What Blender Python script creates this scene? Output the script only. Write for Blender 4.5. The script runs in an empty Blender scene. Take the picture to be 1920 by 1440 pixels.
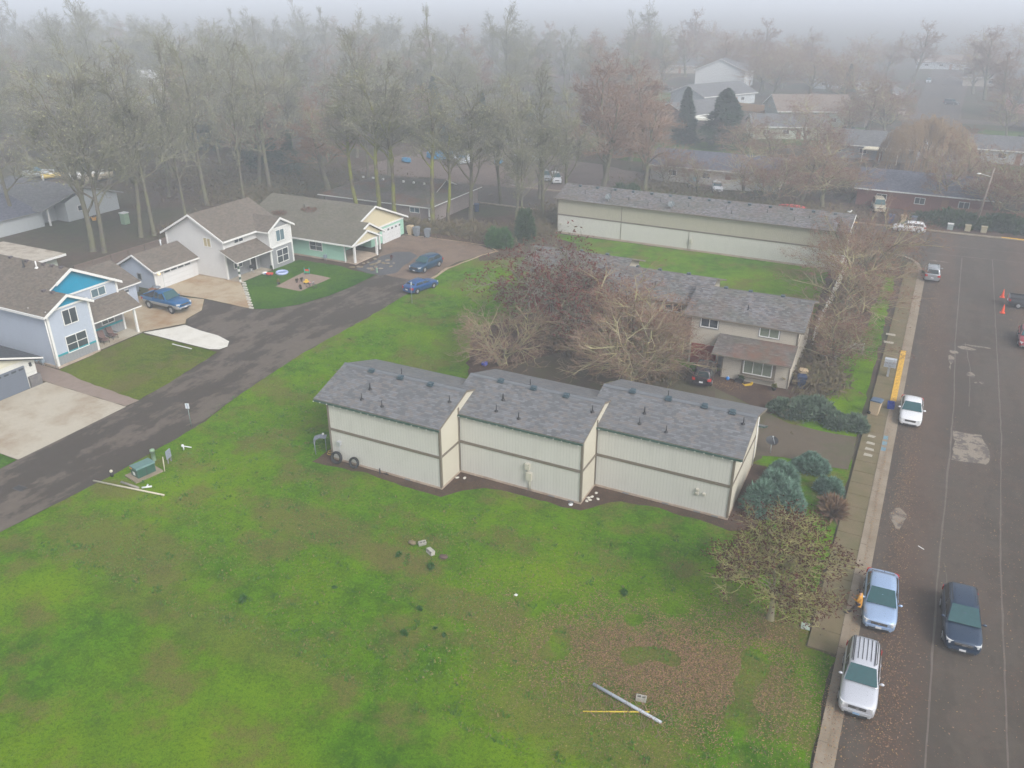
import bpy, math, random
from mathutils import Vector, Matrix
from mathutils import noise as mn
from mathutils.geometry import tessellate_polygon
R = math.radians
scene = bpy.context.scene
COL = scene.collection
random.seed(7)
HAZE = 0.0018

# ---------------------------------------------------------------- camera, sky, light, exposure
CAM_H = 29.0
F_PX, PITCH, YAW = 1540.97, R(25.684), R(26.487)      # focal length in pixels of a 1920 wide frame
cd = bpy.data.cameras.new('camera'); cam = bpy.data.objects.new('camera', cd); COL.objects.link(cam)
cd.sensor_fit = 'HORIZONTAL'; cd.sensor_width = 36.0; cd.lens = F_PX / 1920 * 36
cd.clip_start = 0.5; cd.clip_end = 6000
cam.location = (0, 0, CAM_H); cam.rotation_euler = (R(90) - PITCH, 0, YAW)
scene.camera = cam
W = bpy.data.worlds.new('World'); scene.world = W; W.use_nodes = True
W.cycles.sampling_method = 'MANUAL'; W.cycles.sample_map_resolution = 256
nt = W.node_tree; nt.nodes.clear()
wo = nt.nodes.new('ShaderNodeOutputWorld'); bg = nt.nodes.new('ShaderNodeBackground')
sky = nt.nodes.new('ShaderNodeTexSky'); sky.sky_type = 'NISHITA'; sky.sun_disc = False
SUN_EL, SUN_ROT = R(40), R(116)
sky.sun_elevation = SUN_EL; sky.sun_rotation = SUN_ROT
sky.dust_density = 4.0; sky.air_density = 1.2; sky.ozone_density = 1.0
hs = nt.nodes.new('ShaderNodeHueSaturation'); hs.inputs['Saturation'].default_value = 0.30
nt.links.new(sky.outputs[0], hs.inputs['Color']); nt.links.new(hs.outputs[0], bg.inputs[0])
bg.inputs[1].default_value = 0.15; nt.links.new(bg.outputs[0], wo.inputs[0])
sl = bpy.data.lights.new('sun', 'SUN'); sl.energy = 0.9; sl.angle = R(20); sl.color = (1.0, 0.965, 0.91)
so = bpy.data.objects.new('sun', sl); COL.objects.link(so)
so.rotation_euler = (R(90) - SUN_EL, 0, -SUN_ROT + math.pi)
scene.view_settings.view_transform = 'Standard'; scene.view_settings.look = 'None'
scene.view_settings.exposure = 0.62; scene.view_settings.gamma = 1.0
scene.render.engine = 'CYCLES'
scene.cycles.max_bounces = 5; scene.cycles.diffuse_bounces = 2; scene.cycles.glossy_bounces = 2
scene.cycles.transmission_bounces = 2; scene.cycles.volume_bounces = 2; scene.cycles.use_denoising = True; scene.cycles.use_light_tree = False; scene.cycles.adaptive_threshold = 0.005
scene.cycles.caustics_reflective = False; scene.cycles.caustics_refractive = False

# a point of the photograph (1920 x 1440 pixels) turned into the point of the place it shows
_F = Vector((-math.sin(YAW)*math.cos(PITCH), math.cos(YAW)*math.cos(PITCH), -math.sin(PITCH)))
_Rr = Vector((math.cos(YAW), math.sin(YAW), 0)); _U = _Rr.cross(_F)
def gp(px, py, z=0.0):
    d = _F*F_PX + _Rr*(px-960) - _U*(py-720)
    t = (z-CAM_H)/d.z
    return (d.x*t, d.y*t)

# ---------------------------------------------------------------- mesh building
class MB:
    def __init__(s): s.v = []; s.f = []; s.m = []; s.sm = []
    def vert(s, p): s.v.append(tuple(p)); return len(s.v)-1
    def face(s, ids, m=0, smooth=False): s.f.append(tuple(ids)); s.m.append(m); s.sm.append(smooth)
    def poly(s, pts, m=0):
        n = len(s.v); s.v += [tuple(p) for p in pts]; s.face(range(n, n+len(pts)), m)
    def box(s, x0, x1, y0, y1, z0, z1, m=0, M=None):
        if x1 < x0: x0, x1 = x1, x0
        if y1 < y0: y0, y1 = y1, y0
        n = len(s.v)
        P = [(x0,y0,z0),(x1,y0,z0),(x1,y1,z0),(x0,y1,z0),(x0,y0,z1),(x1,y0,z1),(x1,y1,z1),(x0,y1,z1)]
        if M is not None: P = [tuple(M @ Vector(p)) for p in P]
        s.v += P
        for q in ((0,3,2,1),(4,5,6,7),(0,1,5,4),(1,2,6,5),(2,3,7,6),(3,0,4,7)): s.face([n+i for i in q], m)
    def prism(s, pts, axis, a0, a1, m=0, mats=None):
        """cross-section pts (in the two other axes, order yz / xz / xy) swept along axis"""
        n = len(s.v); k = len(pts)
        for a in (a0, a1):
            for p in pts:
                s.v.append((a, p[0], p[1]) if axis == 'x' else (p[0], a, p[1]) if axis == 'y' else (p[0], p[1], a))
        ar = sum(pts[i][0]*pts[(i+1) % k][1]-pts[(i+1) % k][0]*pts[i][1] for i in range(k))
        flip = (ar > 0) == (axis == 'y')
        if a1 < a0: flip = not flip
        def add(ids, mm): s.face(ids if not flip else ids[::-1], mm)
        for i in range(k):
            j = (i+1) % k
            add([n+i, n+j, n+k+j, n+k+i], mats[i] if mats else m)
        tris = tessellate_polygon([[Vector((p[0], p[1], 0)) for p in pts]])
        if k <= 4 or True:
            for t in tris:
                a, b, c = [pts[q] for q in t]
                o = (b[0]-a[0])*(c[1]-a[1])-(b[1]-a[1])*(c[0]-a[0])
                t = t if (o > 0) == (ar > 0) else t[::-1]
                add([n+q for q in t][::-1], m if not mats else mats[k] if len(mats) > k else m)
                add([n+k+q for q in t], m if not mats else mats[k] if len(mats) > k else m)
    def sheet(s, pts, z, m=0):
        """flat polygon at height z"""
        n = len(s.v); s.v += [(p[0], p[1], z) for p in pts]
        for t in tessellate_polygon([[Vector((p[0], p[1], 0)) for p in pts]]):
            a, b, c = [pts[q] for q in t]
            if (b[0]-a[0])*(c[1]-a[1])-(b[1]-a[1])*(c[0]-a[0]) < 0: t = t[::-1]
            s.face([n+q for q in t], m)
    def tube(s, a, b, r0, r1, n=6, m=0, caps=True, smooth=True):
        a = Vector(a); b = Vector(b); d = (b-a)
        if d.length < 1e-6: return
        d.normalize(); u = d.orthogonal().normalized(); w = d.cross(u); k = len(s.v)
        for p, r in ((a, r0), (b, r1)):
            for i in range(n):
                t = 2*math.pi*i/n; s.v.append(tuple(p+u*(r*math.cos(t))+w*(r*math.sin(t))))
        for i in range(n):
            j = (i+1) % n; s.face((k+i, k+j, k+n+j, k+n+i), m, smooth)
        if caps:
            s.face([k+i for i in range(n)][::-1], m); s.face([k+n+i for i in range(n)], m)
    def lathe(s, c, prof, n=16, m=0, axis='z', smooth=True):
        k = len(s.v); c = Vector(c)
        for r, h in prof:
            for i in range(n):
                t = 2*math.pi*i/n; x, y = r*math.cos(t), r*math.sin(t)
                p = Vector((x, y, h)) if axis == 'z' else Vector((x, -h, y)) if axis == 'y' else Vector((h, x, y))
                s.v.append(tuple(c+p))
        for q in range(len(prof)-1):
            for i in range(n):
                j = (i+1) % n; s.face((k+q*n+i, k+q*n+j, k+(q+1)*n+j, k+(q+1)*n+i), m, smooth)
    def ball(s, c, r, n=8, m=0, sq=(1, 1, 1), jit=0):
        k = len(s.v); rings = max(3, n//2+1)
        top = s.vert((c[0], c[1], c[2]+r*sq[2]))
        for q in range(1, rings):
            a = math.pi*q/rings
            for i in range(n):
                t = 2*math.pi*i/n; rr = r*(1+jit*(random.random()-.5))
                s.v.append((c[0]+rr*sq[0]*math.sin(a)*math.cos(t), c[1]+rr*sq[1]*math.sin(a)*math.sin(t), c[2]+rr*sq[2]*math.cos(a)))
        bot = s.vert((c[0], c[1], c[2]-r*sq[2]))
        for i in range(n):
            j = (i+1) % n
            s.face((top, k+1+i, k+1+j), m, True)
            for q in range(rings-2): s.face((k+1+q*n+i, k+1+(q+1)*n+i, k+1+(q+1)*n+j, k+1+q*n+j), m, True)
            s.face((bot, k+1+(rings-2)*n+j, k+1+(rings-2)*n+i), m, True)
    def build(s, name, mats, parent=None, loc=None, uv=True, bevel=0, **tags):
        me = bpy.data.meshes.new(name); me.from_pydata(s.v, [], s.f)
        if not isinstance(mats, (list, tuple)): mats = [mats]
        for mm in mats: me.materials.append(mm)
        me.polygons.foreach_set('material_index', s.m); me.polygons.foreach_set('use_smooth', s.sm)
        if uv:
            ul = me.uv_layers.new(name='uv'); data = []
            V = s.v
            for f in s.f:
                a, b, c = Vector(V[f[0]]), Vector(V[f[1]]), Vector(V[f[2]])
                nn = (b-a).cross(c-a)
                if nn.length < 1e-12: nn = Vector((0, 0, 1))
                nn.normalize()
                if abs(nn.z) > .999: ua, va = Vector((1, 0, 0)), Vector((0, 1, 0))
                else:
                    ua = Vector((0, 0, 1)).cross(nn).normalized(); va = nn.cross(ua)
                for i in f:
                    p = Vector(V[i]); data += [p.dot(ua), p.dot(va)]
            ul.data.foreach_set('uv', data)
        me.update()
        o = bpy.data.objects.new(name, me); COL.objects.link(o)
        if parent is not None: o.parent = parent
        if loc is not None: o.location = loc
        if bevel:
            bm_ = o.modifiers.new('bevel', 'BEVEL'); bm_.width = bevel; bm_.segments = 2; bm_.limit_method = 'ANGLE'
        for k_, v_ in tags.items(): o[k_] = v_
        return o
def thing(name, label, cat, loc=(0, 0, 0), rz=0.0, group=None):
    o = bpy.data.objects.new(name, None); COL.objects.link(o); o.empty_display_size = .3
    o.location = (loc[0], loc[1], loc[2] if len(loc) > 2 else 0); o.rotation_euler = (0, 0, rz)
    o['label'] = label; o['category'] = cat
    if group: o['group'] = group
    return o
def tag(o, label, cat, group=None):
    o['label'] = label; o['category'] = cat
    if group: o['group'] = group
    return o
def copy_tree(root, loc, rz=0.0, sc=None, label=None, group=None):
    c = root.copy(); COL.objects.link(c); c.location = loc; c.rotation_euler = (0, 0, rz)
    if sc is not None: c.scale = sc if isinstance(sc, tuple) else (sc, sc, sc)
    if label: c['label'] = label
    if group: c['group'] = group
    for ch in root.children:
        d = ch.copy(); COL.objects.link(d); d.parent = c
        for g in ch.children:
            e = g.copy(); COL.objects.link(e); e.parent = d
    return c

# ---------------------------------------------------------------- materials
class NT:
    def __init__(s, name):
        s.mat = bpy.data.materials.new(name); s.mat.use_nodes = True; s.t = s.mat.node_tree
        s.n = s.t.nodes; s.n.clear()
        s.out = s.n.new('ShaderNodeOutputMaterial'); s.b = s.n.new('ShaderNodeBsdfPrincipled')
        s.t.links.new(s.b.outputs[0], s.out.inputs[0])
    def L(s, a, b): s.t.links.new(a, b)
    def node(s, ty, **kw):
        x = s.n.new(ty)
        for k, v in kw.items(): setattr(x, k, v)
        return x
    def pos(s): return s.node('ShaderNodeNewGeometry').outputs['Position']
    def uv(s): return s.node('ShaderNodeUVMap').outputs[0]
    def mapping(s, vec, scale=(1, 1, 1), loc=(0, 0, 0), rot=(0, 0, 0)):
        m = s.node('ShaderNodeMapping'); m.inputs['Scale'].default_value = scale; m.inputs['Location'].default_value = loc
        m.inputs['Rotation'].default_value = rot; s.L(vec, m.inputs[0]); return m.outputs[0]
    def noise(s, vec, scale, detail=3, rough=.55, out=0):
        x = s.node('ShaderNodeTexNoise'); x.inputs['Scale'].default_value = scale; x.inputs['Detail'].default_value = detail
        x.inputs['Roughness'].default_value = rough
        if vec is not None: s.L(vec, x.inputs['Vector'])
        return x.outputs[out]
    def ramp(s, fac, stops, interp='LINEAR'):
        r = s.node('ShaderNodeValToRGB'); cr = r.color_ramp; cr.interpolation = interp
        while len(cr.elements) < len(stops): cr.elements.new(.5)
        for e, (p, c) in zip(cr.elements, stops):
            e.position = p; e.color = (c, c, c, 1) if isinstance(c, (int, float)) else (c[0], c[1], c[2], 1)
        s.L(fac, r.inputs[0]); return r.outputs[0]
    def math(s, op, a, b=None, c=None, clamp=False):
        m = s.node('ShaderNodeMath', operation=op); m.use_clamp = clamp
        for i, q in enumerate((a, b, c)):
            if q is None: continue
            if isinstance(q, (int, float)): m.inputs[i].default_value = q
            else: s.L(q, m.inputs[i])
        return m.outputs[0]
    def mix(s, f, a, b, blend='MIX'):
        m = s.node('ShaderNodeMix', data_type='RGBA', blend_type=blend)
        for q, k in ((f, 0), (a, 6), (b, 7)):
            if isinstance(q, (int, float)): m.inputs[k].default_value = q
            elif isinstance(q, tuple): m.inputs[k].default_value = (q[0], q[1], q[2], 1)
            else: s.L(q, m.inputs[k])
        return m.outputs[2]
    def sep(s, vec): x = s.node('ShaderNodeSeparateXYZ'); s.L(vec, x.inputs[0]); return x.outputs
    def comb(s, x, y, z=0.0):
        c = s.node('ShaderNodeCombineXYZ')
        for i, q in enumerate((x, y, z)):
            if isinstance(q, (int, float)): c.inputs[i].default_value = q
            else: s.L(q, c.inputs[i])
        return c.outputs[0]
    def col(s, c):
        if isinstance(c, tuple): s.b.inputs['Base Color'].default_value = (c[0], c[1], c[2], 1)
        else: s.L(c, s.b.inputs['Base Color'])
    def set(s, rough=.8, spec=None, metal=0, bump=None, bs=.3, bd=.02, coat=0):
        if isinstance(rough, (int, float)): s.b.inputs['Roughness'].default_value = rough
        else: s.L(rough, s.b.inputs['Roughness'])
        s.b.inputs['Metallic'].default_value = metal
        if spec is not None: s.b.inputs['Specular IOR Level'].default_value = spec
        if coat: s.b.inputs['Coat Weight'].default_value = coat; s.b.inputs['Coat Roughness'].default_value = .08
        if bump is not None:
            b = s.node('ShaderNodeBump'); b.inputs['Strength'].default_value = bs; b.inputs['Distance'].default_value = bd
            s.L(bump, b.inputs['Height']); s.L(b.outputs[0], s.b.inputs['Normal'])
        return s.mat
def plain(name, c, rough=.7, var=.12, sc=3.0, metal=0, spec=None, coat=0):
    n = NT(name)
    f = n.noise(n.pos(), sc, 4)
    n.col(n.mix(f, tuple(x*(1-var) for x in c), tuple(min(1, x*(1+var)) for x in c)))
    return n.set(rough, spec, metal, coat=coat)
def shingle(name, c, var=.35, warm=(0, 0, 0), moss=0.0, red=0.0, rowh=.15, tab=.28, rg=.9):
    n = NT(name); x, y, z = n.sep(n.uv())
    row = n.math('FLOOR', n.math('DIVIDE', y, rowh))
    wn = n.node('ShaderNodeTexWhiteNoise', noise_dimensions='1D'); n.L(row, wn.inputs['W'])
    cx = n.math('FLOOR', n.math('DIVIDE', n.math('ADD', x, wn.outputs['Value']), tab))
    w2 = n.node('ShaderNodeTexWhiteNoise', noise_dimensions='2D'); n.L(n.comb(cx, row), w2.inputs['Vector'])
    lo = tuple(a*(1-var) for a in c); hi = tuple(a*(1+var) for a in c)
    w = tuple(a+b for a, b in zip(c, warm))
    t = n.ramp(w2.outputs['Value'], [(0, lo), (.3, c), (.55, w), (.8, hi), (1, tuple(a*(1+var*1.7) for a in c))], 'CONSTANT')
    big = n.noise(n.pos(), .35, 4)
    t = n.mix(n.ramp(big, [(.35, 0.0), (.7, .35)]), t, tuple(a*.85 for a in c))
    fy = n.math('FRACT', n.math('DIVIDE', y, rowh))
    edge = n.ramp(fy, [(0, .6), (.22, .25), (.3, 0.0)])
    t = n.mix(edge, t, tuple(a*.35 for a in c))
    st = n.noise(n.mapping(n.uv(), (.9, .12, 1)), 1.6, 4)
    t = n.mix(n.ramp(st, [(.45, 0.0), (.75, .3)]), t, tuple(a*.62 for a in c))
    if moss: t = n.mix(n.ramp(n.noise(n.pos(), .5, 5), [(.42, 0.0), (.62, moss)]), t, (.075, .085, .045))
    if red: t = n.mix(n.ramp(n.noise(n.pos(), .28, 5, .7), [(.5, 0.0), (.66, red)]), t, (.15, .07, .045))
    n.col(t)
    return n.set(rg, .25 if rg > .8 else .6, bump=fy, bs=.35, bd=.02)
def siding(name, c, kind='lap', pitch=.18, var=.06, dirt=.15):
    n = NT(name); x, y, z = n.sep(n.uv())
    f = n.math('FRACT', n.math('DIVIDE', y if kind == 'lap' else x, pitch))
    line = n.ramp(f, [(0, .40 if kind == 'lap' else .34), (.16 if kind == 'lap' else .22, 0.0), (1, 0.0)])
    base = n.mix(n.noise(n.pos(), .8, 4), tuple(a*(1-var) for a in c), tuple(a*(1+var) for a in c))
    g = n.noise(n.mapping(n.uv(), (1.5, .35, 1)), 1.2, 5)
    base = n.mix(n.ramp(g, [(.5, 0.0), (.8, dirt)]), base, tuple(a*.6 for a in c))
    n.col(n.mix(line, base, tuple(a*.45 for a in c)))
    return n.set(.75, .3, bump=f if kind == 'lap' else line, bs=.3, bd=.015 if kind == 'lap' else -.01)
def carpaint(name, c, metal=.35, rough=.28):
    n = NT(name)
    n.col(n.mix(n.noise(n.pos(), 2.2, 3), tuple(a*.93 for a in c), c))
    dust = n.noise(n.pos(), 14, 4)
    r = n.math('MULTIPLY_ADD', dust, .22, rough-.08)
    return n.set(r, .5, metal, coat=.6)
def glassy(name, c, rough=.08):
    n = NT(name); n.col(n.mix(n.noise(n.pos(), 5, 3), tuple(a*.7 for a in c), tuple(a*1.3 for a in c)))
    return n.set(rough, .8)
def emit(name, c, s):
    n = NT(name); n.col(c); n.b.inputs['Emission Color'].default_value = (c[0], c[1], c[2], 1); n.b.inputs['Emission Strength'].default_value = s
    return n.mat
def grass(name, dark, mid, lite, brown, brown_amt=.45, sc=1.0, blobs=()):
    """turf seen from the air: big patches, mottling, tussocks, thatch"""
    n = NT(name); p = n.pos()
    a = n.noise(p, .11*sc, 5, .6); b = n.noise(p, .9*sc, 4, .6); c = n.noise(p, 5.5*sc, 4, .65); d = n.noise(p, 26, 3, .7)
    t = n.mix(n.ramp(b, [(.40, 0.0), (.60, 1.0)]), dark, mid)
    t = n.mix(n.ramp(a, [(.42, 0.0), (.66, .85)]), t, lite)
    t = n.mix(n.ramp(c, [(.50, 0.0), (.70, .5)]), t, tuple(q*.45 for q in dark))
    t = n.mix(n.ramp(c, [(.32, .5), (.44, 0.0)]), t, lite)
    br = n.noise(n.mapping(p, (1, 1, 1), (31, 7, 0)), .22*sc, 7, .68)
    fb = n.ramp(br, [(.50, 0.0), (.60, brown_amt)])
    for (bx, by, rx, ry, amt) in blobs:      # worn or bare places of the turf
        x, y, z = n.sep(p)
        ex = n.math('DIVIDE', n.math('SUBTRACT', x, bx), rx); ey = n.math('DIVIDE', n.math('SUBTRACT', y, by), ry)
        rr = n.math('ADD', n.math('MULTIPLY', ex, ex), n.math('MULTIPLY', ey, ey))
        rr = n.math('ADD', rr, n.math('MULTIPLY_ADD', n.noise(p, .8, 5, .7), 2.4, -1.2))
        fb = n.math('MAXIMUM', fb, n.ramp(rr, [(.35, amt), (1.0, 0.0)]))
    fb = n.math('MULTIPLY', fb, n.ramp(c, [(.28, 1.0), (.75, .35)]))
    bc = n.mix(d, tuple(q*.6 for q in brown), tuple(q*1.35 for q in brown))
    t = n.mix(fb, t, bc)
    t = n.mix(n.ramp(d, [(.36, .5), (.5, 0.0)]), t, tuple(q*.35 for q in dark))
    t = n.mix(n.ramp(d, [(.6, 0.0), (.75, .5)]), t, tuple(min(1, q*1.6) for q in lite))
    n.col(t)
    return n.set(.95, 0.0, bump=n.math('ADD', c, n.math('MULTIPLY', d, .6)), bs=.8, bd=.12)
def asphalt(name, c, worn, streak=(1.0, .12), amt=.6, leaf=0.0, seed=0, bands=()):
    n = NT(name); p = n.pos()
    a = n.noise(n.mapping(p, (streak[0], streak[1], 1), (seed, seed*2, 0)), .42, 5, .6)
    a2 = n.noise(n.mapping(p, (.9, .6, 1), (seed+9, 0, 0)), .8, 6, .7)
    f = n.ramp(n.math('ADD', n.math('MULTIPLY', a, .62), n.math('MULTIPLY', a2, .38)), [(.49, 0.0), (.535, amt)])
    g = n.noise(p, 30, 2, .8); h = n.noise(p, 2.0, 4)
    t = n.mix(f, c, worn)
    t = n.mix(n.ramp(g, [(.3, .3), (.7, 0.0)]), t, tuple(q*.45 for q in c))
    t = n.mix(n.ramp(h, [(.35, .25), (.65, 0.0)]), t, tuple(q*.6 for q in c))
    if leaf:
        s = n.noise(p, 9, 2, .9); m = n.noise(p, .35, 5, .7)
        t = n.mix(n.math('MULTIPLY', n.ramp(s, [(.58, 0.0), (.66, 1.0)]), n.ramp(m, [(.42, 0.0), (.62, leaf)])), t, (.16, .075, .04))
        t = n.mix(n.ramp(m, [(.45, 0.0), (.7, leaf*.35)]), t, (.12, .07, .055))
    for (bx, bw) in bands:       # leaf litter washed along the kerb side of the street
        x, y, z = n.sep(p); q = n.math('ABSOLUTE', n.math('DIVIDE', n.math('SUBTRACT', x, n.math('MULTIPLY_ADD', y, .0106, bx-.32)), bw))
        q = n.math('ADD', q, n.math('MULTIPLY_ADD', n.noise(n.mapping(p, (1, .25, 1)), 1.1, 5, .7), 1.6, -.8))
        k = n.math('MULTIPLY', n.ramp(q, [(.35, 1.0), (1.0, 0.0)]), n.ramp(n.noise(p, 8, 3, .85), [(.44, .25), (.6, 1.0)]))
        t = n.mix(n.math('MULTIPLY', k, .5), t, (.120, .066, .044))
    n.col(t)
    return n.set(.85, .3, bump=g, bs=.15, bd=.01)
def concrete(name, c, stain=(.2, .15, .09), amt=.5, sc=.5, moss=0.0):
    n = NT(name); p = n.pos()
    t = n.mix(n.noise(p, 6, 5, .7), tuple(q*.85 for q in c), tuple(q*1.12 for q in c))
    t = n.mix(n.ramp(n.noise(p, sc, 6, .65), [(.44, 0.0), (.68, amt)]), t, stain)
    if moss: t = n.mix(n.ramp(n.noise(n.mapping(p, (1, 1, 1), (5, 5, 5)), .7, 5, .6), [(.42, 0.0), (.66, moss)]), t, (.075, .085, .03))
    n.col(t); return n.set(.9, .25, bump=n.noise(p, 40, 2), bs=.1, bd=.005)
def bark(name, base, moss, amt=.6, sc=1.5):
    n = NT(name); p = n.pos()
    t = n.mix(n.noise(p, 9, 4, .7), tuple(q*.7 for q in base), tuple(q*1.3 for q in base))
    t = n.mix(n.ramp(n.noise(p, sc, 4, .6), [(.38, 0.0), (.6, amt)]), t, moss)
    n.col(t); return n.set(.95, 0.0)
def leafy(name, stops, sc=1.5, rough=.8):
    n = NT(name); p = n.pos()
    a = n.noise(p, sc, 3, .6); b = n.noise(p, 9, 2, .7)
    n.col(n.ramp(n.math('ADD', n.math('MULTIPLY', a, .5), n.math('MULTIPLY', b, .5)), stops)); return n.set(rough, .2)
# ================================================================ THE GROUND
def rough(pts, amp=.12, step=.7, seed=0):
    out = []
    n = len(pts)
    for i in range(n):
        a = Vector((pts[i][0], pts[i][1], 0)); b = Vector((pts[(i+1) % n][0], pts[(i+1) % n][1], 0))
        L = (b-a).length; k = max(1, int(L/step)); nn = Vector((-(b-a).y, (b-a).x, 0)).normalized() if L > 0 else Vector()
        for j in range(k):
            p = a.lerp(b, j/k); q = mn.noise(Vector((p.x*.7+seed, p.y*.7, 3.1)))*1.4+mn.noise(Vector((p.x*2.6, p.y*2.6+seed, 1)))*.7
            p = p+nn*(q*amp); out.append((p.x, p.y))
    return out
def struct_sheet(name, pts, z, mat, kind='structure'):
    b = MB(); b.sheet(pts, z); return b.build(name, mat, uv=False, kind=kind)
GRASS_FIELD = grass('field_turf', (.046, .125, .0005), (.086, .212, .0008), (.165, .275, .001), (.165, .122, .048), .85,
                    blobs=[(-29.0, 31.2, 6.0, 2.0, .85), (-7.0, 29.2, 6.5, 2.6, .95), (-22.6, 30.6, 3.6, 1.5, 1.0), (-17.0, 28.9, 4.5, 1.4, .8), (-37.5, 24.6, 6.5, 2.6, .75), (-4.0, 30.2, 4.8, 2.2, .9),
                           (-43.0, 28.6, 2.6, 1.3, .85), (-28.5, 22, 9, 1.6, .5), (-9.5, 24.6, 5, 2.4, .7), (-1.9, 34.4, 1.9, 1.4, 1.0), (-27.5, 58, 3.2, 3.5, .85),
                           (-3.4, 46.2, 1.0, 1.4, .9), (-1.3, 46.2, 1.1, 1.4, .9), (-44.0, 84, 3.4, 5.0, .9), (-40, 91.5, 6, 2.0, .8), (-34, 57, 3, 7, .25)])
TURF_MID = grass('yard_turf', (.038, .105, .006), (.066, .165, .009), (.11, .22, .015), (.12, .11, .045), .3)
TURF_DEEP = grass('deep_green_turf', (.018, .075, .003), (.035, .115, .003), (.075, .16, .006), (.06, .08, .02), .2)
TURF_OLIVE = grass('olive_turf', (.055, .095, .004), (.095, .14, .006), (.15, .18, .015), (.15, .115, .05), .8)
TURF_FAR = grass('far_turf', (.05, .09, .02), (.07, .13, .025), (.10, .16, .035), (.12, .10, .06), .5)
n = NT('woodland_floor'); p = n.pos()
t = n.mix(n.ramp(n.noise(p, .06, 6, .65), [(.42, 0.0), (.6, 1.0)]), (.085, .060, .045), (.055, .068, .030))
t = n.mix(n.ramp(n.noise(p, .9, 5, .7), [(.4, .55), (.6, 0.0)]), t, (.045, .034, .028))
t = n.mix(n.ramp(n.noise(p, 7, 4, .8), [(.5, 0.0), (.7, .5)]), t, (.15, .085, .052)); n.col(t)
FLOOR = n.set(.95, .1)
n = NT('leafy_soil'); p = n.pos()
t = n.mix(n.ramp(n.noise(p, .5, 5, .65), [(.4, 0.0), (.62, 1.0)]), (.060, .040, .030), (.095, .062, .046))
t = n.mix(n.ramp(n.noise(p, 10, 3, .8), [(.52, 0.0), (.66, .6)]), t, (.16, .085, .05))
t = n.mix(n.ramp(n.noise(p, 22, 2, .8), [(.35, .6), (.5, 0.0)]), t, (.03, .022, .018)); n.col(t)
SOIL = n.set(.95, .1, bump=n.noise(p, 14, 3), bs=.4, bd=.04)
MAIN_ASPH = asphalt('worn_street_asphalt', (.072, .058, .046), (.106, .086, .069), (.8, .10), .55, leaf=.5, seed=3, bands=((3.3, 1.5), (11.2, 1.8)))
LANE_ASPH = asphalt('patched_lane_asphalt', (.064, .051, .042), (.155, .126, .103), (1.0, .24), .8, leaf=.15, seed=17)
YARD_ASPH = asphalt('mossy_court_asphalt', (.088, .068, .046), (.075, .080, .032), (.5, .5), .55, leaf=.15, seed=31)
DRIVE_ASPH = asphalt('mossy_drive_asphalt', (.115, .090, .062), (.085, .090, .038), (.4, .7), .6, leaf=.12, seed=41)
CONC = concrete('street_concrete', (.27, .225, .17), (.16, .12, .08), .55, .45)
WALK = concrete('mossy_walk_concrete', (.165, .130, .075), (.115, .105, .045), .6, .5, moss=.35)
CONC_PALE = concrete('pale_concrete', (.42, .38, .31), (.24, .165, .10), .7, .3)
CONC_RUST = concrete('rusty_concrete', (.40, .33, .235), (.25, .135, .055), .8, .28)
GRAVEL_GREY = concrete('dark_gravel', (.080, .082, .092), (.14, .13, .12), .35, 2.5)
GRAVEL_TAN = concrete('tan_gravel', (.25, .195, .165), (.17, .12, .09), .4, 1.5)
YELLOW_PAINT = plain('yellow_kerb_paint', (.62, .36, .035), .7, .3, 4)
WHITE_PAINT = plain('white_road_paint', (.55, .55, .52), .7, .25, 6)
SEAL = plain('pale_crack_sealant', (.128, .105, .088), .8, .35, 2)

struct_sheet('ground', [(-2000, -300), (2000, -300), (2000, 3000), (-2000, 3000)], 0.0, FLOOR)
# the mown field round the apartment buildings
field = [(-45.2, -30), (-45.0, 22), (-44.4, 30), (-44.5, 38), (-45.4, 43), (-46.3, 51), (-46.4, 62), (-46.8, 72.5), (-47.2, 76.5), (-46.4, 84.2), (-43.5, 88),
         (-42.0, 95), (-41.5, 97.4), (-10, 97.4), (-7, 99), (-.9, 98), (-.8, 60), (-.83, 33.8), (.45, 33.7), (.5, -30)]
struct_sheet('field', rough(field, .22, .8), .02, GRASS_FIELD)
def st(s, y): return s + .0106*(y-30)
# the main street, its cross street and the far arm
st_pts = [(1.3, -40), (st(1.35, 30), 30), (st(1.35, 100), 100), (1.7, 103), (1.0, 106), (-.8, 107.6), (-12, 107.9), (-120, 109.5), (-120, 119), (-30, 119.6),
          (-3, 120.4), (0, 119.8), (1.2, 120.0), (12.6, 120.3), (26, 120.8), (80, 122), (80, 108.2), (18, 107.4), (14.6, 106), (13.6, 103), (13.0, 30), (12.8, -40)]
struct_sheet('street', st_pts, .03, MAIN_ASPH)
struct_sheet('far_street', [(-3.5, 134), (5.5, 134), (5.0, 260), (9, 420), (-6, 420), (-6, 260)], .03, MAIN_ASPH)
struct_sheet('far_cross_street', [(-150, 228), (140, 232), (140, 240), (-150, 236)], .035, MAIN_ASPH)
b = MB(); b.sheet(rough([(-90, 110), (-50, 113), (-42, 119), (-44, 140), (-66, 148), (-92, 140)], .6, 2), .028); b.build('gravel_lot', concrete('brown_lot_gravel', (.14, .105, .09), (.09, .065, .05), .6, .2), uv=False, kind='structure')
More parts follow.
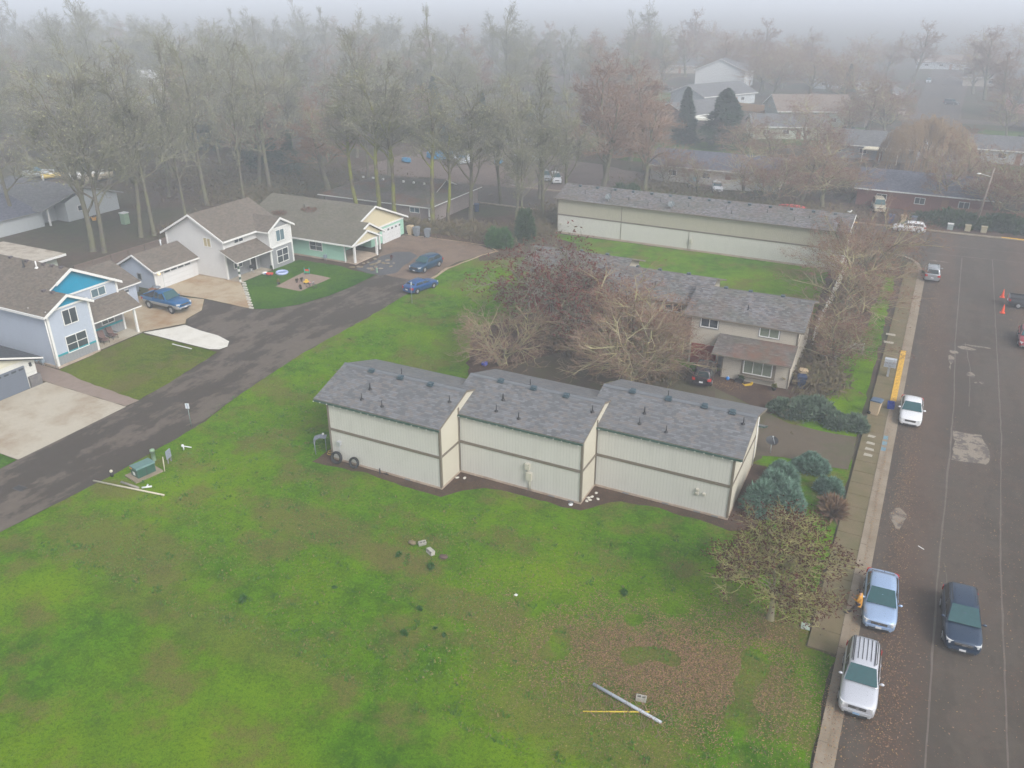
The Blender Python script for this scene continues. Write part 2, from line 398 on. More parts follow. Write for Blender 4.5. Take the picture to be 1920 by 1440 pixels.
# kerb, gutter, pavement along the main street
def strip(name, s0, s1, y0, y1, z0, z1, mat, step=3.0, joint=0.0):
    b = MB(); y = y0
    while y < y1-1e-6:
        e = min(y+step, y1)
        M = Matrix(((1, .0106, 0, -.0106*30), (0, 1, 0, 0), (0, 0, 1, 0), (0, 0, 0, 1)))
        b.box(s0, s1, y+joint/2, e-joint/2, z0, z1, M=M); y = e
    return b.build(name, mat, uv=False, kind='structure')
strip('kerb', .56, .93, -40, 100, 0, .15, CONC, 3.1, .03)
strip('gutter', .935, 1.36, -40, 100.5, 0, .045, CONC, 3.1, .03)
strip('pavement', -.80, .545, 33.8, 104, 0, .13, WALK, 1.52, .035)
b = MB()
arc = [(st(.74, 100), 100), (1.42, 101.8), (1.15, 103.6), (.55, 105.2), (-.6, 106.4), (-2.0, 107.0), (-14, 107.35), (-60, 108.0)]
for i in range(len(arc)-1):
    (x0, y0), (x1, y1) = arc[i], arc[i+1]; d = Vector((x1-x0, y1-y0, 0)); nn = Vector((-d.y, d.x, 0)).normalized()*.19
    pts = [(x0+nn.x, y0+nn.y), (x0-nn.x, y0-nn.y), (x1-nn.x, y1-nn.y), (x1+nn.x, y1+nn.y)]; b.prism(pts, 'z', 0, .15)
b.build('corner_kerb', CONC, uv=False, kind='structure')
b = MB()
for x in range(-60, 70, 4): b.box(x, x+3.96, 120.55+.02*x*.3, 121.0+.02*x*.3, 0, .15)
b.build('far_kerb', CONC, uv=False, kind='structure')
b = MB(); b.box(10.2, 24, 120.62, 121.05, .1, .165); b.box(-9.0, -7.2, 120.3, 120.8, .1, .165)
b.build('yellow_kerb_far', YELLOW_PAINT, uv=False, kind='structure')
b = MB(); M = Matrix(((1, .0106, 0, -.0106*30), (0, 1, 0, 0), (0, 0, 1, 0), (0, 0, 0, 1)))
b.box(.52, .95, 64.2, 75.2, .1, .165, M=M); b.build('yellow_kerb_paint', YELLOW_PAINT, uv=False, kind='structure')
b = MB()
for y in (55.6, 56.5, 57.4): b.box(.60, .90, y, y+.55, .145, .158, M=M)
b.build('blue_kerb_paint', plain('blue_paint', (.13, .25, .32), .8, .3), uv=False, kind='structure')
b = MB()
for k, y in enumerate((54.4, 55.3, 56.2, 57.3, 76.5, 78.6)):
    w = .55 if k < 4 else .7
    b.sheet(rough([(-.15, y), (.42 if k < 3 else .30, y-.02), (.42, y+.32), (-.1, y+.38)] if k < 4 else [(-.5, y), (.3, y), (.3, y+.5), (-.5, y+.5)], .05, .2, k), .139)
b.build('bare_concrete_marks', plain('scrubbed_concrete', (.36, .33, .27), .8), uv=False, kind='structure')
# sealed seams and repaired places of the street
def ribbon(b, pts, w, z, jit=.06):
    for i in range(len(pts)-1):
        a, c = Vector((*pts[i], 0)), Vector((*pts[i+1], 0)); L = (c-a).length; k = max(1, int(L/1.1)); d = (c-a).normalized(); nn = Vector((-d.y, d.x, 0))
        prev = None
        for j in range(k+1):
            p = a.lerp(c, j/k); o = nn*(mn.noise(p*.9)*jit); ww = w*(.55+.9*abs(mn.noise(p*1.7+Vector((9, 0, 0)))))
            cur = (p+o+nn*ww/2, p+o-nn*ww/2)
            if prev:
                n0 = len(b.v); b.v += [(q.x, q.y, z) for q in (prev[0], prev[1], cur[1], cur[0])]; b.face((n0, n0+1, n0+2, n0+3))
            prev = cur
b = MB()
ribbon(b, [(4.62, 25), (4.70, 30), (4.78, 42), (5.2, 58), (5.35, 66), (5.3, 80), (5.74, 109)], .13, .04)
ribbon(b, [(7.75, 30), (7.94, 46.4), (8.45, 62), (8.7, 85), (8.97, 109.7)], .11, .04)
ribbon(b, [(6.4, 66), (6.5, 74), (6.1, 80)], .1, .04); ribbon(b, [(2, 109.3), (9, 109.9), (22, 110.2)], .16, .04); ribbon(b, [(-10, 113.4), (4, 113.9), (14, 114.3), (30, 115)], .14, .04)
ribbon(b, [(5.2, 44), (5.6, 38)], .05, .04, .3)
b.build('street_seams', SEAL, uv=False, kind='structure')
n = NT('street_patch'); p = n.pos()
n.col(n.mix(n.ramp(n.noise(p, 1.3, 5, .7), [(.44, 0.0), (.52, 1.0)]), (.115, .098, .088), (.24, .205, .165))); PATCH = n.set(.9, .2)
b = MB()
b.sheet(rough([(5.3, 56.6), (7.5, 56.9), (7.6, 59.0), (7.2, 61.4), (5.4, 61.2)], .14, .4), .042)
for (cx, cy, rx, ry) in ((2.5, 47.5, .4, 1.3), (6.3, 78.6, .8, .35), (5.0, 74.4, .16, 1.9), (5.3, 77.2, .4, .5), (7.0, 79.5, 1.2, .18), (6.6, 72.6, .35, .6),  (6.9, 71, .15, .25), (7.4, 71.2, .15, .25), (3.4, 106.2, 1.2, .2)):
    b.sheet(rough([(cx+rx*math.cos(a*.5236), cy+ry*math.sin(a*.5236)) for a in range(12)], .22, .25, cx), .043)
b.build('street_patches', PATCH, uv=False, kind='structure')
# the lane on the left
lane = [(-51.9, -40), (-51.7, 27), (-51.75, 31), (-51.5, 37.2), (-52.3, 43), (-52.85, 47.9), (-53.2, 49.6), (-54.4, 50.6), (-57.6, 51.0), (-60.2, 51.5), (-61.6, 53.0), (-62.2, 55.4), (-64.5, 57.9), (-57.7, 57.75),
        (-56.2, 58.6), (-54.4, 61.0), (-53.4, 64.5), (-53.0, 68.5), (-52.9, 72.8), (-46.7, 73.0), (-46.2, 61.5), (-46.2, 50.9), (-45.3, 42.3), (-44.4, 37), (-44.3, 30), (-45.0, 22), (-45.2, -40)]
struct_sheet('lane', rough(lane, .10, .6), .035, LANE_ASPH)
apron = [(-53.0, 72.6), (-53.2, 75.4), (-56.5, 77.4), (-58.4, 81.2), (-59.5, 82.6), (-59.5, 87.6), (-55, 88.2), (-48.5, 88.0), (-45.6, 86.6), (-46.2, 84.2), (-47.4, 80.5), (-47.4, 76.5), (-46.8, 72.8)]
struct_sheet('leafy_apron', rough(apron, .15, .6), .045, concrete('leaf_stained_asphalt', (.19, .135, .10), (.095, .065, .055), .8, .35))
b = MB(); ribbon(b, [(-46.7, 73.2), (-47.2, 78), (-46.0, 84.4), (-45.2, 86.8)], .45, .052, .2); ribbon(b, [(-59.4, 88.1), (-54, 88.3), (-47, 88.2), (-45.4, 86.8)], .3, .052, .2)
b.build('apron_edging', CONC_RUST, uv=False, kind='structure')
# drives and yards of the three houses
struct_sheet('driveway_white_house', rough([(-71.5, 57.4), (-71.6, 63.5), (-66.6, 63.6), (-64.9, 63.6), (-57.9, 57.8), (-64.4, 57.95)], .03, .8), .052, CONC_RUST)
struct_sheet('driveway_blue_house', [(-71.2, 50.9), (-71.2, 56.4), (-64.4, 57.8), (-62.2, 55.3), (-61.7, 52.8), (-60.9, 51.9), (-62.9, 48.55), (-66, 48.55)], .05, CONC_RUST)
tip = [(-62.6, 48.45), (-57.7, 48.3), (-54.2, 48.25), (-53.35, 48.6), (-53.15, 49.4), (-53.9, 50.4), (-55.8, 51.0), (-58.4, 51.2), (-60.6, 51.6), (-61.3, 50.3)]
struct_sheet('white_concrete_tip', tip, .062, concrete('bright_concrete', (.62, .60, .55), (.42, .39, .33), .4, .8))
struct_sheet('driveway_dark_garage_house', [(-61.4, 28.2), (-51.7, 28.2), (-51.65, 31), (-51.6, 37.05), (-61.1, 37.25)], .05, CONC_PALE)
struct_sheet('lawn_blue_house', rough([(-62.2, 39.3), (-62.5, 43.6), (-62.6, 48.3), (-57.6, 48.15), (-53.1, 48.1), (-52.1, 43), (-51.6, 38.3), (-57, 38.6)], .12, .6), .05, TURF_OLIVE)
struct_sheet('gravel_strip', rough([(-61.5, 37.3), (-51.7, 37.1), (-51.6, 38.3), (-57, 38.7), (-62.0, 39.3), (-66, 39.4), (-68, 37.3)], .07, .6), .042, GRAVEL_TAN)
struct_sheet('lawn_dark_garage_house', rough([(-61, 10), (-51.9, 10), (-51.7, 24), (-51.75, 28.1), (-61.4, 28.2)], .1, .8), .05, TURF_MID)
lawnB = [(-57.75, 57.9), (-64.8, 63.8), (-64.7, 68.7), (-64.7, 72.4), (-64.4, 73.6), (-58.9, 73.4), (-56.6, 72.6), (-53.2, 72.4), (-53.1, 68.5), (-53.5, 64.4), (-54.5, 61.0), (-56.2, 58.7)]
struct_sheet('lawn_white_house', rough(lawnB, .08, .6), .055, TURF_DEEP)
b = MB(); b.sheet(rough([(-60.5, 64.2), (-61.0, 69.5), (-56.9, 69.2), (-57.1, 64.15)], .03, .6), .068)
b.build('play_area_bark', concrete('bark_chip', (.27, .20, .16), (.19, .13, .10), .4, 2), uv=False, kind='structure')
struct_sheet('slate_garden', rough([gp(*q_) for q_ in ((668, 505), (690, 513), (712, 517), (742, 513), (760, 498), (783, 481), (770, 473), (742, 473), (716, 481), (700, 490))], .1, .5), .06, GRAVEL_GREY)
struct_sheet('porch_slab_blue', [(-65.5, 43.7), (-62.7, 43.7), (-62.75, 48.5), (-65.5, 48.6)], .07, CONC_PALE)
struct_sheet('porch_slab_white', [(-66.6, 63.75), (-64.7, 63.6), (-64.7, 68.7), (-66.6, 68.7)], .1, CONC_PALE)
struct_sheet('bed_white_house', rough([(-65.2, 72.4), (-78, 74.4), (-78, 72), (-66, 71.8)], .1, .6), .045, SOIL)
struct_sheet('bed_green_house', rough([(-64.6, 73.1), (-58, 73.3), (-57.3, 74.4), (-60, 74.7), (-70, 74.7), (-70, 73)], .12, .6), .062, SOIL)
b = MB()
for x in range(11):
    b.box(-64.6+x*.62, -64.6+x*.62+.5, 63.45-x*.56, 63.62-x*.56, .03, .16+.04*(x % 2), M=Matrix.Identity(4))
b.build('stone_edging', plain('edging_stone', (.55, .53, .48)), uv=False, kind='structure')
# soil strip at the foot of the front building, court and drive
soilp = [(-33.6, 36.9), (-32.6, 37.0), (-30, 37.35), (-27, 37.3), (-24.8, 37.05), (-23.6, 37.2), (-22.7, 38.4), (-21.6, 39.3), (-19, 39.7), (-16.3, 39.55), (-15.0, 39.7), (-14.2, 40.9), (-13.2, 41.8), (-11, 42.1), (-8.2, 42.0), (-6.3, 41.6),
         (-4.9, 42.6), (-5.4, 50), (-16, 51), (-33, 46), (-33.6, 40)]
struct_sheet('soil_strip', rough(soilp, .13, .5), .03, SOIL)
struct_sheet('court', rough([(-29.6, 50), (-29.4, 55.8), (-26.4, 60.8), (-24, 64), (-15.2, 63.6), (-11.6, 60.6), (-8.4, 57.2), (-6.2, 51), (-8, 49), (-20, 47)], .2, .8), .045, YARD_ASPH)
struct_sheet('court_drive', rough([(-9, 50.6), (-5, 51.8), (-2.7, 51.9), (-.83, 52.1), (-.83, 57.0), (-2.4, 56.8), (-5.5, 57.0), (-8.5, 58.6), (-12, 60.6)], .1, .6), .055, DRIVE_ASPH)
struct_sheet('soil_court_front', rough([(-13, 61.6), (-7.6, 57.6), (-5.6, 58.6), (-3.6, 60), (-3.4, 66), (-4.6, 72), (-2.3, 80), (-2.0, 97), (-8, 98), (-7, 80), (-7, 64), (-12.5, 64)], .3, .8), .048, SOIL)
struct_sheet('soil_back_left', rough([(-46.5, 84.4), (-45, 82), (-41.5, 86), (-36, 90.6), (-38, 94), (-42.3, 96), (-42.3, 106), (-50, 106), (-60, 92), (-59, 88.4), (-46, 88.4)], .4, 1), .04, SOIL)
struct_sheet('soil_court_left', rough([(-35, 62), (-30.5, 53), (-26, 55.4), (-24, 62), (-24.5, 66), (-33, 70)], .5, .8), .04, SOIL)
struct_sheet('yard_across_street', rough([(-9, 121.2), (-1, 121.6), (20, 121.9), (40, 122.5), (40, 126), (10, 130), (-4, 134), (-20, 134), (-20, 121.3)], .4, 1.2), .03, SOIL)
for k, pts in enumerate(([(-38, 109), (-15, 108.6), (-12, 120), (-30, 130), (-42, 128)], [(-22, 146), (-14, 146), (-13, 156), (-24, 157)], [(-52, 150), (-30, 148), (-28, 178), (-52, 176)], [(-36, 180), (-12, 182), (-14, 215), (-40, 210)],
                         [(6, 205), (40, 205), (40, 222), (10, 222)], [(8, 160), (22, 160), (22, 176), (9, 176)], [(-95, 240), (-60, 240), (-55, 262), (-95, 262)])):
    struct_sheet('far_lawn', rough(pts, .8, 2), .03+.002*k, TURF_FAR)
# ================================================================ BUILDINGS
SH_GREY = shingle('grey_shingles', (.142, .146, .156), .26, (.025, .006, -.010), tab=.30, rowh=.15, rg=.5)
SH_GREY2 = shingle('weathered_grey_shingles', (.150, .148, .156), .40, (.03, .008, -.008), moss=.25, red=.25)
SH_BROWN = shingle('brown_shingles', (.150, .128, .108), .18, (.015, .005, 0))
SH_TAUPE = shingle('taupe_shingles', (.150, .138, .112), .16, (.01, .004, 0), moss=.2)
SH_OLD = shingle('mossy_old_shingles', (.13, .115, .105), .22, moss=.5, red=.75)
SH_DARK = shingle('charcoal_shingles', (.062, .068, .080), .3)
SH_BLUE = shingle('slate_blue_shingles', (.10, .105, .135), .3)
SH_FAR = shingle('far_roof_shingles', (.14, .14, .15), .25, moss=.2)
SH_FARB = shingle('far_brown_shingles', (.20, .16, .135), .25)
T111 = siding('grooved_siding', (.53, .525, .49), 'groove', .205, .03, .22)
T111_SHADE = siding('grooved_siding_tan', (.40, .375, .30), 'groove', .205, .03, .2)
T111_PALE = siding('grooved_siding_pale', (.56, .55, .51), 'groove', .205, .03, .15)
LAP_CREAM = siding('cream_lap_siding', (.52, .49, .41), 'lap', .15, .03, .15)
LAP_YARD = siding('beige_lap_siding', (.46, .42, .355), 'lap', .17, .03, .12)
LAP_BLUE = siding('pale_blue_lap_siding', (.40, .45, .54), 'lap', .15)
LAP_WHITE = siding('white_lap_siding', (.60, .60, .60), 'lap', .15)
LAP_GREY = siding('grey_batten_siding', (.25, .26, .275), 'groove', .3)
LAP_MINT = siding('mint_lap_siding', (.32, .55, .44), 'lap', .15)
BATTEN_CREAM = siding('cream_batten_siding', (.58, .52, .36), 'groove', .3)
BATTEN_TEAL = siding('teal_gable_shakes', (.001, .24, .40), 'groove', .22, .1)
LAP_TAUPE = siding('taupe_siding', (.24, .20, .19), 'groove', .25, .05, .3)
WALL_PALE = siding('pale_grey_wall', (.40, .43, .45), 'lap', .2)
WALL_MINTGREY = siding('pale_green_wall', (.46, .50, .42), 'lap', .25)
TRIM_TAN = plain('taupe_trim', (.165, .14, .11), .7, .1)
TRIM_WHITE = plain('white_trim', (.68, .68, .67), .6, .05)
TRIM_GREEN = plain('dark_green_gutter', (.035, .075, .06), .5, .2)
TRIM_GREY = plain('grey_trim', (.2, .2, .2), .6)
TEAL = plain('teal_trim', (.005, .26, .31), .6)
RED_DOOR = siding('dark_red_door', (.235, .035, .022), 'lap', .42, .08, .3)
DOOR_WHITE = siding('white_panel_door', (.60, .61, .62), 'lap', .5)
DOOR_GREY = siding('grey_panel_door', (.13, .15, .19), 'lap', .22)
STONE = concrete('stone_veneer', (.13, .125, .13), (.22, .2, .19), .7, 3)
FOUND = concrete('foundation', (.42, .34, .27), (.2, .14, .1), .6, .8)
GLASS = glassy('window_glass', (.045, .055, .065))
GLASS_BLUE = glassy('sky_glass', (.10, .16, .19))
CURTAIN = glassy('curtained_glass', (.17, .20, .15), .2)
BLIND = glassy('shaded_glass', (.42, .36, .22), .25)
DARK = plain('dark_metal', (.03, .035, .04), .5)
VENT = plain('slate_vent', (.045, .075, .095), .5, .2)
PIPE = plain('black_pipe', (.025, .025, .028), .6)
GALV = plain('galvanised', (.5, .52, .55), .4, .1, metal=.4)
METER = plain('beige_meter', (.48, .46, .39), .6)
BULB = plain('white_bulbs', (.8, .8, .75), .4)
IRON = plain('mid_grey_metal', (.17, .19, .23), .5, .15)
RUST = plain('rust_wood', (.22, .10, .05), .8, .3)

def gable_roof(b, axis, a0, a1, b0, b1, e0, rb, rz, th=.14, e1=None, m_top=0, m_trim=1):
    """two roof slopes as thick slabs; a = along the ridge, b = across"""
    if e1 is None: e1 = e0
    pts = [(b0, e0), (rb, rz), (b1, e1), (b1, e1-th), (rb, rz-th), (b0, e0-th)]
    b.prism(pts, axis, a0, a1, mats=[m_top, m_top, m_trim, m_trim, m_trim, m_trim, m_trim])
def shed_roof(b, axis, a0, a1, b_low, z_low, b_high, z_high, th=.12, m_top=0, m_trim=1):
    pts = [(b_low, z_low), (b_high, z_high), (b_high, z_high-th), (b_low, z_low-th)]
    b.prism(pts, axis, a0, a1, mats=[m_top, m_trim, m_trim, m_trim, m_trim])
def house_wall(b, axis, a0, a1, b0, b1, ez, rb=None, rz=None, z0=0, m=0):
    pts = [(b0, z0), (b1, z0), (b1, ez), (b0, ez)] if rb is None else [(b0, z0), (b1, z0), (b1, ez), (rb, rz), (b0, ez)]
    b.prism(pts, axis, a0, a1, m)
def pbox(b, face, c, d0, d1, u0, u1, z0, z1, m=0):
    """box on a wall plane: c plane coordinate, d0..d1 distance outwards"""
    if face == 'S': b.box(u0, u1, c-d1, c-d0, z0, z1, m)
    elif face == 'N': b.box(u0, u1, c+d0, c+d1, z0, z1, m)
    elif face == 'E': b.box(c+d0, c+d1, u0, u1, z0, z1, m)
    else: b.box(c-d1, c-d0, u0, u1, z0, z1, m)
def window(par, face, c, u0, u1, z0, z1, cols=2, rows=1, frame=None, glass=None, t=.07, name='window', trim=None, tw=.09):
    frame = frame or TRIM_WHITE; glass = glass or GLASS
    b = MB()
    for (a, e, p, q) in ((u0, u1, z0, z0+t), (u0, u1, z1-t, z1), (u0, u0+t, z0+t, z1-t), (u1-t, u1, z0+t, z1-t)): pbox(b, face, c, .0, .07, a, e, p, q)
    for i in range(1, cols):
        x = u0+(u1-u0)*i/cols; pbox(b, face, c, 0, .062, x-.025, x+.025, z0+t, z1-t)
    for i in range(1, rows):
        z = z0+(z1-z0)*i/rows; pbox(b, face, c, 0, .058, u0+t, u1-t, z-.025, z+.025)
    if trim:
        for (a, e, p, q) in ((u0-tw, u1+tw, z0-tw, z0), (u0-tw, u1+tw, z1, z1+tw), (u0-tw, u0, z0, z1), (u1, u1+tw, z0, z1)): pbox(b, face, c, 0, .045, a, e, p, q, 1)
    o = b.build(name, [frame, trim or frame], par)
    g = MB(); pbox(g, face, c, .0, .03, u0+t, u1-t, z0+t, z1-t); g.build('pane', glass, o)
    return o
def part(par, name, mat, fn, **kw):
    b = MB(); fn(b); return b.build(name, mat, par, **kw)
def solve_slope(px, py, y0, z0, s):
    """where the line of sight through a pixel meets a roof slope rising northwards from (y0, z0)"""
    gx, gy = gp(px, py, 0); ky = gy/CAM_H; kx = gx/CAM_H
    z = (z0+s*(ky*CAM_H-y0))/(1+s*ky)
    return kx*(CAM_H-z), ky*(CAM_H-z), z

# ---------------------------------------------------------------- front apartment building, three stepped units
front = thing('apartment_building', 'pale windowless two-storey apartment building in the field with three stepped grey roofs', 'building', (-19.6, 43, 0))
def rel(o, par):                                   # geometry is written in place coordinates, the parent stands at its base
    o.parent = par; o.matrix_parent_inverse = Matrix.Translation(-Vector(par.location)); return o
class House:
    def __init__(s, root): s.r = root; s.inv = Matrix.Translation(-Vector(root.location))
    def add(s, name, mat, fn, parent=None, **kw):
        b = MB(); fn(b); o = b.build(name, mat, None, **kw)
        if parent is None: o.parent = s.r; o.matrix_parent_inverse = s.inv
        else: o.parent = parent
        return o
    def win(s, *a, **k):
        o = window(None, *a, **k); o.parent = s.r; o.matrix_parent_inverse = s.inv; return o
Hf = House(front)
S_ = .335
units = [(-32.56, -23.93, 37.94, -33.6, -23.88), (-23.93, -15.34, 40.35, -24.95, -15.28), (-15.34, -6.76, 42.75, -16.3, -6.30)]
vents = [[(549/4+560, 222/4+640), (765/4+560, 273/4+640), (990/4+560, 324/4+640)], [(1518/4+560, 298/4+640), (1764/4+560, 352/4+640), (1062, 742)], [(747/4+1000, 215/4+680), (1015/4+1000, 271/4+680), (1286/4+1000, 326/4+680), (1495/4+1000, 372/4+680)]]
pipes = [[(694, 730), (678.5, 749), (716.3, 762), (843, 753.5)], [(943.5, 750), (930.8, 771), (972.5, 785), (1110.8, 772)], [(1208.3, 775), (1199, 794.5), (1249, 810), (1393.5, 795)]]
for k, (x0, x1, y0, rx0, rx1) in enumerate(units):
    ez, ry, rz = 4.45, y0+3.45, 5.6; y1 = y0+6.95
    Hf.add('wall', [T111, LAP_CREAM], lambda b: b.prism([(y0, .15), (y1, .15), (y1, ez-.03), (ry, rz-.06), (y0, ez-.03)], 'x', x0, x1, mats=[0, 0, 0, 0, 0, 1]))
    Hf.add('foundation', FOUND, lambda b: b.box(x0-.03, x1+.03, y0-.04, y1+.04, 0, .17))
    def trims(b):
        b.box(x0, x1, y0-.045, y0-.002, 2.28, 2.47)
        for xx in (x0, x1): b.box(xx-.08, xx+.05, y0-.05, y0+.10, .17, ez-.1)
        b.box(x1+.002, x1+.042, y0+.1, y1, 2.30, 2.46)
        if k < 2: b.box(x1+.002, x1+.05, y0+2.26, y0+2.40, .17, ez+.4)
    Hf.add('trim_boards', TRIM_TAN, trims)
    rf = Hf.add('roof', [SH_GREY, TRIM_TAN], lambda b: gable_roof(b, 'x', rx0, rx1, y0-.12, y1+.12, ez, ry, rz))
    Hf.add('ridge_cap', plain('ridge_shingle', (.13, .14, .155), .9), lambda b: b.prism([(ry-.22, rz-.045), (ry, rz+.055), (ry+.22, rz-.045)], 'x', rx0+.02, rx1-.02), rf)
    for (px, py) in vents[k]:
        x, y, z = solve_slope(px, py, y0-.12, ez, S_)
        def v(b, x=x, y=y, z=z):
            b.prism([(y-.17, z-.08), (y+.17, z+.03), (y+.13, z+.16), (y-.13, z+.12)], 'x', x-.17, x+.17)
            b.box(x-.22, x+.22, y-.22, y+.05, z-.03, z+.0)
        Hf.add('roof_vent', VENT, v, rf)
    for (px, py) in pipes[k]:
        x, y, z = solve_slope(px, py, y0-.12, ez, S_)
        def v(b, x=x, y=y, z=z):
            r = .05 if (px, py) == pipes[k][0] else .03
            b.tube((x, y, z-.02), (x, y, z+.45), r, r, 8); b.lathe((x, y, z-.02), [(.13, 0), (.11, .07), (r, .1)], 10)
        Hf.add('vent_pipe', PIPE, v, rf)
    px, py = ((765.6, 694), (1004.5, 713), (1261.5, 732))[k]
    x, y = gp(px, py, 5.35)
    y = ry+.5
    x = gp(px, py, 5.4)[0]
    Hf.add('vent_pipe', PIPE, lambda b: (b.tube((x, y, 5.3), (x, y, 5.85), .03, .03, 8)), rf)
    def lights(b):
        b.box(rx0, rx1, y0-.20, y0-.125, ez-.16, ez-.05)
    gt = Hf.add('gutter', TRIM_GREEN, lights)
    def bulbs(b):
        n = int((rx1-rx0)/.55)
        for i in range(n+1):
            x = rx0+.05+i*.55; b.ball((x, y0-.225, ez-.15+.02*math.sin(i)), .032, 6)
            if i < n: b.tube((x, y0-.215, ez-.15), (x+.28, y0-.215, ez-.20), .008, .008, 4, 1); b.tube((x+.28, y0-.215, ez-.20), (x+.55, y0-.215, ez-.15), .008, .008, 4, 1)
    Hf.add('string_lights', [BULB, TRIM_GREEN], bulbs)
x0, x1, y0 = units[2][:3]
Hf.add('porch_roof', [SH_GREY, TRIM_GREEN], lambda b: shed_roof(b, 'x', -11.8, -6.28, y0+8.5, 2.48, y0+6.95, 3.15))
Hf.add('porch_wall', LAP_CREAM, lambda b: b.prism([(y0+6.95, .15), (y0+8.1, .15), (y0+8.1, 2.5), (y0+6.95, 3.0)], 'x', -11.4, -6.76))
Hf.add('downspout', TRIM_WHITE, lambda b: (b.tube((-6.69, y0+6.8, .2), (-6.69, y0+6.8, 4.3), .04, .04, 8), b.tube((-6.35, y0+.1, 4.32), (-6.69, y0+1.3, 3.6), .03, .03, 6)))
def mbx(b, *a): b.box(*a)
Hf.add('meter_box', METER, lambda b: (b.box(-19.12, -18.80, 40.16, 40.35, 1.62, 2.03), b.tube((-18.96, 40.3, 1.4), (-18.96, 40.3, 1.65), .03, .03, 6)))
Hf.add('meter_box', METER, lambda b: (b.box(-19.03, -18.66, 40.12, 40.35, .88, 1.42), b.tube((-18.85, 40.28, .1), (-18.85, 40.28, .9), .04, .04, 6), b.tube((-18.74, 40.28, .1), (-18.74, 40.28, .9), .02, .02, 6)))
for (xa, za) in ((-8.72, 1.62), (-8.72, 1.36), (-8.30, 1.42)):
    Hf.add('dryer_vent', METER, lambda b: (b.box(xa-.09, xa+.09, 42.66, 42.75, za-.09, za+.09), b.box(xa-.09, xa+.09, 42.60, 42.66, za+.02, za+.09, 0)))
Hf.add('gas_meter', GALV, lambda b: (b.box(-32.0, -31.72, 37.74, 37.94, 1.30, 1.58), b.tube((-31.85, 37.85, .3), (-31.85, 37.85, 1.3), .015, .015, 6)))
Hf.add('standpipe', PIPE, lambda b: (b.tube((-28.55, 37.70, .02), (-28.55, 37.70, .45), .045, .045, 8), b.tube((-28.3, 37.78, .12), (-27.95, 37.80, .10), .03, .03, 6), b.tube((-28.05, 37.78, .02), (-28.05, 37.78, .28), .02, .02, 6)))
for xa, ya in ((-17.3, 40.30), (-15.95, 40.30), (-13.2, 42.70), (-10.6, 42.70), (-8.6, 42.70), (-7.5, 42.70), (-26.5, 37.89)):
    Hf.add('crawl_vent', TRIM_GREY, lambda b: b.box(xa-.2, xa+.2, ya-.035, ya+.0, .05, .14))
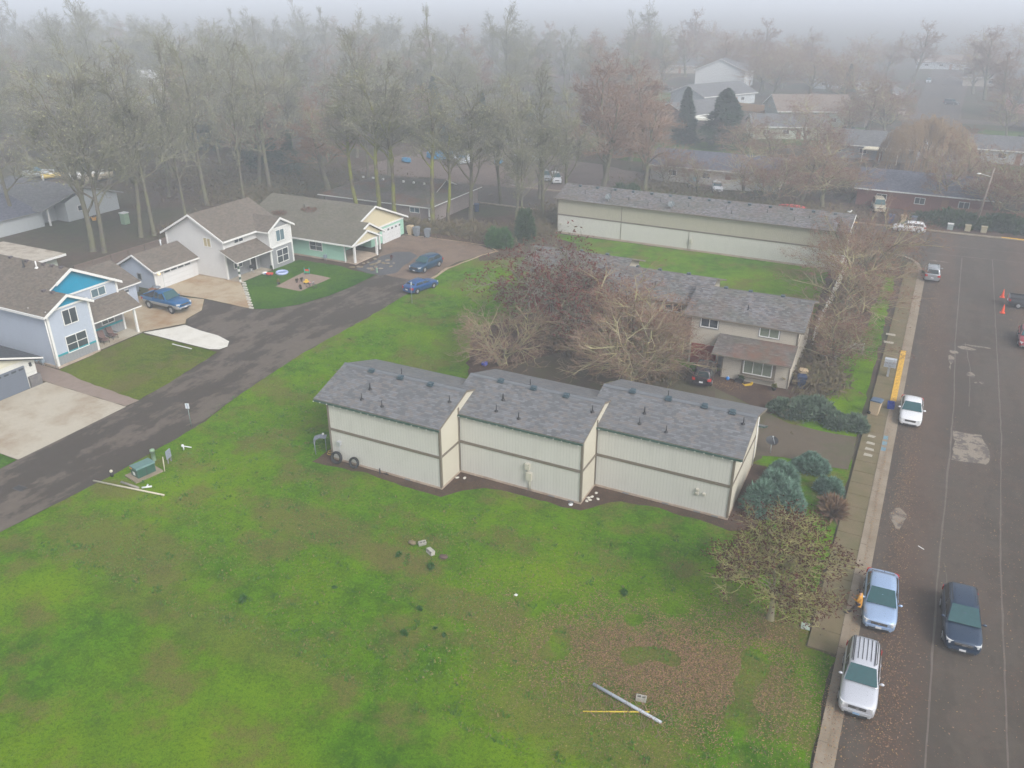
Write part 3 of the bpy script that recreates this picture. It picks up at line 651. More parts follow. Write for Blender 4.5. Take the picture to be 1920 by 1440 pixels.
# ---------------------------------------------------------------- rear apartment building across the court
rear = thing('apartment_building', 'beige apartment building behind bare trees across the court, three stepped units with red garage doors', 'building', (-20, 68, 0))
Hr = House(rear)
for k, (x0, x1, y0) in enumerate([(-32.9, -24.15, 69.5), (-24.15, -15.4, 67.1), (-15.4, -6.65, 64.7)]):
    ez, ry, rz, y1 = 4.42, y0+3.85, 5.68, y0+7.7
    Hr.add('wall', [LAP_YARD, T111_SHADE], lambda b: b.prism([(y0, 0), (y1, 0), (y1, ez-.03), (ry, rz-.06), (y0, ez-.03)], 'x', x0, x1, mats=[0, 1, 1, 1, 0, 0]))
    rf = Hr.add('roof', [SH_GREY2, TRIM_TAN], lambda b: gable_roof(b, 'x', x0-(1.1 if k == 0 else .6), x1+(.45 if k == 2 else .55), y0-.28, y1+.28, ez-.03, ry, rz))
    for xa in (x0+1.8, x0+3.9, x0+6.6): Hr.add('roof_vent', VENT, lambda b: b.box(xa-.16, xa+.16, ry+.1, ry+.4, rz-.1, rz+.12), rf)
    xa = x0+4.3; ya = y0+1.6; za = ez+.33*1.7
    Hr.add('vent_pipe', PIPE, lambda b: (b.tube((xa, ya, za-.05), (xa, ya, za+.42), .04, .04, 8), b.lathe((xa, ya, za-.05), [(.14, 0), (.04, .12)], 8)), rf)
    # garage side
    Hr.add('garage_door', RED_DOOR, lambda b: b.box(x0+.28, x0+2.45, y0-.05, y0, .0, 1.86))
    # projecting room with its own low roof
    jx0 = x0+3.35
    Hr.add('bay_wall', LAP_YARD, lambda b: (b.box(jx0, x1, y0-1.85, y0, 0, 2.35), b.prism([(y0-1.85, 2.35), (y0, 2.35), (y0, 2.95)], 'x', x1-.12, x1-.001)))
    Hr.add('bay_roof', [shingle('leaf_strewn_shingles%d' % k, (.14, .125, .12), .3, moss=.35, red=.8), TRIM_TAN], lambda b: shed_roof(b, 'x', x0+2.55, x1+.12, y0-2.55, 2.28, y0-.01, 3.12))
    for xx, yy, zz in ((x1-.05, y0, 4.3), (x1-.05, y0-1.85, 2.3), (jx0+.05, y0-1.85, 2.3), (x0+.05, y0, 4.3), (x1-1.15, y0-1.85, 2.3)): Hr.add('corner_board', TRIM_TAN, lambda b: b.box(xx-.05, xx+.05, yy-.035, yy-.002, .1, zz))
    if k == 2:
        Hr.add('corner_board', TRIM_TAN, lambda b: b.box(x1+.002, x1+.04, y0-.05, y0+.08, 2.9, 4.35)); Hr.add('downspout', TRIM_TAN, lambda b: b.tube((x1+.05, y1-.3, 2.2), (x1+.05, y1-.3, 4.2), .04, .04, 6))
        Hr.add('cable', TRIM_TAN, lambda b: b.prism([(y0+4.6, 4.4), (y0+4.7, 4.4), (y0-1.8, 2.45), (y0-1.9, 2.45)], 'x', x1+.004, x1+.05))
    w = Hr.win('S', y0-1.85, jx0+1.75, jx0+4.05, .78, 1.98, cols=3, frame=TRIM_WHITE, glass=CURTAIN, trim=TRIM_TAN, tw=.16, name='bay_window')
    Hr.add('window_box', TRIM_TAN, lambda b: b.box(jx0+1.45, jx0+4.35, y0-2.10, y0-1.92, .50, .64))
    Hr.win('S', y0, x0+.85, x0+2.35, 3.42, 4.25, cols=2, frame=TRIM_WHITE, glass=GLASS, trim=TRIM_GREY, tw=.06)
    Hr.win('S', y0, x1-3.05, x1-1.45, 3.42, 4.25, cols=2, frame=TRIM_WHITE, glass=CURTAIN if k == 2 else GLASS, trim=TRIM_GREY, tw=.06)
    Hr.add('front_door', TRIM_GREY, lambda b: b.box(jx0-.72, jx0-.08, y0-.06, y0, 0, 1.8))
# ---------------------------------------------------------------- long building at the back of the lawn
longb = thing('apartment_building', 'long apartment building behind the lawn with two satellite dishes on its grey roof', 'building', (-42.1, 97.9, 0), R(-1.4))
def LA(name, mat, fn, parent=None):
    b = MB(); fn(b); return b.build(name, mat, parent or longb)
LB = 35.3
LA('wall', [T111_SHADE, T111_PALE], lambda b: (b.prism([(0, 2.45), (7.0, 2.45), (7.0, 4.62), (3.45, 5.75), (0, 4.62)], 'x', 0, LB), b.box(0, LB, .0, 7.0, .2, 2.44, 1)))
LA('foundation', FOUND, lambda b: b.box(-.03, LB+.03, -.05, 7, 0, .24))
LA('trim_boards', TRIM_TAN, lambda b: (b.box(0, LB, -.04, -.002, 2.40, 2.56), b.box(-.06, .06, -.045, .1, .2, 4.6), b.box(8.78, 8.86, -.03, -.001, .2, 4.5), b.box(17.6, 17.66, -.03, -.001, .2, 2.4)))
lr = LA('roof', [SH_GREY2, TRIM_TAN], lambda b: gable_roof(b, 'x', -.35, LB+.45, -.35, 7.35, 4.60, 3.5, 5.85))
for i in range(14): LA('roof_vent', VENT, lambda b: b.box(1.6+i*2.45, 1.95+i*2.45, 2.85, 3.15, 5.58, 5.86), lr)
for i, (u, v) in enumerate([(3.2, 1.4), (6.4, 2.2), (9.2, 1.2), (13.2, 1.7), (16.9, 1.3), (21.4, 1.6), (22.3, .8), (26.2, 1.9), (29.5, .9), (31, 1.8), (12, .5)]):
    LA('vent_pipe', PIPE, lambda b: (b.tube((u, v, 4.6+.33*v), (u, v, 5.15+.33*v), .035, .035, 6), b.lathe((u, v, 4.6+.33*v), [(.15, 0.05), (.04, .16)], 8)), lr)
def dish(b, c, r, aim=(0, -1, .75)):
    a = Vector(aim).normalized(); u = a.orthogonal().normalized(); w = a.cross(u); k = len(b.v); c = Vector(c); N = 16
    for q, (rr, hh) in enumerate(((0.0, 0), (.5, .05), (.85, .14), (1.0, .21))):
        for i in range(N): t = 2*math.pi*i/N; b.v.append(tuple(c+u*(r*rr*math.cos(t))+w*(r*rr*math.sin(t))+a*(r*hh*1.2)))
    for q in range(3):
        for i in range(N): j = (i+1) % N; b.face((k+q*N+i, k+q*N+j, k+(q+1)*N+j, k+(q+1)*N+i), 0, True)
    k2 = len(b.v)
    for q, (rr, hh) in enumerate(((1.0, .21), (1.0, .15), (.5, -.03), (.01, -.06))):
        for i in range(N): t = 2*math.pi*i/N; b.v.append(tuple(c+u*(r*rr*math.cos(t))+w*(r*rr*math.sin(t))+a*(r*hh*1.2)))
    for q in range(3):
        for i in range(N): j = (i+1) % N; b.face((k2+q*N+i, k2+q*N+j, k2+(q+1)*N+j, k2+(q+1)*N+i), 0, True)
    b.tube(c-w*(r*.9) if w.z > 0 else c+w*(r*.9), c+a*(r*1.15), .012, .012, 5, 1); b.ball(c+a*(r*1.15), .06, 6, 1)
for (u, v) in ((6.8, .35), (15.0, .35)):
    LA('satellite_dish', [plain('dish_grey', (.13, .15, .16), .5), GALV], lambda b: (dish(b, (u, v, 5.35), .42, (.1, -.8, .8)), b.tube((u, v, 4.62), (u, v+.05, 5.32), .025, .025, 6, 1)))
LA('string_lights', BULB, lambda b: [b.ball((LB-.5+.1*math.sin(i), .15-.0*i, 4.45), .03, 5) for i in range(1)] and None)
LA('utility_meters', METER, lambda b: (b.box(25.0-7.2, 25.3-7.2, -.2, 0, 1.0, 1.5), b.tube((17.95, -.15, .2), (17.95, -.15, 2.0), .03, .03, 6), b.box(.4, .65, -.15, 0, 1.15, 1.35)))
LA('downspout', TRIM_WHITE, lambda b: (b.box(LB+.003, LB+.05, .0, .12, .2, 4.5), b.tube((LB+.48, -.3, 4.5), (LB+.48, 3.5, 5.75), .05, .05, 6)))
sg = thing('seagull', 'small white gull perched on the right end of the long roof ridge', 'bird', (0, 0, 0))
xx, yy = gp(1593, 397, 6.0)
sg.location = (xx, yy, 5.75)
part(sg, 'body', plain('gull_white', (.75, .75, .74)), lambda b: (b.ball((0, 0, .26), .12, 8, sq=(2.0, .9, .8)), b.ball((.2, 0, .40), .07, 8), b.tube((.1, 0, .3), (.2, 0, .4), .06, .05, 6), b.tube((.26, 0, .4), (.34, 0, .385), .018, .004, 5)))
part(sg, 'wing', plain('gull_grey', (.25, .27, .3)), lambda b: (b.ball((-.08, .0, .31), .1, 8, sq=(2.2, 1.05, .45))))
part(sg, 'legs', RUST, lambda b: (b.tube((0, .03, 0), (0, .03, .2), .01, .01, 4), b.tube((0, -.03, 0), (0, -.03, .2), .01, .01, 4)))
fence = thing('fence', 'tall cream fence running from the rear apartment building to the long building', 'fence', (-6.2, 73, 0))
part(fence, 'panel', plain('cream_fence', (.50, .46, .38), .7, .15, 2), lambda b: [b.box(-.03+i*.012, .02+i*.012, i*2.4, i*2.4+2.3, .05, 1.75) for i in range(10)])
part(fence, 'post', TRIM_WHITE, lambda b: [b.box(-.07+i*.012, .07+i*.012, i*2.4-.09, i*2.4+.03, 0, 1.9) for i in range(11)])

# ---------------------------------------------------------------- blue-grey house with teal gables
A = thing('house', 'pale blue-grey two-storey house with bright teal gables beside the lane', 'house', (-68, 44, 0)); Ha = House(A)
Ha.add('wall', LAP_BLUE, lambda b: (house_wall(b, 'x', -77.5, -64.8, 39.62, 48.3, 4.82, 43.95, 7.12), b.prism([(39.6, 0), (43.6, 0), (43.6, 4.85), (41.55, 5.9), (39.6, 4.85)], 'x', -64.8, -62.62)))
Ha.add('gable_panel', BATTEN_TEAL, lambda b: (b.prism([(40.0, 5.06), (47.85, 5.06), (43.95, 7.1)], 'x', -64.8, -64.74), b.prism([(39.98, 5.06), (43.1, 5.06), (41.55, 5.88)], 'x', -62.62, -62.56)))
Ha.add('roof', [SH_BROWN, TRIM_WHITE], lambda b: (gable_roof(b, 'x', -78, -64.35, 39.2, 48.7, 4.80, 43.95, 7.33, .16), gable_roof(b, 'x', -65.9, -62.2, 39.19, 43.95, 4.815, 41.55, 6.06, .16)))
Ha.add('rake_board', TRIM_WHITE, lambda b: (b.prism([(42.3, 6.22), (43.95, 7.10), (48.65, 4.60), (48.65, 4.84), (43.95, 7.36), (42.3, 6.48)], 'x', -64.35, -64.28), b.prism([(39.25, 4.62), (41.55, 5.84), (43.85, 4.62), (43.85, 4.86), (41.55, 6.09), (39.25, 4.86)], 'x', -62.2, -62.13),
        b.box(-64.80, -64.70, 39.62, 48.3, 4.92, 5.08), b.box(-62.62, -62.52, 39.6, 43.6, 4.92, 5.08), b.box(-78, -62.2, 39.1, 39.19, 4.62, 4.82)))
for q_ in ((-62.74, -62.54, 39.54, 39.72, .1, 4.8), (-62.74, -62.54, 43.5, 43.68, .1, 4.8), (-64.9, -64.72, 48.2, 48.38, .1, 4.8)): Ha.add('corner_board', TRIM_WHITE, lambda b: b.box(*q_))
Ha.add('downspout', TRIM_WHITE, lambda b: b.tube((-62.66, 39.45, .1), (-62.66, 39.45, 4.6), .05, .05, 6))
Ha.add('porch_roof', [SH_BROWN, TRIM_WHITE], lambda b: shed_roof(b, 'y', 43.7, 48.95, -62.75, 2.58, -64.8, 3.78))
Ha.add('porch_post', TRIM_WHITE, lambda b: b.box(-63.25, -63.07, 48.25, 48.43, .07, 2.5))
Ha.add('porch_wall', LAP_GREY, lambda b: (b.box(-64.9, -64.74, 43.7, 48.2, .1, 2.5),))
Ha.add('base_cladding', LAP_GREY, lambda b: (b.box(-62.62, -62.59, 39.66, 43.56, .2, .98),))
Ha.add('belt_board', TEAL, lambda b: (b.box(-62.62, -62.56, 39.7, 43.5, .98, 1.13), b.box(-64.73, -64.68, 43.8, 48.1, .98, 1.13)))
Ha.add('foundation', FOUND, lambda b: b.box(-77.5, -62.5, 39.5, 43.65, 0, .18))
Ha.win('E', -62.60, 40.72, 42.78, .95, 2.45, 2, 2, tw=.1); Ha.win('E', -62.60, 40.95, 42.35, 3.35, 4.72, 2, 1)
Ha.win('E', -64.78, 45.55, 47.1, 3.98, 4.80, 2, 1, glass=GLASS_BLUE)
Ha.win('E', -64.72, 45.9, 47.3, 1.25, 2.0, 2, 1)
BV = plain('brown_vent', (.09, .075, .08))
for (px, py) in ((20, 483), (50, 490), (82, 496), (98, 499), (115, 502), (82, 546), (99, 549)):
    x, y, z = solve_slope(px, py, 39.2, 4.8, .533); Ha.add('roof_vent', BV, lambda b: b.box(x-.16, x+.16, y-.15, y+.15, z-.05, z+.13))
for (px, py, mt) in ((45, 500, PIPE), (69, 502, TRIM_WHITE)):
    x, y, z = solve_slope(px, py, 39.2, 4.8, .533)
    Ha.add('vent_pipe', mt, lambda b: (b.tube((x, y, z), (x, y, z+.6), .06, .06, 8), b.lathe((x, y, z-.03), [(.2, 0), (.07, .14)], 8)))
Ha.add('garage_wall', LAP_BLUE, lambda b: house_wall(b, 'y', 48.3, 54.0, -76.4, -69.5, 2.35, -73, 3.85))
Ha.add('garage_roof', [SH_BROWN, TRIM_WHITE], lambda b: gable_roof(b, 'y', 48.3, 54.4, -76.9, -69.05, 2.32, -73, 4.0))
Ha.add('garage_door', DOOR_WHITE, lambda b: b.box(-69.5, -69.44, 49.2, 53.0, 0, 1.95)); Ha.add('door_windows', GLASS, lambda b: [b.box(-69.44, -69.42, 49.6+i*.95, 50.2+i*.95, 1.6, 1.8) for i in range(4)])
# ---------------------------------------------------------------- white house
B = thing('house', 'white and grey two-storey house with attached garage and a rusty concrete drive', 'house', (-70.5, 66, 0)); Hb = House(B)
Hb.add('wall', [LAP_WHITE, LAP_GREY], lambda b: (house_wall(b, 'y', 63.6, 72.1, -75.0, -66.6, 4.55, -70.75, 6.75), b.box(-66.6, -64.76, 68.7, 72.3, 2.5, 4.52), b.prism([(68.7, 4.52), (72.3, 4.52), (70.5, 5.6)], 'x', -68, -64.76), b.box(-66.6, -64.75, 68.7, 72.3, 0, 2.49, 1)))
Hb.add('roof', [SH_BROWN, TRIM_WHITE], lambda b: (gable_roof(b, 'y', 63.2, 72.6, -75.45, -66.15, 4.5, -70.8, 6.95, .16), gable_roof(b, 'x', -68.6, -64.45, 68.25, 72.75, 4.5, 70.5, 5.72, .16)))
Hb.add('rake_board', TRIM_WHITE, lambda b: (b.prism([(-75.45, 4.3), (-70.8, 6.75), (-66.15, 4.3), (-66.15, 4.52), (-70.8, 6.98), (-75.45, 4.52)], 'y', 63.12, 63.2), b.prism([(68.25, 4.3), (70.5, 5.52), (72.75, 4.3), (72.75, 4.52), (70.5, 5.75), (68.25, 4.52)], 'x', -64.45, -64.38), b.box(-66.15, -66.05, 63.2, 68.3, 4.34, 4.52)))
Hb.add('gable_panel', LAP_GREY, lambda b: b.prism([(69.05, 4.66), (71.95, 4.66), (70.5, 5.52)], 'x', -64.76, -64.72))
for xx, yy, zz in ((-66.6, 63.6, 4.5), (-64.76, 68.7, 4.5), (-64.76, 72.3, 4.5), (-75.0, 63.6, 4.5)): Hb.add('corner_board', TRIM_WHITE, lambda b: b.box(xx-.09, xx+.07, yy-.09, yy+.09, .1, zz))
for z0_, z1_ in ((2.44, 2.58), (4.50, 4.64)): Hb.add('belt_board', TRIM_WHITE, lambda b: b.box(-64.76, -64.70, 68.7, 72.3, z0_, z1_))
Hb.add('porch_roof', [SH_BROWN, TRIM_WHITE], lambda b: shed_roof(b, 'y', 62.9, 68.62, -64.3, 2.5, -66.6, 3.55))
Hb.add('porch_wall', LAP_GREY, lambda b: b.box(-66.62, -66.55, 63.72, 68.7, .1, 2.5))
Hb.add('porch_post', [TRIM_WHITE, plain('wreath_green', (.02, .06, .03))], lambda b: [b.box(-64.93, -64.77, 63.5, 63.66, .1+i*.3, .1+i*.3+.3, i % 2) for i in range(8)])
Hb.win('S', 63.6, -69.45, -68.35, 3.5, 4.55, 2, 1, glass=BLIND)
Hb.win('E', -66.6, 65.15, 66.6, 3.72, 4.36, 2, 1); Hb.win('E', -64.74, 69.75, 71.2, 3.0, 4.35, 2, 1, glass=GLASS_BLUE); Hb.win('E', -64.74, 69.55, 71.5, .5, 2.1, 2, 2); Hb.win('E', -66.55, 64.6, 65.9, 1.0, 1.7, 2, 1)
dr = Hb.add('front_door', PIPE, lambda b: b.box(-66.56, -66.5, 67.2, 67.95, .1, 1.95))
Hb.add('door_frame', TRIM_WHITE, lambda b: (b.box(-66.55, -66.47, 67.05, 67.19, .1, 2.05), b.box(-66.55, -66.47, 67.96, 68.1, .1, 2.05)))
Hb.add('foundation', FOUND, lambda b: b.box(-75, -64.7, 63.55, 63.6, 0, .14))
Hb.add('garage_wall', [LAP_WHITE, LAP_BLUE], lambda b: b.prism([(-76.0, 0), (-71.0, 0), (-71.0, 2.15), (-73.5, 3.45), (-76.0, 2.15)], 'y', 57.7, 63.6, mats=[0, 0, 0, 0, 0, 1]))
Hb.add('garage_roof', [SH_BROWN, TRIM_WHITE], lambda b: gable_roof(b, 'y', 57.35, 63.59, -76.45, -70.55, 2.12, -73.5, 3.66))
Hb.add('rake_board', TRIM_WHITE, lambda b: (b.prism([(-76.45, 1.95), (-73.5, 3.49), (-70.55, 1.95), (-70.55, 2.14), (-73.5, 3.69), (-76.45, 2.14)], 'y', 57.28, 57.35), b.box(-70.55, -70.46, 57.35, 63.58, 1.98, 2.13), b.box(-71.08, -70.95, 57.62, 57.8, 0, 2.1)))
gd = Hb.add('garage_door', DOOR_WHITE, lambda b: b.box(-71.0, -70.94, 58.7, 62.8, 0, 1.88))
Hb.add('door_windows', GLASS, lambda b: [b.box(-70.94, -70.925, 58.95+i*.95, 59.72+i*.95, 1.58, 1.76) for i in range(4)])
Hb.win('S', 57.7, -73.6, -73.0, .9, 1.6, 1, 1, frame=TRIM_GREY)
Hb.add('porch_lamp', emit('lit_lamp', (1.0, .72, .25), 3.0), lambda b: b.box(-70.95, -70.87, 58.2, 58.32, 1.62, 1.78))
Hb.add('chimney_pipe', GALV, lambda b: (b.tube((-74.3, 62.0, 3.1), (-74.3, 62.0, 3.95), .09, .09, 8), b.lathe((-74.3, 62, 3.9), [(.13, 0), (.13, .12), (.02, .2)], 8), b.lathe((-74.3, 62, 3.12), [(.26, 0), (.1, .2)], 8)))
# ---------------------------------------------------------------- mint house
C = thing('house', 'single-storey mint green house with cream gables, white posts and a slate garden', 'house', (-66, 80, 0)); Hc = House(C)
Hc.add('wall', LAP_MINT, lambda b: (b.prism([(74.5, .2), (88, .2), (88, 2.4), (81.4, 4.9), (74.5, 2.4)], 'x', -74.8, -61.6), b.box(-61.6, -59.55, 80.6, 87.9, .2, 2.3), b.box(-61.6, -58.9, 74.55, 74.7, .2, 2.3)))
Hc.add('gable_panel', BATTEN_CREAM, lambda b: b.prism([(76.6, 2.32), (87.9, 2.32), (87.9, 2.4), (81.5, 5.0), (76.6, 3.2)], 'x', -61.0, -59.55))
Hc.add('gable_panel', BATTEN_CREAM, lambda b: b.prism([(74.7, 2.3), (79.3, 2.3), (77.0, 3.4)], 'x', -57.9, -57.55))
Hc.add('gable_panel', BATTEN_CREAM, lambda b: b.prism([(75.6, 2.32), (81.0, 2.32), (78.3, 3.86)], 'x', -59.2, -58.2))
Hc.add('roof', [SH_TAUPE, TRIM_WHITE], lambda b: (gable_roof(b, 'x', -75.3, -59.15, 73.9, 88.4, 2.42, 81.5, 5.22, .16), gable_roof(b, 'x', -59.3, -57.9, 73.9, 81.5, 2.424, 78.3, 4.045, .14, e1=2.33), gable_roof(b, 'x', -59.32, -57.3, 73.9, 79.8, 2.428, 77.0, 3.575, .13, e1=2.27)))
Hc.add('rake_board', TRIM_WHITE, lambda b: (b.prism([(78.3, 3.86), (81.5, 5.04), (88.4, 2.24), (88.4, 2.46), (81.5, 5.26), (78.3, 4.08)], 'x', -59.15, -59.07), b.prism([(73.9, 2.24), (77.0, 3.39), (79.8, 2.08), (79.8, 2.3), (77.0, 3.61), (73.9, 2.46)], 'x', -57.3, -57.23),
        b.prism([(77.0, 3.38), (78.3, 3.86), (81.5, 2.14), (81.5, 2.36), (78.3, 4.08), (77.0, 3.6)], 'x', -57.9, -57.83), b.box(-57.66, -57.52, 74.6, 79.3, 2.1, 2.3), b.box(-75.3, -57.3, 73.8, 73.9, 2.26, 2.43), b.box(-59.55, -59.45, 80.7, 87.9, 2.2, 2.38)))
Hc.add('porch_post', TRIM_WHITE, lambda b: b.box(-57.78, -57.56, 74.62, 74.84, 0, 2.1)); Hc.add('porch_post', TRIM_WHITE, lambda b: b.box(-57.65, -57.43, 78.8, 79.02, 0, 2.1)); Hc.add('porch_post', TRIM_WHITE, lambda b: b.box(-58.75, -58.55, 81.0, 81.2, 0, 2.2))
Hc.add('downspout', TRIM_WHITE, lambda b: b.box(-58.95, -58.85, 74.45, 74.56, .1, 2.25))
Hc.add('foundation', FOUND, lambda b: (b.box(-74.8, -58.9, 74.42, 74.49, 0, .24), b.box(-61.6, -57.5, 74.5, 79.1, 0, .16)))
Hc.win('S', 74.5, -64.0, -62.1, 1.0, 2.15, 2, 2, glass=GLASS); Hc.win('E', -61.6, 75.6, 76.6, 1.3, 1.9, 1, 1)
Hc.add('garage_door', DOOR_WHITE, lambda b: b.box(-59.55, -59.48, 83.0, 87.0, 0, 1.9)); Hc.add('door_windows', GLASS, lambda b: [b.box(-59.48, -59.46, 83.3+i*.85, 83.65+i*.85, 1.5, 1.72) for i in range(5)])
Hc.add('vent_pipe', PIPE, lambda b: b.tube((-68.5, 79.5, 4.3), (-68.5, 79.5, 4.9), .05, .05, 6))
for px, py in ((493, 418), (578, 394), (522, 400)):
    x, y, z = solve_slope(px, py, 73.9, 2.42, .368)
    def lf(b):
        for i in range(260):
            a = random.random()*6.28; r = random.random()**.7*1.0; xx = x+r*math.cos(a)*1.3; yy = y+r*math.sin(a)*.6; zz = z+.368*(yy-y)+.02+random.random()*.06
            b.poly([(xx, yy, zz), (xx+.14, yy+.03, zz+.05), (xx+.08, yy+.14, zz+.06)])
    Hc.add('fallen_leaves', plain('rust_leaves', (.22, .10, .06)), lf, kind='stuff')
# ---------------------------------------------------------------- old low building behind the mint house
D = thing('house', 'low taupe house with mossy leaf-strewn roof under the tall trees behind the mint house', 'house', (-68, 100, 0)); Hd = House(D)
Hd.add('wall', LAP_TAUPE, lambda b: b.box(-77, -59.5, 94.0, 107.9, 0, 2.3))
def hip(b):
    x0, x1, y0, y1, e, t = -77.9, -59.0, 93.5, 108.4, 2.4, 2.26
    P = [(x0, y0, e), (x1, y0, e), (x1, y1, e), (x0, y1, e), (-71.5, 101, 4.3), (-65.6, 101, 4.3), (x0, y0, t), (x1, y0, t), (x1, y1, t), (x0, y1, t)]
    b.v += P
    for f_ in ((0, 1, 5, 4), (1, 2, 5), (2, 3, 4, 5), (3, 0, 4)): b.face(f_, 0)
    for f_ in ((0, 6, 7, 1), (1, 7, 8, 2), (2, 8, 9, 3), (3, 9, 6, 0), (6, 9, 8, 7)): b.face(f_, 1)
Hd.add('roof', [SH_OLD, TRIM_WHITE], hip)
Hd.add('dormer', [SH_OLD, TRIM_WHITE], lambda b: gable_roof(b, 'x', -66.0, -61.4, 99.2, 105.2, 3.1, 102.2, 4.35, .14))
Hd.add('foundation', FOUND, lambda b: b.box(-77, -59.3, 93.92, 94.0, 0, .3)); Hd.add('corner_board', TRIM_WHITE, lambda b: b.box(-59.48, -59.34, 93.9, 94.06, .1, 2.3))
Hd.win('S', 94.0, -62.5, -60.9, 1.35, 2.1, 2, 1, glass=GLASS_BLUE)
for i in range(7): Hd.add('roof_vent', TRIM_WHITE, lambda b: b.box(-74+i*1.75, -73.75+i*1.75, 99.2, 99.45, 4.0, 4.25))
# ---------------------------------------------------------------- white-gabled house at far left and its neighbours
Ehs = thing('house', 'pale grey house with open carport far left beyond the bare yard', 'house', (-112, 72, 0)); He = House(Ehs)
He.add('wall', WALL_PALE, lambda b: (b.prism([(69.9, 0), (81.3, 0), (81.3, 2.3), (76, 4.1), (69.9, 2.3)], 'x', -118, -107.0), b.prism([(72.9, 0), (81.3, 0), (81.3, 2.35), (76.3, 3.9), (72.9, 2.6)], 'x', -107, -104.6), b.box(-118, -105.5, 61, 69.9, 0, 2.0)))
He.add('roof', [SH_FAR, TRIM_GREY], lambda b: (gable_roof(b, 'x', -120, -104.2, 69.0, 82.2, 2.35, 76, 4.35, .16),))
He.add('wing_roof', [SH_BLUE, TRIM_GREY], lambda b: shed_roof(b, 'y', 60.4, 69.6, -105.2, 2.1, -112, 4.0))
He.add('post', TRIM_WHITE, lambda b: b.box(-105.1, -104.9, 70.3, 70.5, 0, 2.4)); He.win('E', -104.6, 74.6, 75.5, 1.1, 1.9, 1, 1)
He.add('vent_pipe', TRIM_WHITE, lambda b: [b.tube((-114-i*.7, 77+i*.5, 3.9), (-114-i*.7, 77+i*.5, 4.7), .1, .1, 6) for i in range(3)])
Sh = thing('shed', 'pale green shed with a mossy flat roof behind the blue-grey house', 'shed', (-88, 56, 0)); Hs = House(Sh)
Hs.add('wall', WALL_MINTGREY, lambda b: b.box(-94.5, -85.2, 52, 56.8, 0, 2.1)); Hs.add('roof', [concrete('mossy_flat_roof', (.42, .38, .32), (.14, .08, .05), .7, .7), TRIM_WHITE], lambda b: b.prism([(-95, 2.15), (-84.2, 2.15), (-84.2, 2.4), (-95, 2.4)], 'y', 51, 57.4, mats=[1, 1, 0, 1, 1]))
# ---------------------------------------------------------------- dark garage house, lower left
Fh = thing('house', 'white house corner with dark grey garage door and stone pier at the left edge', 'house', (-66, 33, 0)); Hg = House(Fh)
Hg.add('wall', siding('white_front_siding', (.60, .60, .57), 'lap', .6), lambda b: b.prism([(28.5, 0), (36.9, 0), (36.9, 2.3), (32.7, 3.75), (28.5, 2.3)], 'x', -76, -61.35))
Hg.add('roof', [SH_DARK, TRIM_WHITE], lambda b: gable_roof(b, 'x', -76.3, -60.75, 28.0, 37.35, 2.32, 32.7, 4.0, .14))
Hg.add('fascia', DARK, lambda b: b.prism([(28.0, 2.22), (32.7, 3.9), (37.35, 2.22), (37.35, 2.05), (32.7, 3.72), (28, 2.05)], 'x', -60.95, -60.88))
Hg.add('gable_panel', plain('gable_cream', (.58, .56, .46)), lambda b: b.prism([(29.0, 2.42), (36.4, 2.42), (32.7, 3.7)], 'x', -61.35, -61.3))
Hg.add('garage_door', DOOR_GREY, lambda b: b.box(-61.35, -61.28, 29.6, 35.95, 0, 2.0)); Hg.add('door_windows', GLASS, lambda b: [b.box(-61.28, -61.26, 33.6+i*.62, 33.98+i*.62, 1.72, 1.86) for i in range(4)])
Hg.add('stone_pier', STONE, lambda b: (b.box(-61.37, -61.1, 36.05, 37.0, 0, .95), b.box(-62.6, -61.3, 36.88, 36.99, 0, .95)))
Hg.add('wall_lamp', DARK, lambda b: (b.box(-61.35, -61.2, 36.4, 36.55, 1.75, 2.05),))
# ---------------------------------------------------------------- long yard fence behind the left houses
fe = thing('fence', 'long low weathered fence along the bare yard behind the left houses', 'fence', (-82.2, 56.5, 0))
part(fe, 'panel', plain('weathered_board', (.15, .115, .095), .9, .3, 1), lambda b: (b.box(-.04, .04, 0, 34, .15, 1.35),))
part(fe, 'rail', plain('weathered_rail', (.17, .12, .10), .9, .2), lambda b: (b.box(-.1, .1, 0, 34, 1.36, 1.45), b.box(.045, .12, 0, 34, .4, .5)))
for i in range(15): part(fe, 'post', plain('post_wood', (.13, .10, .08)) if i == 0 else bpy.data.materials['post_wood'], lambda b: b.box(.05, .17, i*2.4, i*2.4+.12, 0, 1.5))

# ---------------------------------------------------------------- houses of the far neighbourhood
def far_house(label, x, y, w, d, rz, ez, rise, wm, rm, door=None, group=None, chimney=False, hip=False, gar=None):
    o = thing('house', label, 'house', (x, y, 0), R(rz), group)
    b = MB(); house_wall(b, 'x', -w/2, w/2, -d/2, d/2, ez-.05, 0, ez+rise-.12); b.build('wall', wm, o)
    b = MB(); gable_roof(b, 'x', -w/2-.5, w/2+.5, -d/2-.5, d/2+.5, ez, 0, ez+rise, .18); rf = b.build('roof', [rm, TRIM_WHITE], o)
    for u in (-w*.32, -w*.05, w*.25): window(o, 'S', -d/2, u-.7, u+.7, 1.0, 1.95, 2, 1)
    window(o, 'E', w/2, -.8, .8, 1.0, 1.95, 2, 1)
    b = MB(); b.box(w*.1, w*.1+.9, -d/2-.06, -d/2, 0, 2.0); b.build('door', RUST, o)
    if gar: b = MB(); b.box(w*.28, w*.28+gar, -d/2-.05, -d/2, 0, 2.0); b.build('garage_door', DOOR_WHITE, o)
    if chimney: b = MB(); b.box(-.35, .35, .4, 1.0, ez, ez+rise+.7); b.build('chimney', RUST, rf)
    b = MB(); [b.box(-w*.3+i*w*.3, -w*.3+i*w*.3+.25, .7, .95, ez+rise*.75, ez+rise*.75+.35) for i in range(3)]; b.build('roof_vent', TRIM_WHITE, rf)
    return o
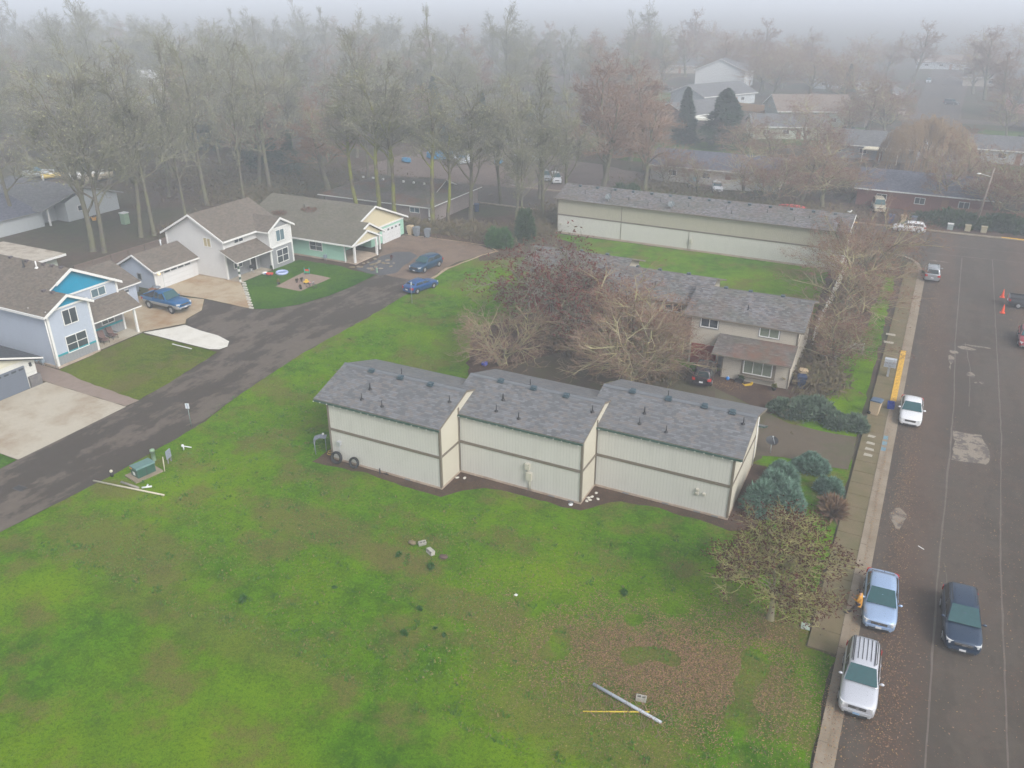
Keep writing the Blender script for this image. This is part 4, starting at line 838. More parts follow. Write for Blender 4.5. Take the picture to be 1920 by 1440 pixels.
far_house('brick house with slate-blue roof across the street corner behind the white hatchback', 1.0, 136.5, 19, 9.5, -2, 2.6, 2.1, plain('red_brick', (.17, .065, .05), .8, .3, 5), SH_BLUE, chimney=True)
far_house('grey house with open cream porch canopy beside the golden willow', -10.4, 176.5, 17, 10.5, -3, 2.5, 2.1, plain('dusk_blue_wall', (.20, .23, .27)), SH_FAR)
cp = thing('carport', 'cream flat carport canopy on posts in front of the grey house', 'carport', (-8.2, 169.6, 0), R(-3))
part(cp, 'canopy', plain('cream_canopy', (.62, .56, .42)), lambda b: b.prism([(-3.2, 2.3), (3.2, 2.3), (2.4, 2.5), (-2.6, 2.5)], 'y', -2.2, 1.2))
for xx in (-3, 0, 3): part(cp, 'post', TRIM_WHITE, lambda b: b.box(xx-.07, xx+.07, -2.1, -1.96, 0, 2.3))
far_house('grey-green house with tan patio roof left of the big bare maple', -29.5, 193, 15, 10, 20, 2.6, 2.0, WALL_MINTGREY, SH_FAR)
far_house('larger house with pale brown gabled roof behind the grey-green house', -28.5, 216, 17, 14, 24, 3.4, 3.0, plain('sage_wall', (.28, .31, .28)), SH_FARB)
far_house('dark house roof with skylight behind the narrow conifer', -53, 205, 17, 12, 62, 2.6, 2.4, plain('umber_wall', (.13, .10, .09)), SH_FAR)
far_house('grey house with wide roof behind the dark skylight house', -58, 243, 20, 13, 60, 2.8, 2.6, WALL_PALE, SH_FAR)
far_house('tall white gabled house farthest up the misty slope', -66, 290, 14, 16, 90, 5.2, 3.6, plain('fog_white_wall', (.55, .57, .58)), SH_FAR)
far_house('slate-roofed house behind the crossing trees and the parked white car', -31, 140, 21, 9, -1, 2.6, 2.0, plain('white_bungalow_wall', (.40, .38, .36)), SH_BLUE, gar=3)
far_house('slate roof bungalow right of the golden willow', 12.5, 182, 15, 9, 0, 2.5, 1.9, WALL_PALE, SH_FAR)
far_house('pink-walled bungalow at the right edge in the mist', 24, 262, 16, 11, 8, 2.6, 2.3, plain('pink_wall', (.5, .28, .26)), SH_FAR)
far_house('blue-grey roof house at the right edge beyond the hedge', 26.5, 226, 15, 12, 0, 2.7, 2.2, WALL_PALE, SH_BLUE)
far_house('pale house glimpsed through the wood at upper left', -205, 165, 26, 14, 25, 3.2, 2.2, WALL_PALE, SH_FAR)
far_house('white-roofed barn in the mist behind the left wood', -222, 208, 30, 12, 32, 3.4, 2.0, plain('barn_white', (.5, .5, .5)), plain('white_metal_roof', (.62, .63, .65)))
far_house('small tan storage building behind the parked white cars', -73, 149, 8, 4, 0, 2.2, 1.0, plain('storage_tan', (.30, .24, .20)), SH_FAR)
for i, (x, y, w, rz, lab) in enumerate([(-95, 330, 16, 20, 'faint house in the fog left of the farthest gable'), (-30, 300, 17, 5, 'faint low house in fog beyond the far cross street'), (14, 330, 18, 0, 'faint roof in the fog above the right edge houses'), (-2, 395, 20, 0, 'last faint tan roof at the end of the far street'),
        (40, 300, 18, -5, 'faint grey roof at the upper right corner'), (-55, 380, 18, 12, 'faintest house roof just below the top of the picture'), (-15, 262, 15, 90, 'dim bungalow at the left side of the far street')]):
    far_house(lab, x, y, w, 10, rz, 2.8, 2.2, WALL_PALE if i % 2 else plain('tan_far_wall', (.34, .30, .25)), SH_FAR if i != 3 else SH_FARB)
def fence_line(label, pts, h, mat, name='fence'):
    o = thing(name, label, 'fence', (pts[0][0], pts[0][1], 0)); b = MB(); p = MB()
    for i in range(len(pts)-1):
        a = Vector((*pts[i], 0))-Vector((*pts[0], 0)); c = Vector((*pts[i+1], 0))-Vector((*pts[0], 0)); d = (c-a); L = d.length; d.normalize(); nn = Vector((-d.y, d.x, 0))*.03
        b.prism([(a+nn).xy[:], (a-nn).xy[:], (c-nn).xy[:], (c+nn).xy[:]], 'z', .05, h)
        for j in range(int(L/2.4)+1):
            q = a+d*(j*2.4); p.box(q.x-.07, q.x+.07, q.y-.07, q.y+.07, 0, h+.12)
    b.build('panel', mat, o); p.build('post', mat, o)
fence_line('rust-red board fence beside the small green lawn across the cross street', [(-22.5, 143.0), (-16.5, 143.2), (-16, 150), (-12, 151)], 1.9, plain('red_fence', (.22, .075, .05)))
fence_line('white painted fence behind the trees across the cross street', [(-24.6, 146), (-24.2, 134), (-30, 133)], 1.6, plain('white_fence', (.5, .5, .48)))
fence_line('orange-tan new board fence between the far houses', [(-50, 232), (-37, 226), (-40, 214)], 1.9, plain('orange_fence', (.42, .25, .12)))
fence_line('long grey board fence across the misty back yards', [(-38, 214), (-15, 212), (-14, 232)], 1.7, plain('grey_fence', (.19, .17, .16)))
fence_line('brown fence along the right side of the cross street behind the hedge', [(4, 127.5), (22, 129), (34, 129.6)], 1.9, plain('brown_fence', (.20, .11, .07)))
# ================================================================ TREES, SHRUBS, GRASS
class TM:
    """fast triangle / thin tube collector"""
    def __init__(s): s.v = []; s.f = []; s.m = []
    def tube(s, a, b, r0, r1, n=3, m=0):
        d = b-a
        if d.length < 1e-5: return
        d.normalize(); u = d.orthogonal(); u.normalize(); w = d.cross(u); k = len(s.v)
        for p, r in ((a, r0), (b, r1)):
            for i in range(n):
                t = 6.2832*i/n; o = u*(r*math.cos(t))+w*(r*math.sin(t)); s.v.append((p.x+o.x, p.y+o.y, p.z+o.z))
        for i in range(n):
            j = (i+1) % n; s.f.append((k+i, k+j, k+n+j, k+n+i)); s.m.append(m)
    def tri(s, a, b, c, m=0):
        k = len(s.v); s.v += [a, b, c]; s.f.append((k, k+1, k+2)); s.m.append(m)
    def leaf(s, p, size, rnd, m=0, flat=0.0):
        u = Vector((rnd.gauss(0, 1), rnd.gauss(0, 1), rnd.gauss(0, 1)*(1-flat))).normalized(); w = u.cross(Vector((rnd.gauss(0, 1), rnd.gauss(0, 1), rnd.gauss(0, 1)*(1-flat)+flat))).normalized()
        if flat: w = Vector((-u.y, u.x, rnd.gauss(0, .25))).normalized()
        k = len(s.v); l, h = size*(.7+.6*rnd.random()), size*.45
        for q in (p-u*l*.5, p+w*h*.5, p+u*l*.5, p-w*h*.5): s.v.append((q.x, q.y, q.z))
        s.f.append((k, k+1, k+2, k+3)); s.m.append(m)
    def mesh(s, name, mats):
        me = bpy.data.meshes.new(name); me.from_pydata(s.v, [], s.f)
        for mm in (mats if isinstance(mats, (list, tuple)) else [mats]): me.materials.append(mm)
        me.polygons.foreach_set('material_index', s.m); me.update(); return me
def mobj(name, me, parent=None, loc=None, **tags):
    o = bpy.data.objects.new(name, me); COL.objects.link(o)
    if parent: o.parent = parent
    if loc: o.location = loc
    for k, v in tags.items(): o[k] = v
    return o
BARK_OAK = bark('oak_bark', (.125, .11, .092), (.15, .155, .08), .7, .9)
TWIG_OAK = bark('mossy_twigs', (.17, .158, .135), (.235, .24, .145), .7, .5)
BARK_PALE = bark('pale_bark', (.22, .20, .15), (.24, .235, .10), .6, 2)
TWIG_PALE = bark('pale_mossy_twigs', (.28, .245, .17), (.34, .325, .15), .7, 1.5)
TWIG_BROWN = bark('brown_twigs', (.22, .145, .11), (.26, .19, .125), .5, 1.5)
TWIG_FG = bark('foreground_twigs', (.33, .29, .15), (.33, .33, .11), .65, 1.5)
LEAF_RED = leafy('maroon_leaves', [(.3, (.065, .016, .012)), (.55, (.13, .034, .025)), (.75, (.20, .07, .048))], 3)
LEAF_MAR = leafy('dark_maroon_leaves', [(.3, (.035, .012, .010)), (.55, (.085, .028, .020)), (.75, (.14, .05, .035))], 3)
LEAF_RUST = leafy('rust_dry_leaves', [(.3, (.12, .045, .03)), (.6, (.22, .10, .07)), (.8, (.30, .17, .12))], 3)
LICHEN = leafy('lichen_tufts', [(.3, (.22, .22, .13)), (.55, (.32, .33, .19)), (.8, (.42, .42, .26))], 2)
MOSS_TRUNK = bark('mossy_trunk_bark', (.11, .09, .07), (.19, .21, .035), .9, .5)

def bare_tree(seed, H, r0, bole, L1, n1, nk, maxlev, lean=.15, up=.35, ang=(35, 65), ratio=.62, twig_r=.012, leafm=None, leafp=0.0, leafs=.12, stems=1, leaf_top=0.0, leaf_out=0.0, seg=.9, mats=(None, None), droop=0.0, leaf_n=3, flat_top=None, fit=None, fine=None, zmin=None):
    rnd = random.Random(seed); T = TM(); Cn = TM(); Z = Vector((0, 0, 1)); fm = (2 if leafm else 1) if fine else 0
    def rv(): return Vector((rnd.gauss(0, 1), rnd.gauss(0, 1), rnd.gauss(0, 1)))
    def rec(p, d, L, r, lev):
        ns = max(2, int(L/seg)) if lev < maxlev else 1
        k = T if lev <= 1 else Cn
        sides = 7 if lev == 0 else 5 if lev == 1 else 4 if lev == 2 else 3
        kids = nk[min(lev, len(nk)-1)]
        fork = [rnd.random() for _ in range(kids)]
        for i in range(ns):
            d = (d+rv()*(.10+.05*lev)+Z*((up if lev < maxlev-1 else up*.3)-droop*lev*.1)*.22).normalized()
            if flat_top and p.z > flat_top: d = Vector((d.x, d.y, d.z*.35)).normalized()
            q = p+d*(L/ns); f0 = 1-.62*(i/ns); f1 = 1-.62*((i+1)/ns)
            k.tube(p, q, max(r*f0, twig_r*.6), max(r*f1, twig_r*.4), sides, fm if (fm and lev >= maxlev-1) else 0)
            if lev < maxlev:
                for ff in fork:
                    lo, hi = i/ns, (i+1)/ns
                    tt = .28+.72*ff
                    if lo < tt <= hi or (i == ns-1 and tt > hi):
                        a = R(rnd.uniform(*ang)); ax = d.cross(rv()).normalized()
                        c = (Matrix.Rotation(a, 3, ax) @ d).normalized()
                        if lev >= 1: c = (c+Vector((p.x, p.y, 0)).normalized()*.25*(1 if p.xy.length > .5 else 0)+Z*.12).normalized()
                        if c.z < -.35: c.z *= .3; c.normalize()
                        if zmin is not None and c.z < zmin: c.z = zmin; c.normalize()
                        s_ = (tt-lo)*ns; pp = p.lerp(q, min(1, max(0, s_)))
                        rec(pp, c, L*ratio*rnd.uniform(.75, 1.2), max(r*.55, twig_r), lev+1)
            p = q
        if lev == maxlev and leafm and rnd.random() < leafp*(1 if not leaf_out else min(1, (Vector((p.x, p.y, (p.z-H*.5)*1.3)).length/(L1*leaf_out))**3)):
            for _ in range(leaf_n): Cn.leaf(p+rv()*.09, leafs, rnd, 1)
        return p
    def rec0(base, d, h):
        rr = r0; p = base; ns = max(3, int(h/1.2)); pts = []
        for i in range(ns):
            d = (d+rv()*.05*lean*4+Z*.06).normalized(); q = p+d*(h/ns)
            f0 = rr*(1-.55*i/ns); f1 = rr*(1-.55*(i+1)/ns)
            if i == 0: T.tube(p-Z*.1, p+(q-p)*.12, f0*1.45, f0*1.08, 9); T.tube(p+(q-p)*.12, q, f0*1.08, f1, 9)
            else: T.tube(p, q, f0, f1, 8)
            pts.append((p, q, d, f1)); p = q
        nb = n1
        for j in range(nb):
            t = bole+(1-bole)*(j+rnd.random()*.8)/nb; i = min(ns-1, int(t*ns)); (a, q, dd, rad) = pts[i]
            pp = a.lerp(q, t*ns-i); az = j*2.399+rnd.random()*.8; an = R(rnd.uniform(*ang))
            c = Vector((math.cos(az)*math.sin(an), math.sin(az)*math.sin(an), math.cos(an)))
            rec(pp, c, L1*rnd.uniform(.75, 1.15)*(1-.35*t), rad*.62, 1)
        rec(p, d, L1*.8, pts[-1][3], 1)
    for s_ in range(stems):
        a = s_*6.283/stems+rnd.random(); l_ = lean if stems == 1 else .55
        rec0(Vector((0, 0, 0)), Vector((math.cos(a)*l_, math.sin(a)*l_, 1)).normalized(), H*(1 if stems == 1 else .8))
    if fit:                      # crown radius and height the tree has
        xs = sorted(v[0] for v in Cn.v); ys = sorted(v[1] for v in Cn.v); zs = sorted(v[2] for v in Cn.v); k = len(xs)
        cx, cy = (xs[k//40]+xs[-k//40])/2, (ys[k//40]+ys[-k//40])/2; rx, ry = (xs[-k//40]-xs[k//40])/2, (ys[-k//40]-ys[k//40])/2; h = zs[-k//60]
        for M_ in (T, Cn): M_.v = [((v[0]-cx*min(1, v[2]/(h*.6)))*fit[0]/rx, (v[1]-cy*min(1, v[2]/(h*.6)))*fit[0]/ry, v[2]*fit[1]/h) for v in M_.v]
    return T.mesh('trunk', mats[0]), Cn.mesh('crown', [mats[1]]+([leafm] if leafm else [])+([fine] if fine else []))
def make_tree(name, label, meshes, loc, rz=0.0, sc=1.0, group=None, cat='tree'):
    o = thing(name, label, cat, loc, rz, group); o.scale = (sc, sc, sc) if not isinstance(sc, tuple) else sc
    mobj('trunk', meshes[0], o); mobj('crown', meshes[1], o); return o
NT_RND = random.Random(11)

# -- the trees one can tell apart
fg = bare_tree(5, 1.7, .12, .62, 2.5, 13, [5, 5, 5, 4, 4], 5, up=.30, ang=(30, 82), ratio=.62, twig_r=.008, leafm=LEAF_MAR, leafp=1.0, leafs=.12, seg=.4, mats=(BARK_PALE, TWIG_FG), leaf_n=3, leaf_out=1.68, zmin=.12, fit=(2.6, 5.8))
make_tree('small_bare_tree', 'small round-headed tree with pale branches and maroon leaf tips beside the pavement at lower right', fg, (-2.75, 35.0, .02), 0, 1)
t2 = bare_tree(21, 1.3, .17, .5, 3.5, 5, [4, 5, 4, 4, 3], 5, stems=4, up=.22, ang=(32, 72), ratio=.62, twig_r=.008, seg=.6, mats=(BARK_PALE, TWIG_PALE), fine=TWIG_BROWN, fit=(4.9, 6.0))
make_tree('mossy_bare_tree', 'wide multi-stemmed bare tree with pale mossy limbs just behind the middle grey roof', t2, (-18.6, 58.6, 0), 1.0, 1)
t1 = bare_tree(33, 1.6, .14, .45, 2.9, 6, [4, 5, 4, 4, 3], 5, stems=2, up=.18, ang=(35, 70), ratio=.62, twig_r=.008, seg=.6, mats=(BARK_PALE, TWIG_PALE), fine=TWIG_BROWN, fit=(4.1, 5.0))
make_tree('mossy_bare_tree', 'bare mossy tree at the left end of the court beside the blue bag', t1, (-29.4, 56.9, 0), 0, 1)
t3 = bare_tree(44, 3.2, .2, .35, 3.6, 6, [4, 5, 5, 4, 2], 5, stems=2, up=.42, ang=(28, 62), ratio=.62, twig_r=.012, seg=.7, leafm=LEAF_RED, leafp=.8, leafs=.20, leaf_out=1.0, mats=(BARK_OAK, TWIG_OAK), leaf_n=3, fit=(4.9, 8.6))
make_tree('red_leaved_tree', 'taller tree with dark red leaves in front of the left end of the rear apartments', t3, (-27.6, 63.4, 0), .5, 1)
t4 = bare_tree(45, 2.6, .14, .4, 3.1, 6, [4, 5, 4, 4, 3], 5, stems=2, up=.35, ang=(30, 65), ratio=.6, twig_r=.008, seg=.7, leafm=LEAF_RUST, leafp=.2, leafs=.12, mats=(BARK_OAK, TWIG_PALE), leaf_n=3, fine=TWIG_BROWN, fit=(4.2, 7.4))
make_tree('rusty_bare_tree', 'twiggy rust-tinted tree in front of the middle unit of the rear apartments', t4, (-20.6, 63.4, 0), 2.0, 1)
make_tree('rusty_bare_tree', 'dense rust-brown bush-like tree beside the left-hand wall of the nearest red garage door', t4, (-16.6, 62.2, 0), 4.0, (.6, .55, .6))
t5 = bare_tree(52, 4.6, .18, .35, 4.0, 7, [4, 5, 5, 4, 3], 5, up=.4, ang=(30, 65), ratio=.62, twig_r=.009, seg=.8, leafm=LEAF_RUST, leafp=.22, leafs=.14, mats=(BARK_OAK, TWIG_PALE), leaf_n=2, fine=TWIG_BROWN, fit=(5.2, 9.4))
make_tree('rusty_bare_tree', 'large bare tree with rusty seed clusters by the far end of the pavement', t5, (-3.6, 83.5, 0), 0, 1.0)
make_tree('rusty_bare_tree', 'middle tree of the row between the rear apartments and the street', t5, (-3.4, 75.5, 0), 2.1, .9)
make_tree('rusty_bare_tree', 'nearest low tree of the row beside the right wall of the rear apartments', t4, (-3.9, 68.9, 0), 1.1, (.85, .85, .7))
make_tree('rusty_bare_tree', 'thin rust-tinted tree at the right end of the long building', t4, (-4.6, 93.0, 0), 3.1, 1.1)

# -- mossy oaks of the wood
oak = []
for i, (H, L1, fr, fh) in enumerate([(12.5, 5.4, 4.4, 20.5), (13.5, 4.8, 3.6, 22), (11.5, 5.8, 5.2, 19), (14, 4.6, 3.2, 23), (12.5, 5.2, 4.2, 20), (10, 6.0, 5.0, 17)]):
    oak.append(bare_tree(100+i, H, .27, .34, L1, 11, [4, 5, 5, 4, 3], 5, up=.5, ang=(20, 60), ratio=.61, twig_r=.018, seg=1.1, lean=.14, mats=(BARK_OAK, TWIG_OAK), leafm=LICHEN, leafp=.22, leafs=.2, leaf_n=1, fit=(fr, fh)))
ash = bare_tree(131, 9, .3, .35, 4.2, 9, [5, 5, 5, 4, 3], 5, up=.4, ang=(28, 62), ratio=.60, twig_r=.020, seg=1.0, mats=(BARK_OAK, TWIG_BROWN), leafm=LEAF_RUST, leafp=.05, leafs=.2, fit=(4.6, 15))
mossy = [bare_tree(171+q, 14.5, .27, .58, 4.6, 10, [4, 5, 5, 4, 3], 5, up=.4, ang=(24, 62), ratio=.61, twig_r=.017, seg=1.1, lean=.14, mats=(MOSS_TRUNK, TWIG_OAK), leafm=LICHEN, leafp=.2, leafs=.2, leaf_n=1, fit=(4.6, 19.5)) for q in (0, 1)]
specific = [(-108.5, 67.8, 0, 'thin dark trunk against the pale house at the far left edge', .95, 0), (-89.6, 64.7, 2, 'left trunk of the big twin oaks in the bare yard', 1.05, 0), (-87.9, 64.9, 0, 'right trunk of the big twin oaks in the bare yard', 1.08, 1.3),
 (-89.4, 71.8, 4, 'slender leaning oak just behind the twin oaks by the pale box', 1.0, .4), (-88.6, 73.2, 1, 'straight pale oak by the long yard fence', 1.0, 2.2), (-90.5, 80.5, 3, 'tall oak left of the white house gable', .98, .8), (-94.5, 88.4, 1, 'oak with pale bark above the white house roof', 1.0, 4),
 (-89.9, 91.2, 3, 'second pale oak right of the white house ridge', .95, 5), (-80.0, 108.8, 3, 'oak with leaning limb above the ridge of the mint house', 1.0, 2.6), (-75.5, 108, 4, 'oak behind the left end of the mossy roof', .96, 1), (-70.5, 92.7, 'm0', 'moss-footed oak in front of the left part of the mossy roof', .93, 1.9), (-66.4, 92.5, 'm1', 'moss-footed oak in front of the middle of the mossy roof', .98, 3.3),
 (-63.9, 92.6, 'm0', 'slim moss-footed oak right of the middle of the mossy roof', .9, .2), (-58.4, 93.2, 'm1', 'bright mossy oak at the corner of the old taupe house', .92, 4.4), (-56.8, 94.6, 'm0', 'forked mossy oak just right of the taupe house corner', .72, 5.2), (-55.6, 98.6, 2, 'big oak with sweeping limbs beside the blue bin', .95, .9),
 (-55.9, 108.5, 4, 'ivy-footed oak farther back beside the brown lot', .86, 2.9), (-49.3, 100.2, 0, 'crooked oak left of the long building', .8, 1.7), (-47.0, 103.5, 2, 'oak leaning over the left end of the long roof', .8, .3), (-52.4, 114.5, 1, 'oak beside the two white cars of the brown lot', .84, 4.9), (-45.6, 109.5, 4, 'oak behind the left end of the long building', .8, 3.6), (-46.5, 96.4, 1, 'thin bare oak between the green bush and the long building', .62, 2.2)]
for (x, y, k, lab, s, rz) in specific:
    me = mossy[int(k[1])] if isinstance(k, str) else oak[k]
    make_tree('oak_tree', lab, me, (x, y, 0), rz, s)
def in_wood(x, y):
    if y < 84 or x > -43-(y-95)*.21: return False
    if -93 < x < -44 and 106 < y < 146: return False
    if x > -84 and y < 114: return False
    if x > -100 and y < 98: return False
    if -147 < x < -118 and 84 < y < 103: return False
    if x < -94 and y < 86: return False
    if (abs(x+205) < 20 and abs(y-163) < 12) or (abs(x+222) < 22 and abs(y-206) < 14): return False
    return True
pts = []
rr_ = random.Random(3)
tries = 0
while len(pts) < 262 and tries < 20000:
    tries += 1
    y = 84+rr_.random()**1.25*250; x = -43-(y-95)*.21-rr_.random()*(105+y*.75)
    if not in_wood(x, y): continue
    if any((x-a)**2+(y-b_)**2 < (4.2+y*.012)**2 for a, b_ in pts): continue
    pts.append((x, y))
for i, (x, y) in enumerate(pts):
    k = rr_.randrange(8); me = oak[k] if k < 6 else ash
    far = y > 190
    make_tree('oak_tree', 'tall mossy leafless tree standing in the misty wood', me, (x, y, 0), rr_.random()*6.28, (lambda q: (q*rr_.uniform(.85, 1.15), q*rr_.uniform(.85, 1.15), q*rr_.uniform(.62, 1.05)))(rr_.uniform(.85, 1.15)), group='leafless trees of the misty wood')
# trees behind the long building and among the far houses
street_trees = [(-45, 122, 'a', .9), (-39, 125, 'a', .8), (-48, 132, 'a', 1.05), (-44, 140, 'a', .9), (-50, 150, 'a', 1.0), (-38, 133, 'r', .7), (-24, 126.5, 'p', .75), (-19.5, 124, 'r', .82), (-31, 126, 'p', .62), (-16, 129, 'p', .8), (-20, 134, 'r', .85), (-12.5, 126, 'p', .9), (-9.5, 133, 'r', .75), (-25, 150, 'p', .8), (-31, 155, 'p', .8), (-17, 158, 'r', 1.0), (-21, 166, 'p', 1.0),
  (3.5, 133, 'p', .8), (9.5, 129, 'r', 1.0), (13, 134, 'p', .95), (16.5, 128, 'p', 1.05), (6.5, 140, 'p', .9), (19, 138, 'p', .9), (-14, 208, 'p', 1.1), (-11, 218, 'r', 1.1), (-17, 200, 'r', .9), (-9.5, 200, 'p', .9), (-22, 240, 'p', 1.2), (-35, 262, 'p', 1.2), (-45, 262, 'p', 1.2), (-25, 275, 'p', 1.2), (14, 212, 'p', .8), (21, 204, 'p', .8),
  (16, 250, 'p', 1.0), (28, 280, 'p', 1.1), (-48, 300, 'p', 1.3), (-90, 280, 'p', 1.3), (-100, 300, 'p', 1.3), (-75, 330, 'p', 1.3), (-20, 340, 'p', 1.3), (8, 300, 'p', 1.1), (-60, 190, 'p', .8), (-66, 205, 'p', .9), (-80, 262, 'p', 1.1), (30, 160, 'p', .9), (24, 178, 'p', .9), (-52, 168, 'p', .8), (-60, 160, 'a', .9), (-66, 176, 'a', 1.0)]
names = {'a': (ash, 'ash_tree', 'bare brown-twigged tree near the far houses'), 'p': (t5, 'bare_tree', ''), 'r': (t4, 'rusty_bare_tree', '')}
for i, (x, y, k, s) in enumerate(street_trees):
    me, nm, _ = names[k]
    make_tree(nm, 'leafless brownish garden tree among the far houses', me, (x, y, 0), i*1.3, s*1.12, group='garden trees of the far neighbourhood')
xr = random.Random(29); n_x = 0
while n_x < 46:
    y = xr.uniform(245, 450); x = xr.uniform(-85-(y-250)*.35, 45+(y-250)*.1)
    if -7 < x < 8 or 225 < y < 243: continue
    k = 'apr'[xr.randrange(3)]; me, nm, _ = names[k]; s_ = xr.uniform(.9, 1.35)
    make_tree(nm, 'leafless brownish garden tree among the far houses', me, (x, y, 0), xr.random()*6.28, s_*(1.0 if k == 'a' else 1.25), group='garden trees of the far neighbourhood'); n_x += 1
# -- conifers
def conifer(seed, H, rad, mat, n=3800, shape=1.0, base=.1):
    rnd = random.Random(seed); T = TM(); T.tube(Vector((0, 0, -.1)), Vector((0, 0, H*.55)), .22, .1, 7); Cn = TM()
    for i in range(n):
        t = rnd.random()**.85; z = H*(base+(1-base)*t); r = rad*((1-t)**shape)*(.62+.38*rnd.random())*(.8+.3*mn.noise(Vector((rnd.random()*.2, t*7, seed))))
        a = rnd.random()*6.283; r *= 1+.22*math.sin(a*3+t*11+seed)
        p = Vector((r*math.cos(a), r*math.sin(a), z)); o = Vector((math.cos(a), math.sin(a), rnd.uniform(-.5, .35))).normalized(); w = Vector((-o.y, o.x, rnd.gauss(0, .3))).normalized(); l = rnd.uniform(.35, .75); h = rnd.uniform(.12, .25)
        q = p-o*l*.5; e = p+o*l*.6
        Cn.tri((q+w*h)[:], (q-w*h)[:], e[:])
    return T.mesh('trunk', BARK_OAK), Cn.mesh('crown', mat)
NEEDLE = leafy('dark_needles', [(.3, (.015, .035, .02)), (.6, (.035, .065, .035)), (.8, (.06, .085, .04))], 1.2)
NEEDLE_OL = leafy('olive_needles', [(.3, (.035, .05, .022)), (.6, (.065, .085, .035)), (.8, (.10, .10, .045))], 1.0)
c1 = conifer(1, 8.6, 2.9, NEEDLE, 5200, .72, .02); c2 = conifer(2, 7.6, 4.2, NEEDLE, 7000, .55, .1)
make_tree('conifer_tree', 'narrow pointed conifer left of the pale canopy in the middle distance', c1, (-46.3, 173, 0), 0, 1.28)
make_tree('conifer_tree', 'broad two-topped conifer right of the pale canopy in the middle distance', c2, (-37.7, 170.4, 0), .6, (1.35, 1.35, 1.5))
cf = conifer(3, 13, 4.5, NEEDLE, 5200, .9, .05)
for i, (x, y, s) in enumerate([(-128, 122, 1.0), (-120, 127, 1.1), (-112, 118, .9), (-105, 113, 1.05), (-98, 111, .8), (-137, 128, 1), (-92, 150, 1.0), (-84, 155, .9), (-100, 162, 1.1), (-110, 172, 1.1), (-76, 160, .8), (-148, 140, 1.1)]):
    make_tree('fir_tree', 'dark evergreen standing among the bare trees of the wood', cf, (x, y, 0), i*1.1, s*.85, group='dark evergreens in the wood')
for i, (x, y, s) in enumerate([(-24, 256, .8), (-12, 232, .6), (-78, 230, .8)]):
    make_tree('fir_tree', 'blue-dark evergreen fading in the mist above the far houses', cf, (x, y, 0), i*1.7, s, group='evergreens between the far houses')
# golden willow
def willow(seed, H, rad):
    rnd = random.Random(seed); T = TM(); Cn = TM(); p = Vector((0, 0, 0))
    T.tube(Vector((0, 0, -.1)), Vector((.1, 0, 2.4)), .5, .38, 8)
    for i in range(16):
        a = i*2.399; l = rad*(.35+.45*rnd.random()); e = Vector((math.cos(a)*l, math.sin(a)*l, H*(.62+.25*rnd.random()))); m = Vector((e.x*.35, e.y*.35, H*.5)); T.tube(Vector((.1, 0, 2.2)), m, .2, .13, 5); T.tube(m, e, .13, .05, 5)
    for i in range(3400):
        a = rnd.random()*6.283; rr = rad*math.sqrt(rnd.random())*(1+.16*math.sin(3*a+1)+.1*math.sin(7*a)); zt = H*math.sqrt(max(0, 1-(rr/rad)**2*.78))*(.78+.3*rnd.random()+.10*math.sin(a*5)); q = Vector((rr*math.cos(a), rr*math.sin(a), zt)); L = rnd.uniform(.8, 2.6)*(.5+rr/rad)
        o = Vector((math.cos(a), math.sin(a), 0)); e = q+o*.35*L*.4-Vector((0, 0, L)); k = q-o*1.0-Vector((0, 0, .5))
        Cn.tube(k, q, .022, .02, 3); Cn.tube(q, e, .025, .012, 3)
    return T.mesh('trunk', BARK_OAK), Cn.mesh('crown', leafy('golden_withes', [(.3, (.22, .15, .09)), (.6, (.33, .235, .14)), (.8, (.42, .32, .20))], .5))
make_tree('willow_tree', 'big dome-shaped golden willow among the far houses', willow(9, 8.6, 7.8), (-.6, 162, 0), 0, 1.0)
# -- shrubs
def bush(seed, rx, ry, h, mat, n, leaf, stiff=.6, twig=True, name='foliage', lobes=5, core=None):
    """separate sprays of foliage leaning outwards from several centres"""
    rnd = random.Random(seed); Cn = TM(); cs = []
    for i in range(lobes):
        a = rnd.random()*6.283; q = rnd.random()**.6*.62; cs.append((math.cos(a)*rx*q, math.sin(a)*ry*q, rnd.uniform(.55, 1.0)))
    for i in range(n):
        cx, cy, sc = cs[rnd.randrange(lobes)]; a = rnd.random()*6.283; el = rnd.random()**.8*1.45
        o = Vector((math.cos(a)*math.cos(el), math.sin(a)*math.cos(el), math.sin(el)))
        rr = (.45+.55*rnd.random()**.4)*sc; p = Vector((cx+o.x*rx*.62*rr, cy+o.y*ry*.62*rr, .08+o.z*h*rr*(.8+.35*rnd.random())))
        d = (o*stiff+Vector((rnd.gauss(0, .35), rnd.gauss(0, .35), rnd.gauss(.15, .3)))).normalized(); w = d.cross(Vector((rnd.gauss(0, 1), rnd.gauss(0, 1), rnd.gauss(0, 1)))).normalized(); l = leaf*rnd.uniform(.6, 1.4)
        for s_ in (-1, 0, 1):
            dd = (d+w*s_*.45).normalized(); ww = dd.cross(w if s_ == 0 else d).normalized()*l*.13
            q0 = p+dd*l*.1; Cn.tri((q0+ww)[:], (q0-ww)[:], (p+dd*l)[:])
    return Cn.mesh(name, mat)
JUN = leafy('blue_green_juniper', [(.30, (.045, .095, .07)), (.48, (.11, .20, .15)), (.6, (.20, .32, .25)), (.72, (.33, .46, .37))], 3.5)
JUN2 = leafy('worn_juniper', [(.30, (.04, .065, .045)), (.48, (.10, .15, .105)), (.60, (.18, .25, .17)), (.70, (.22, .12, .08))], 2.0)
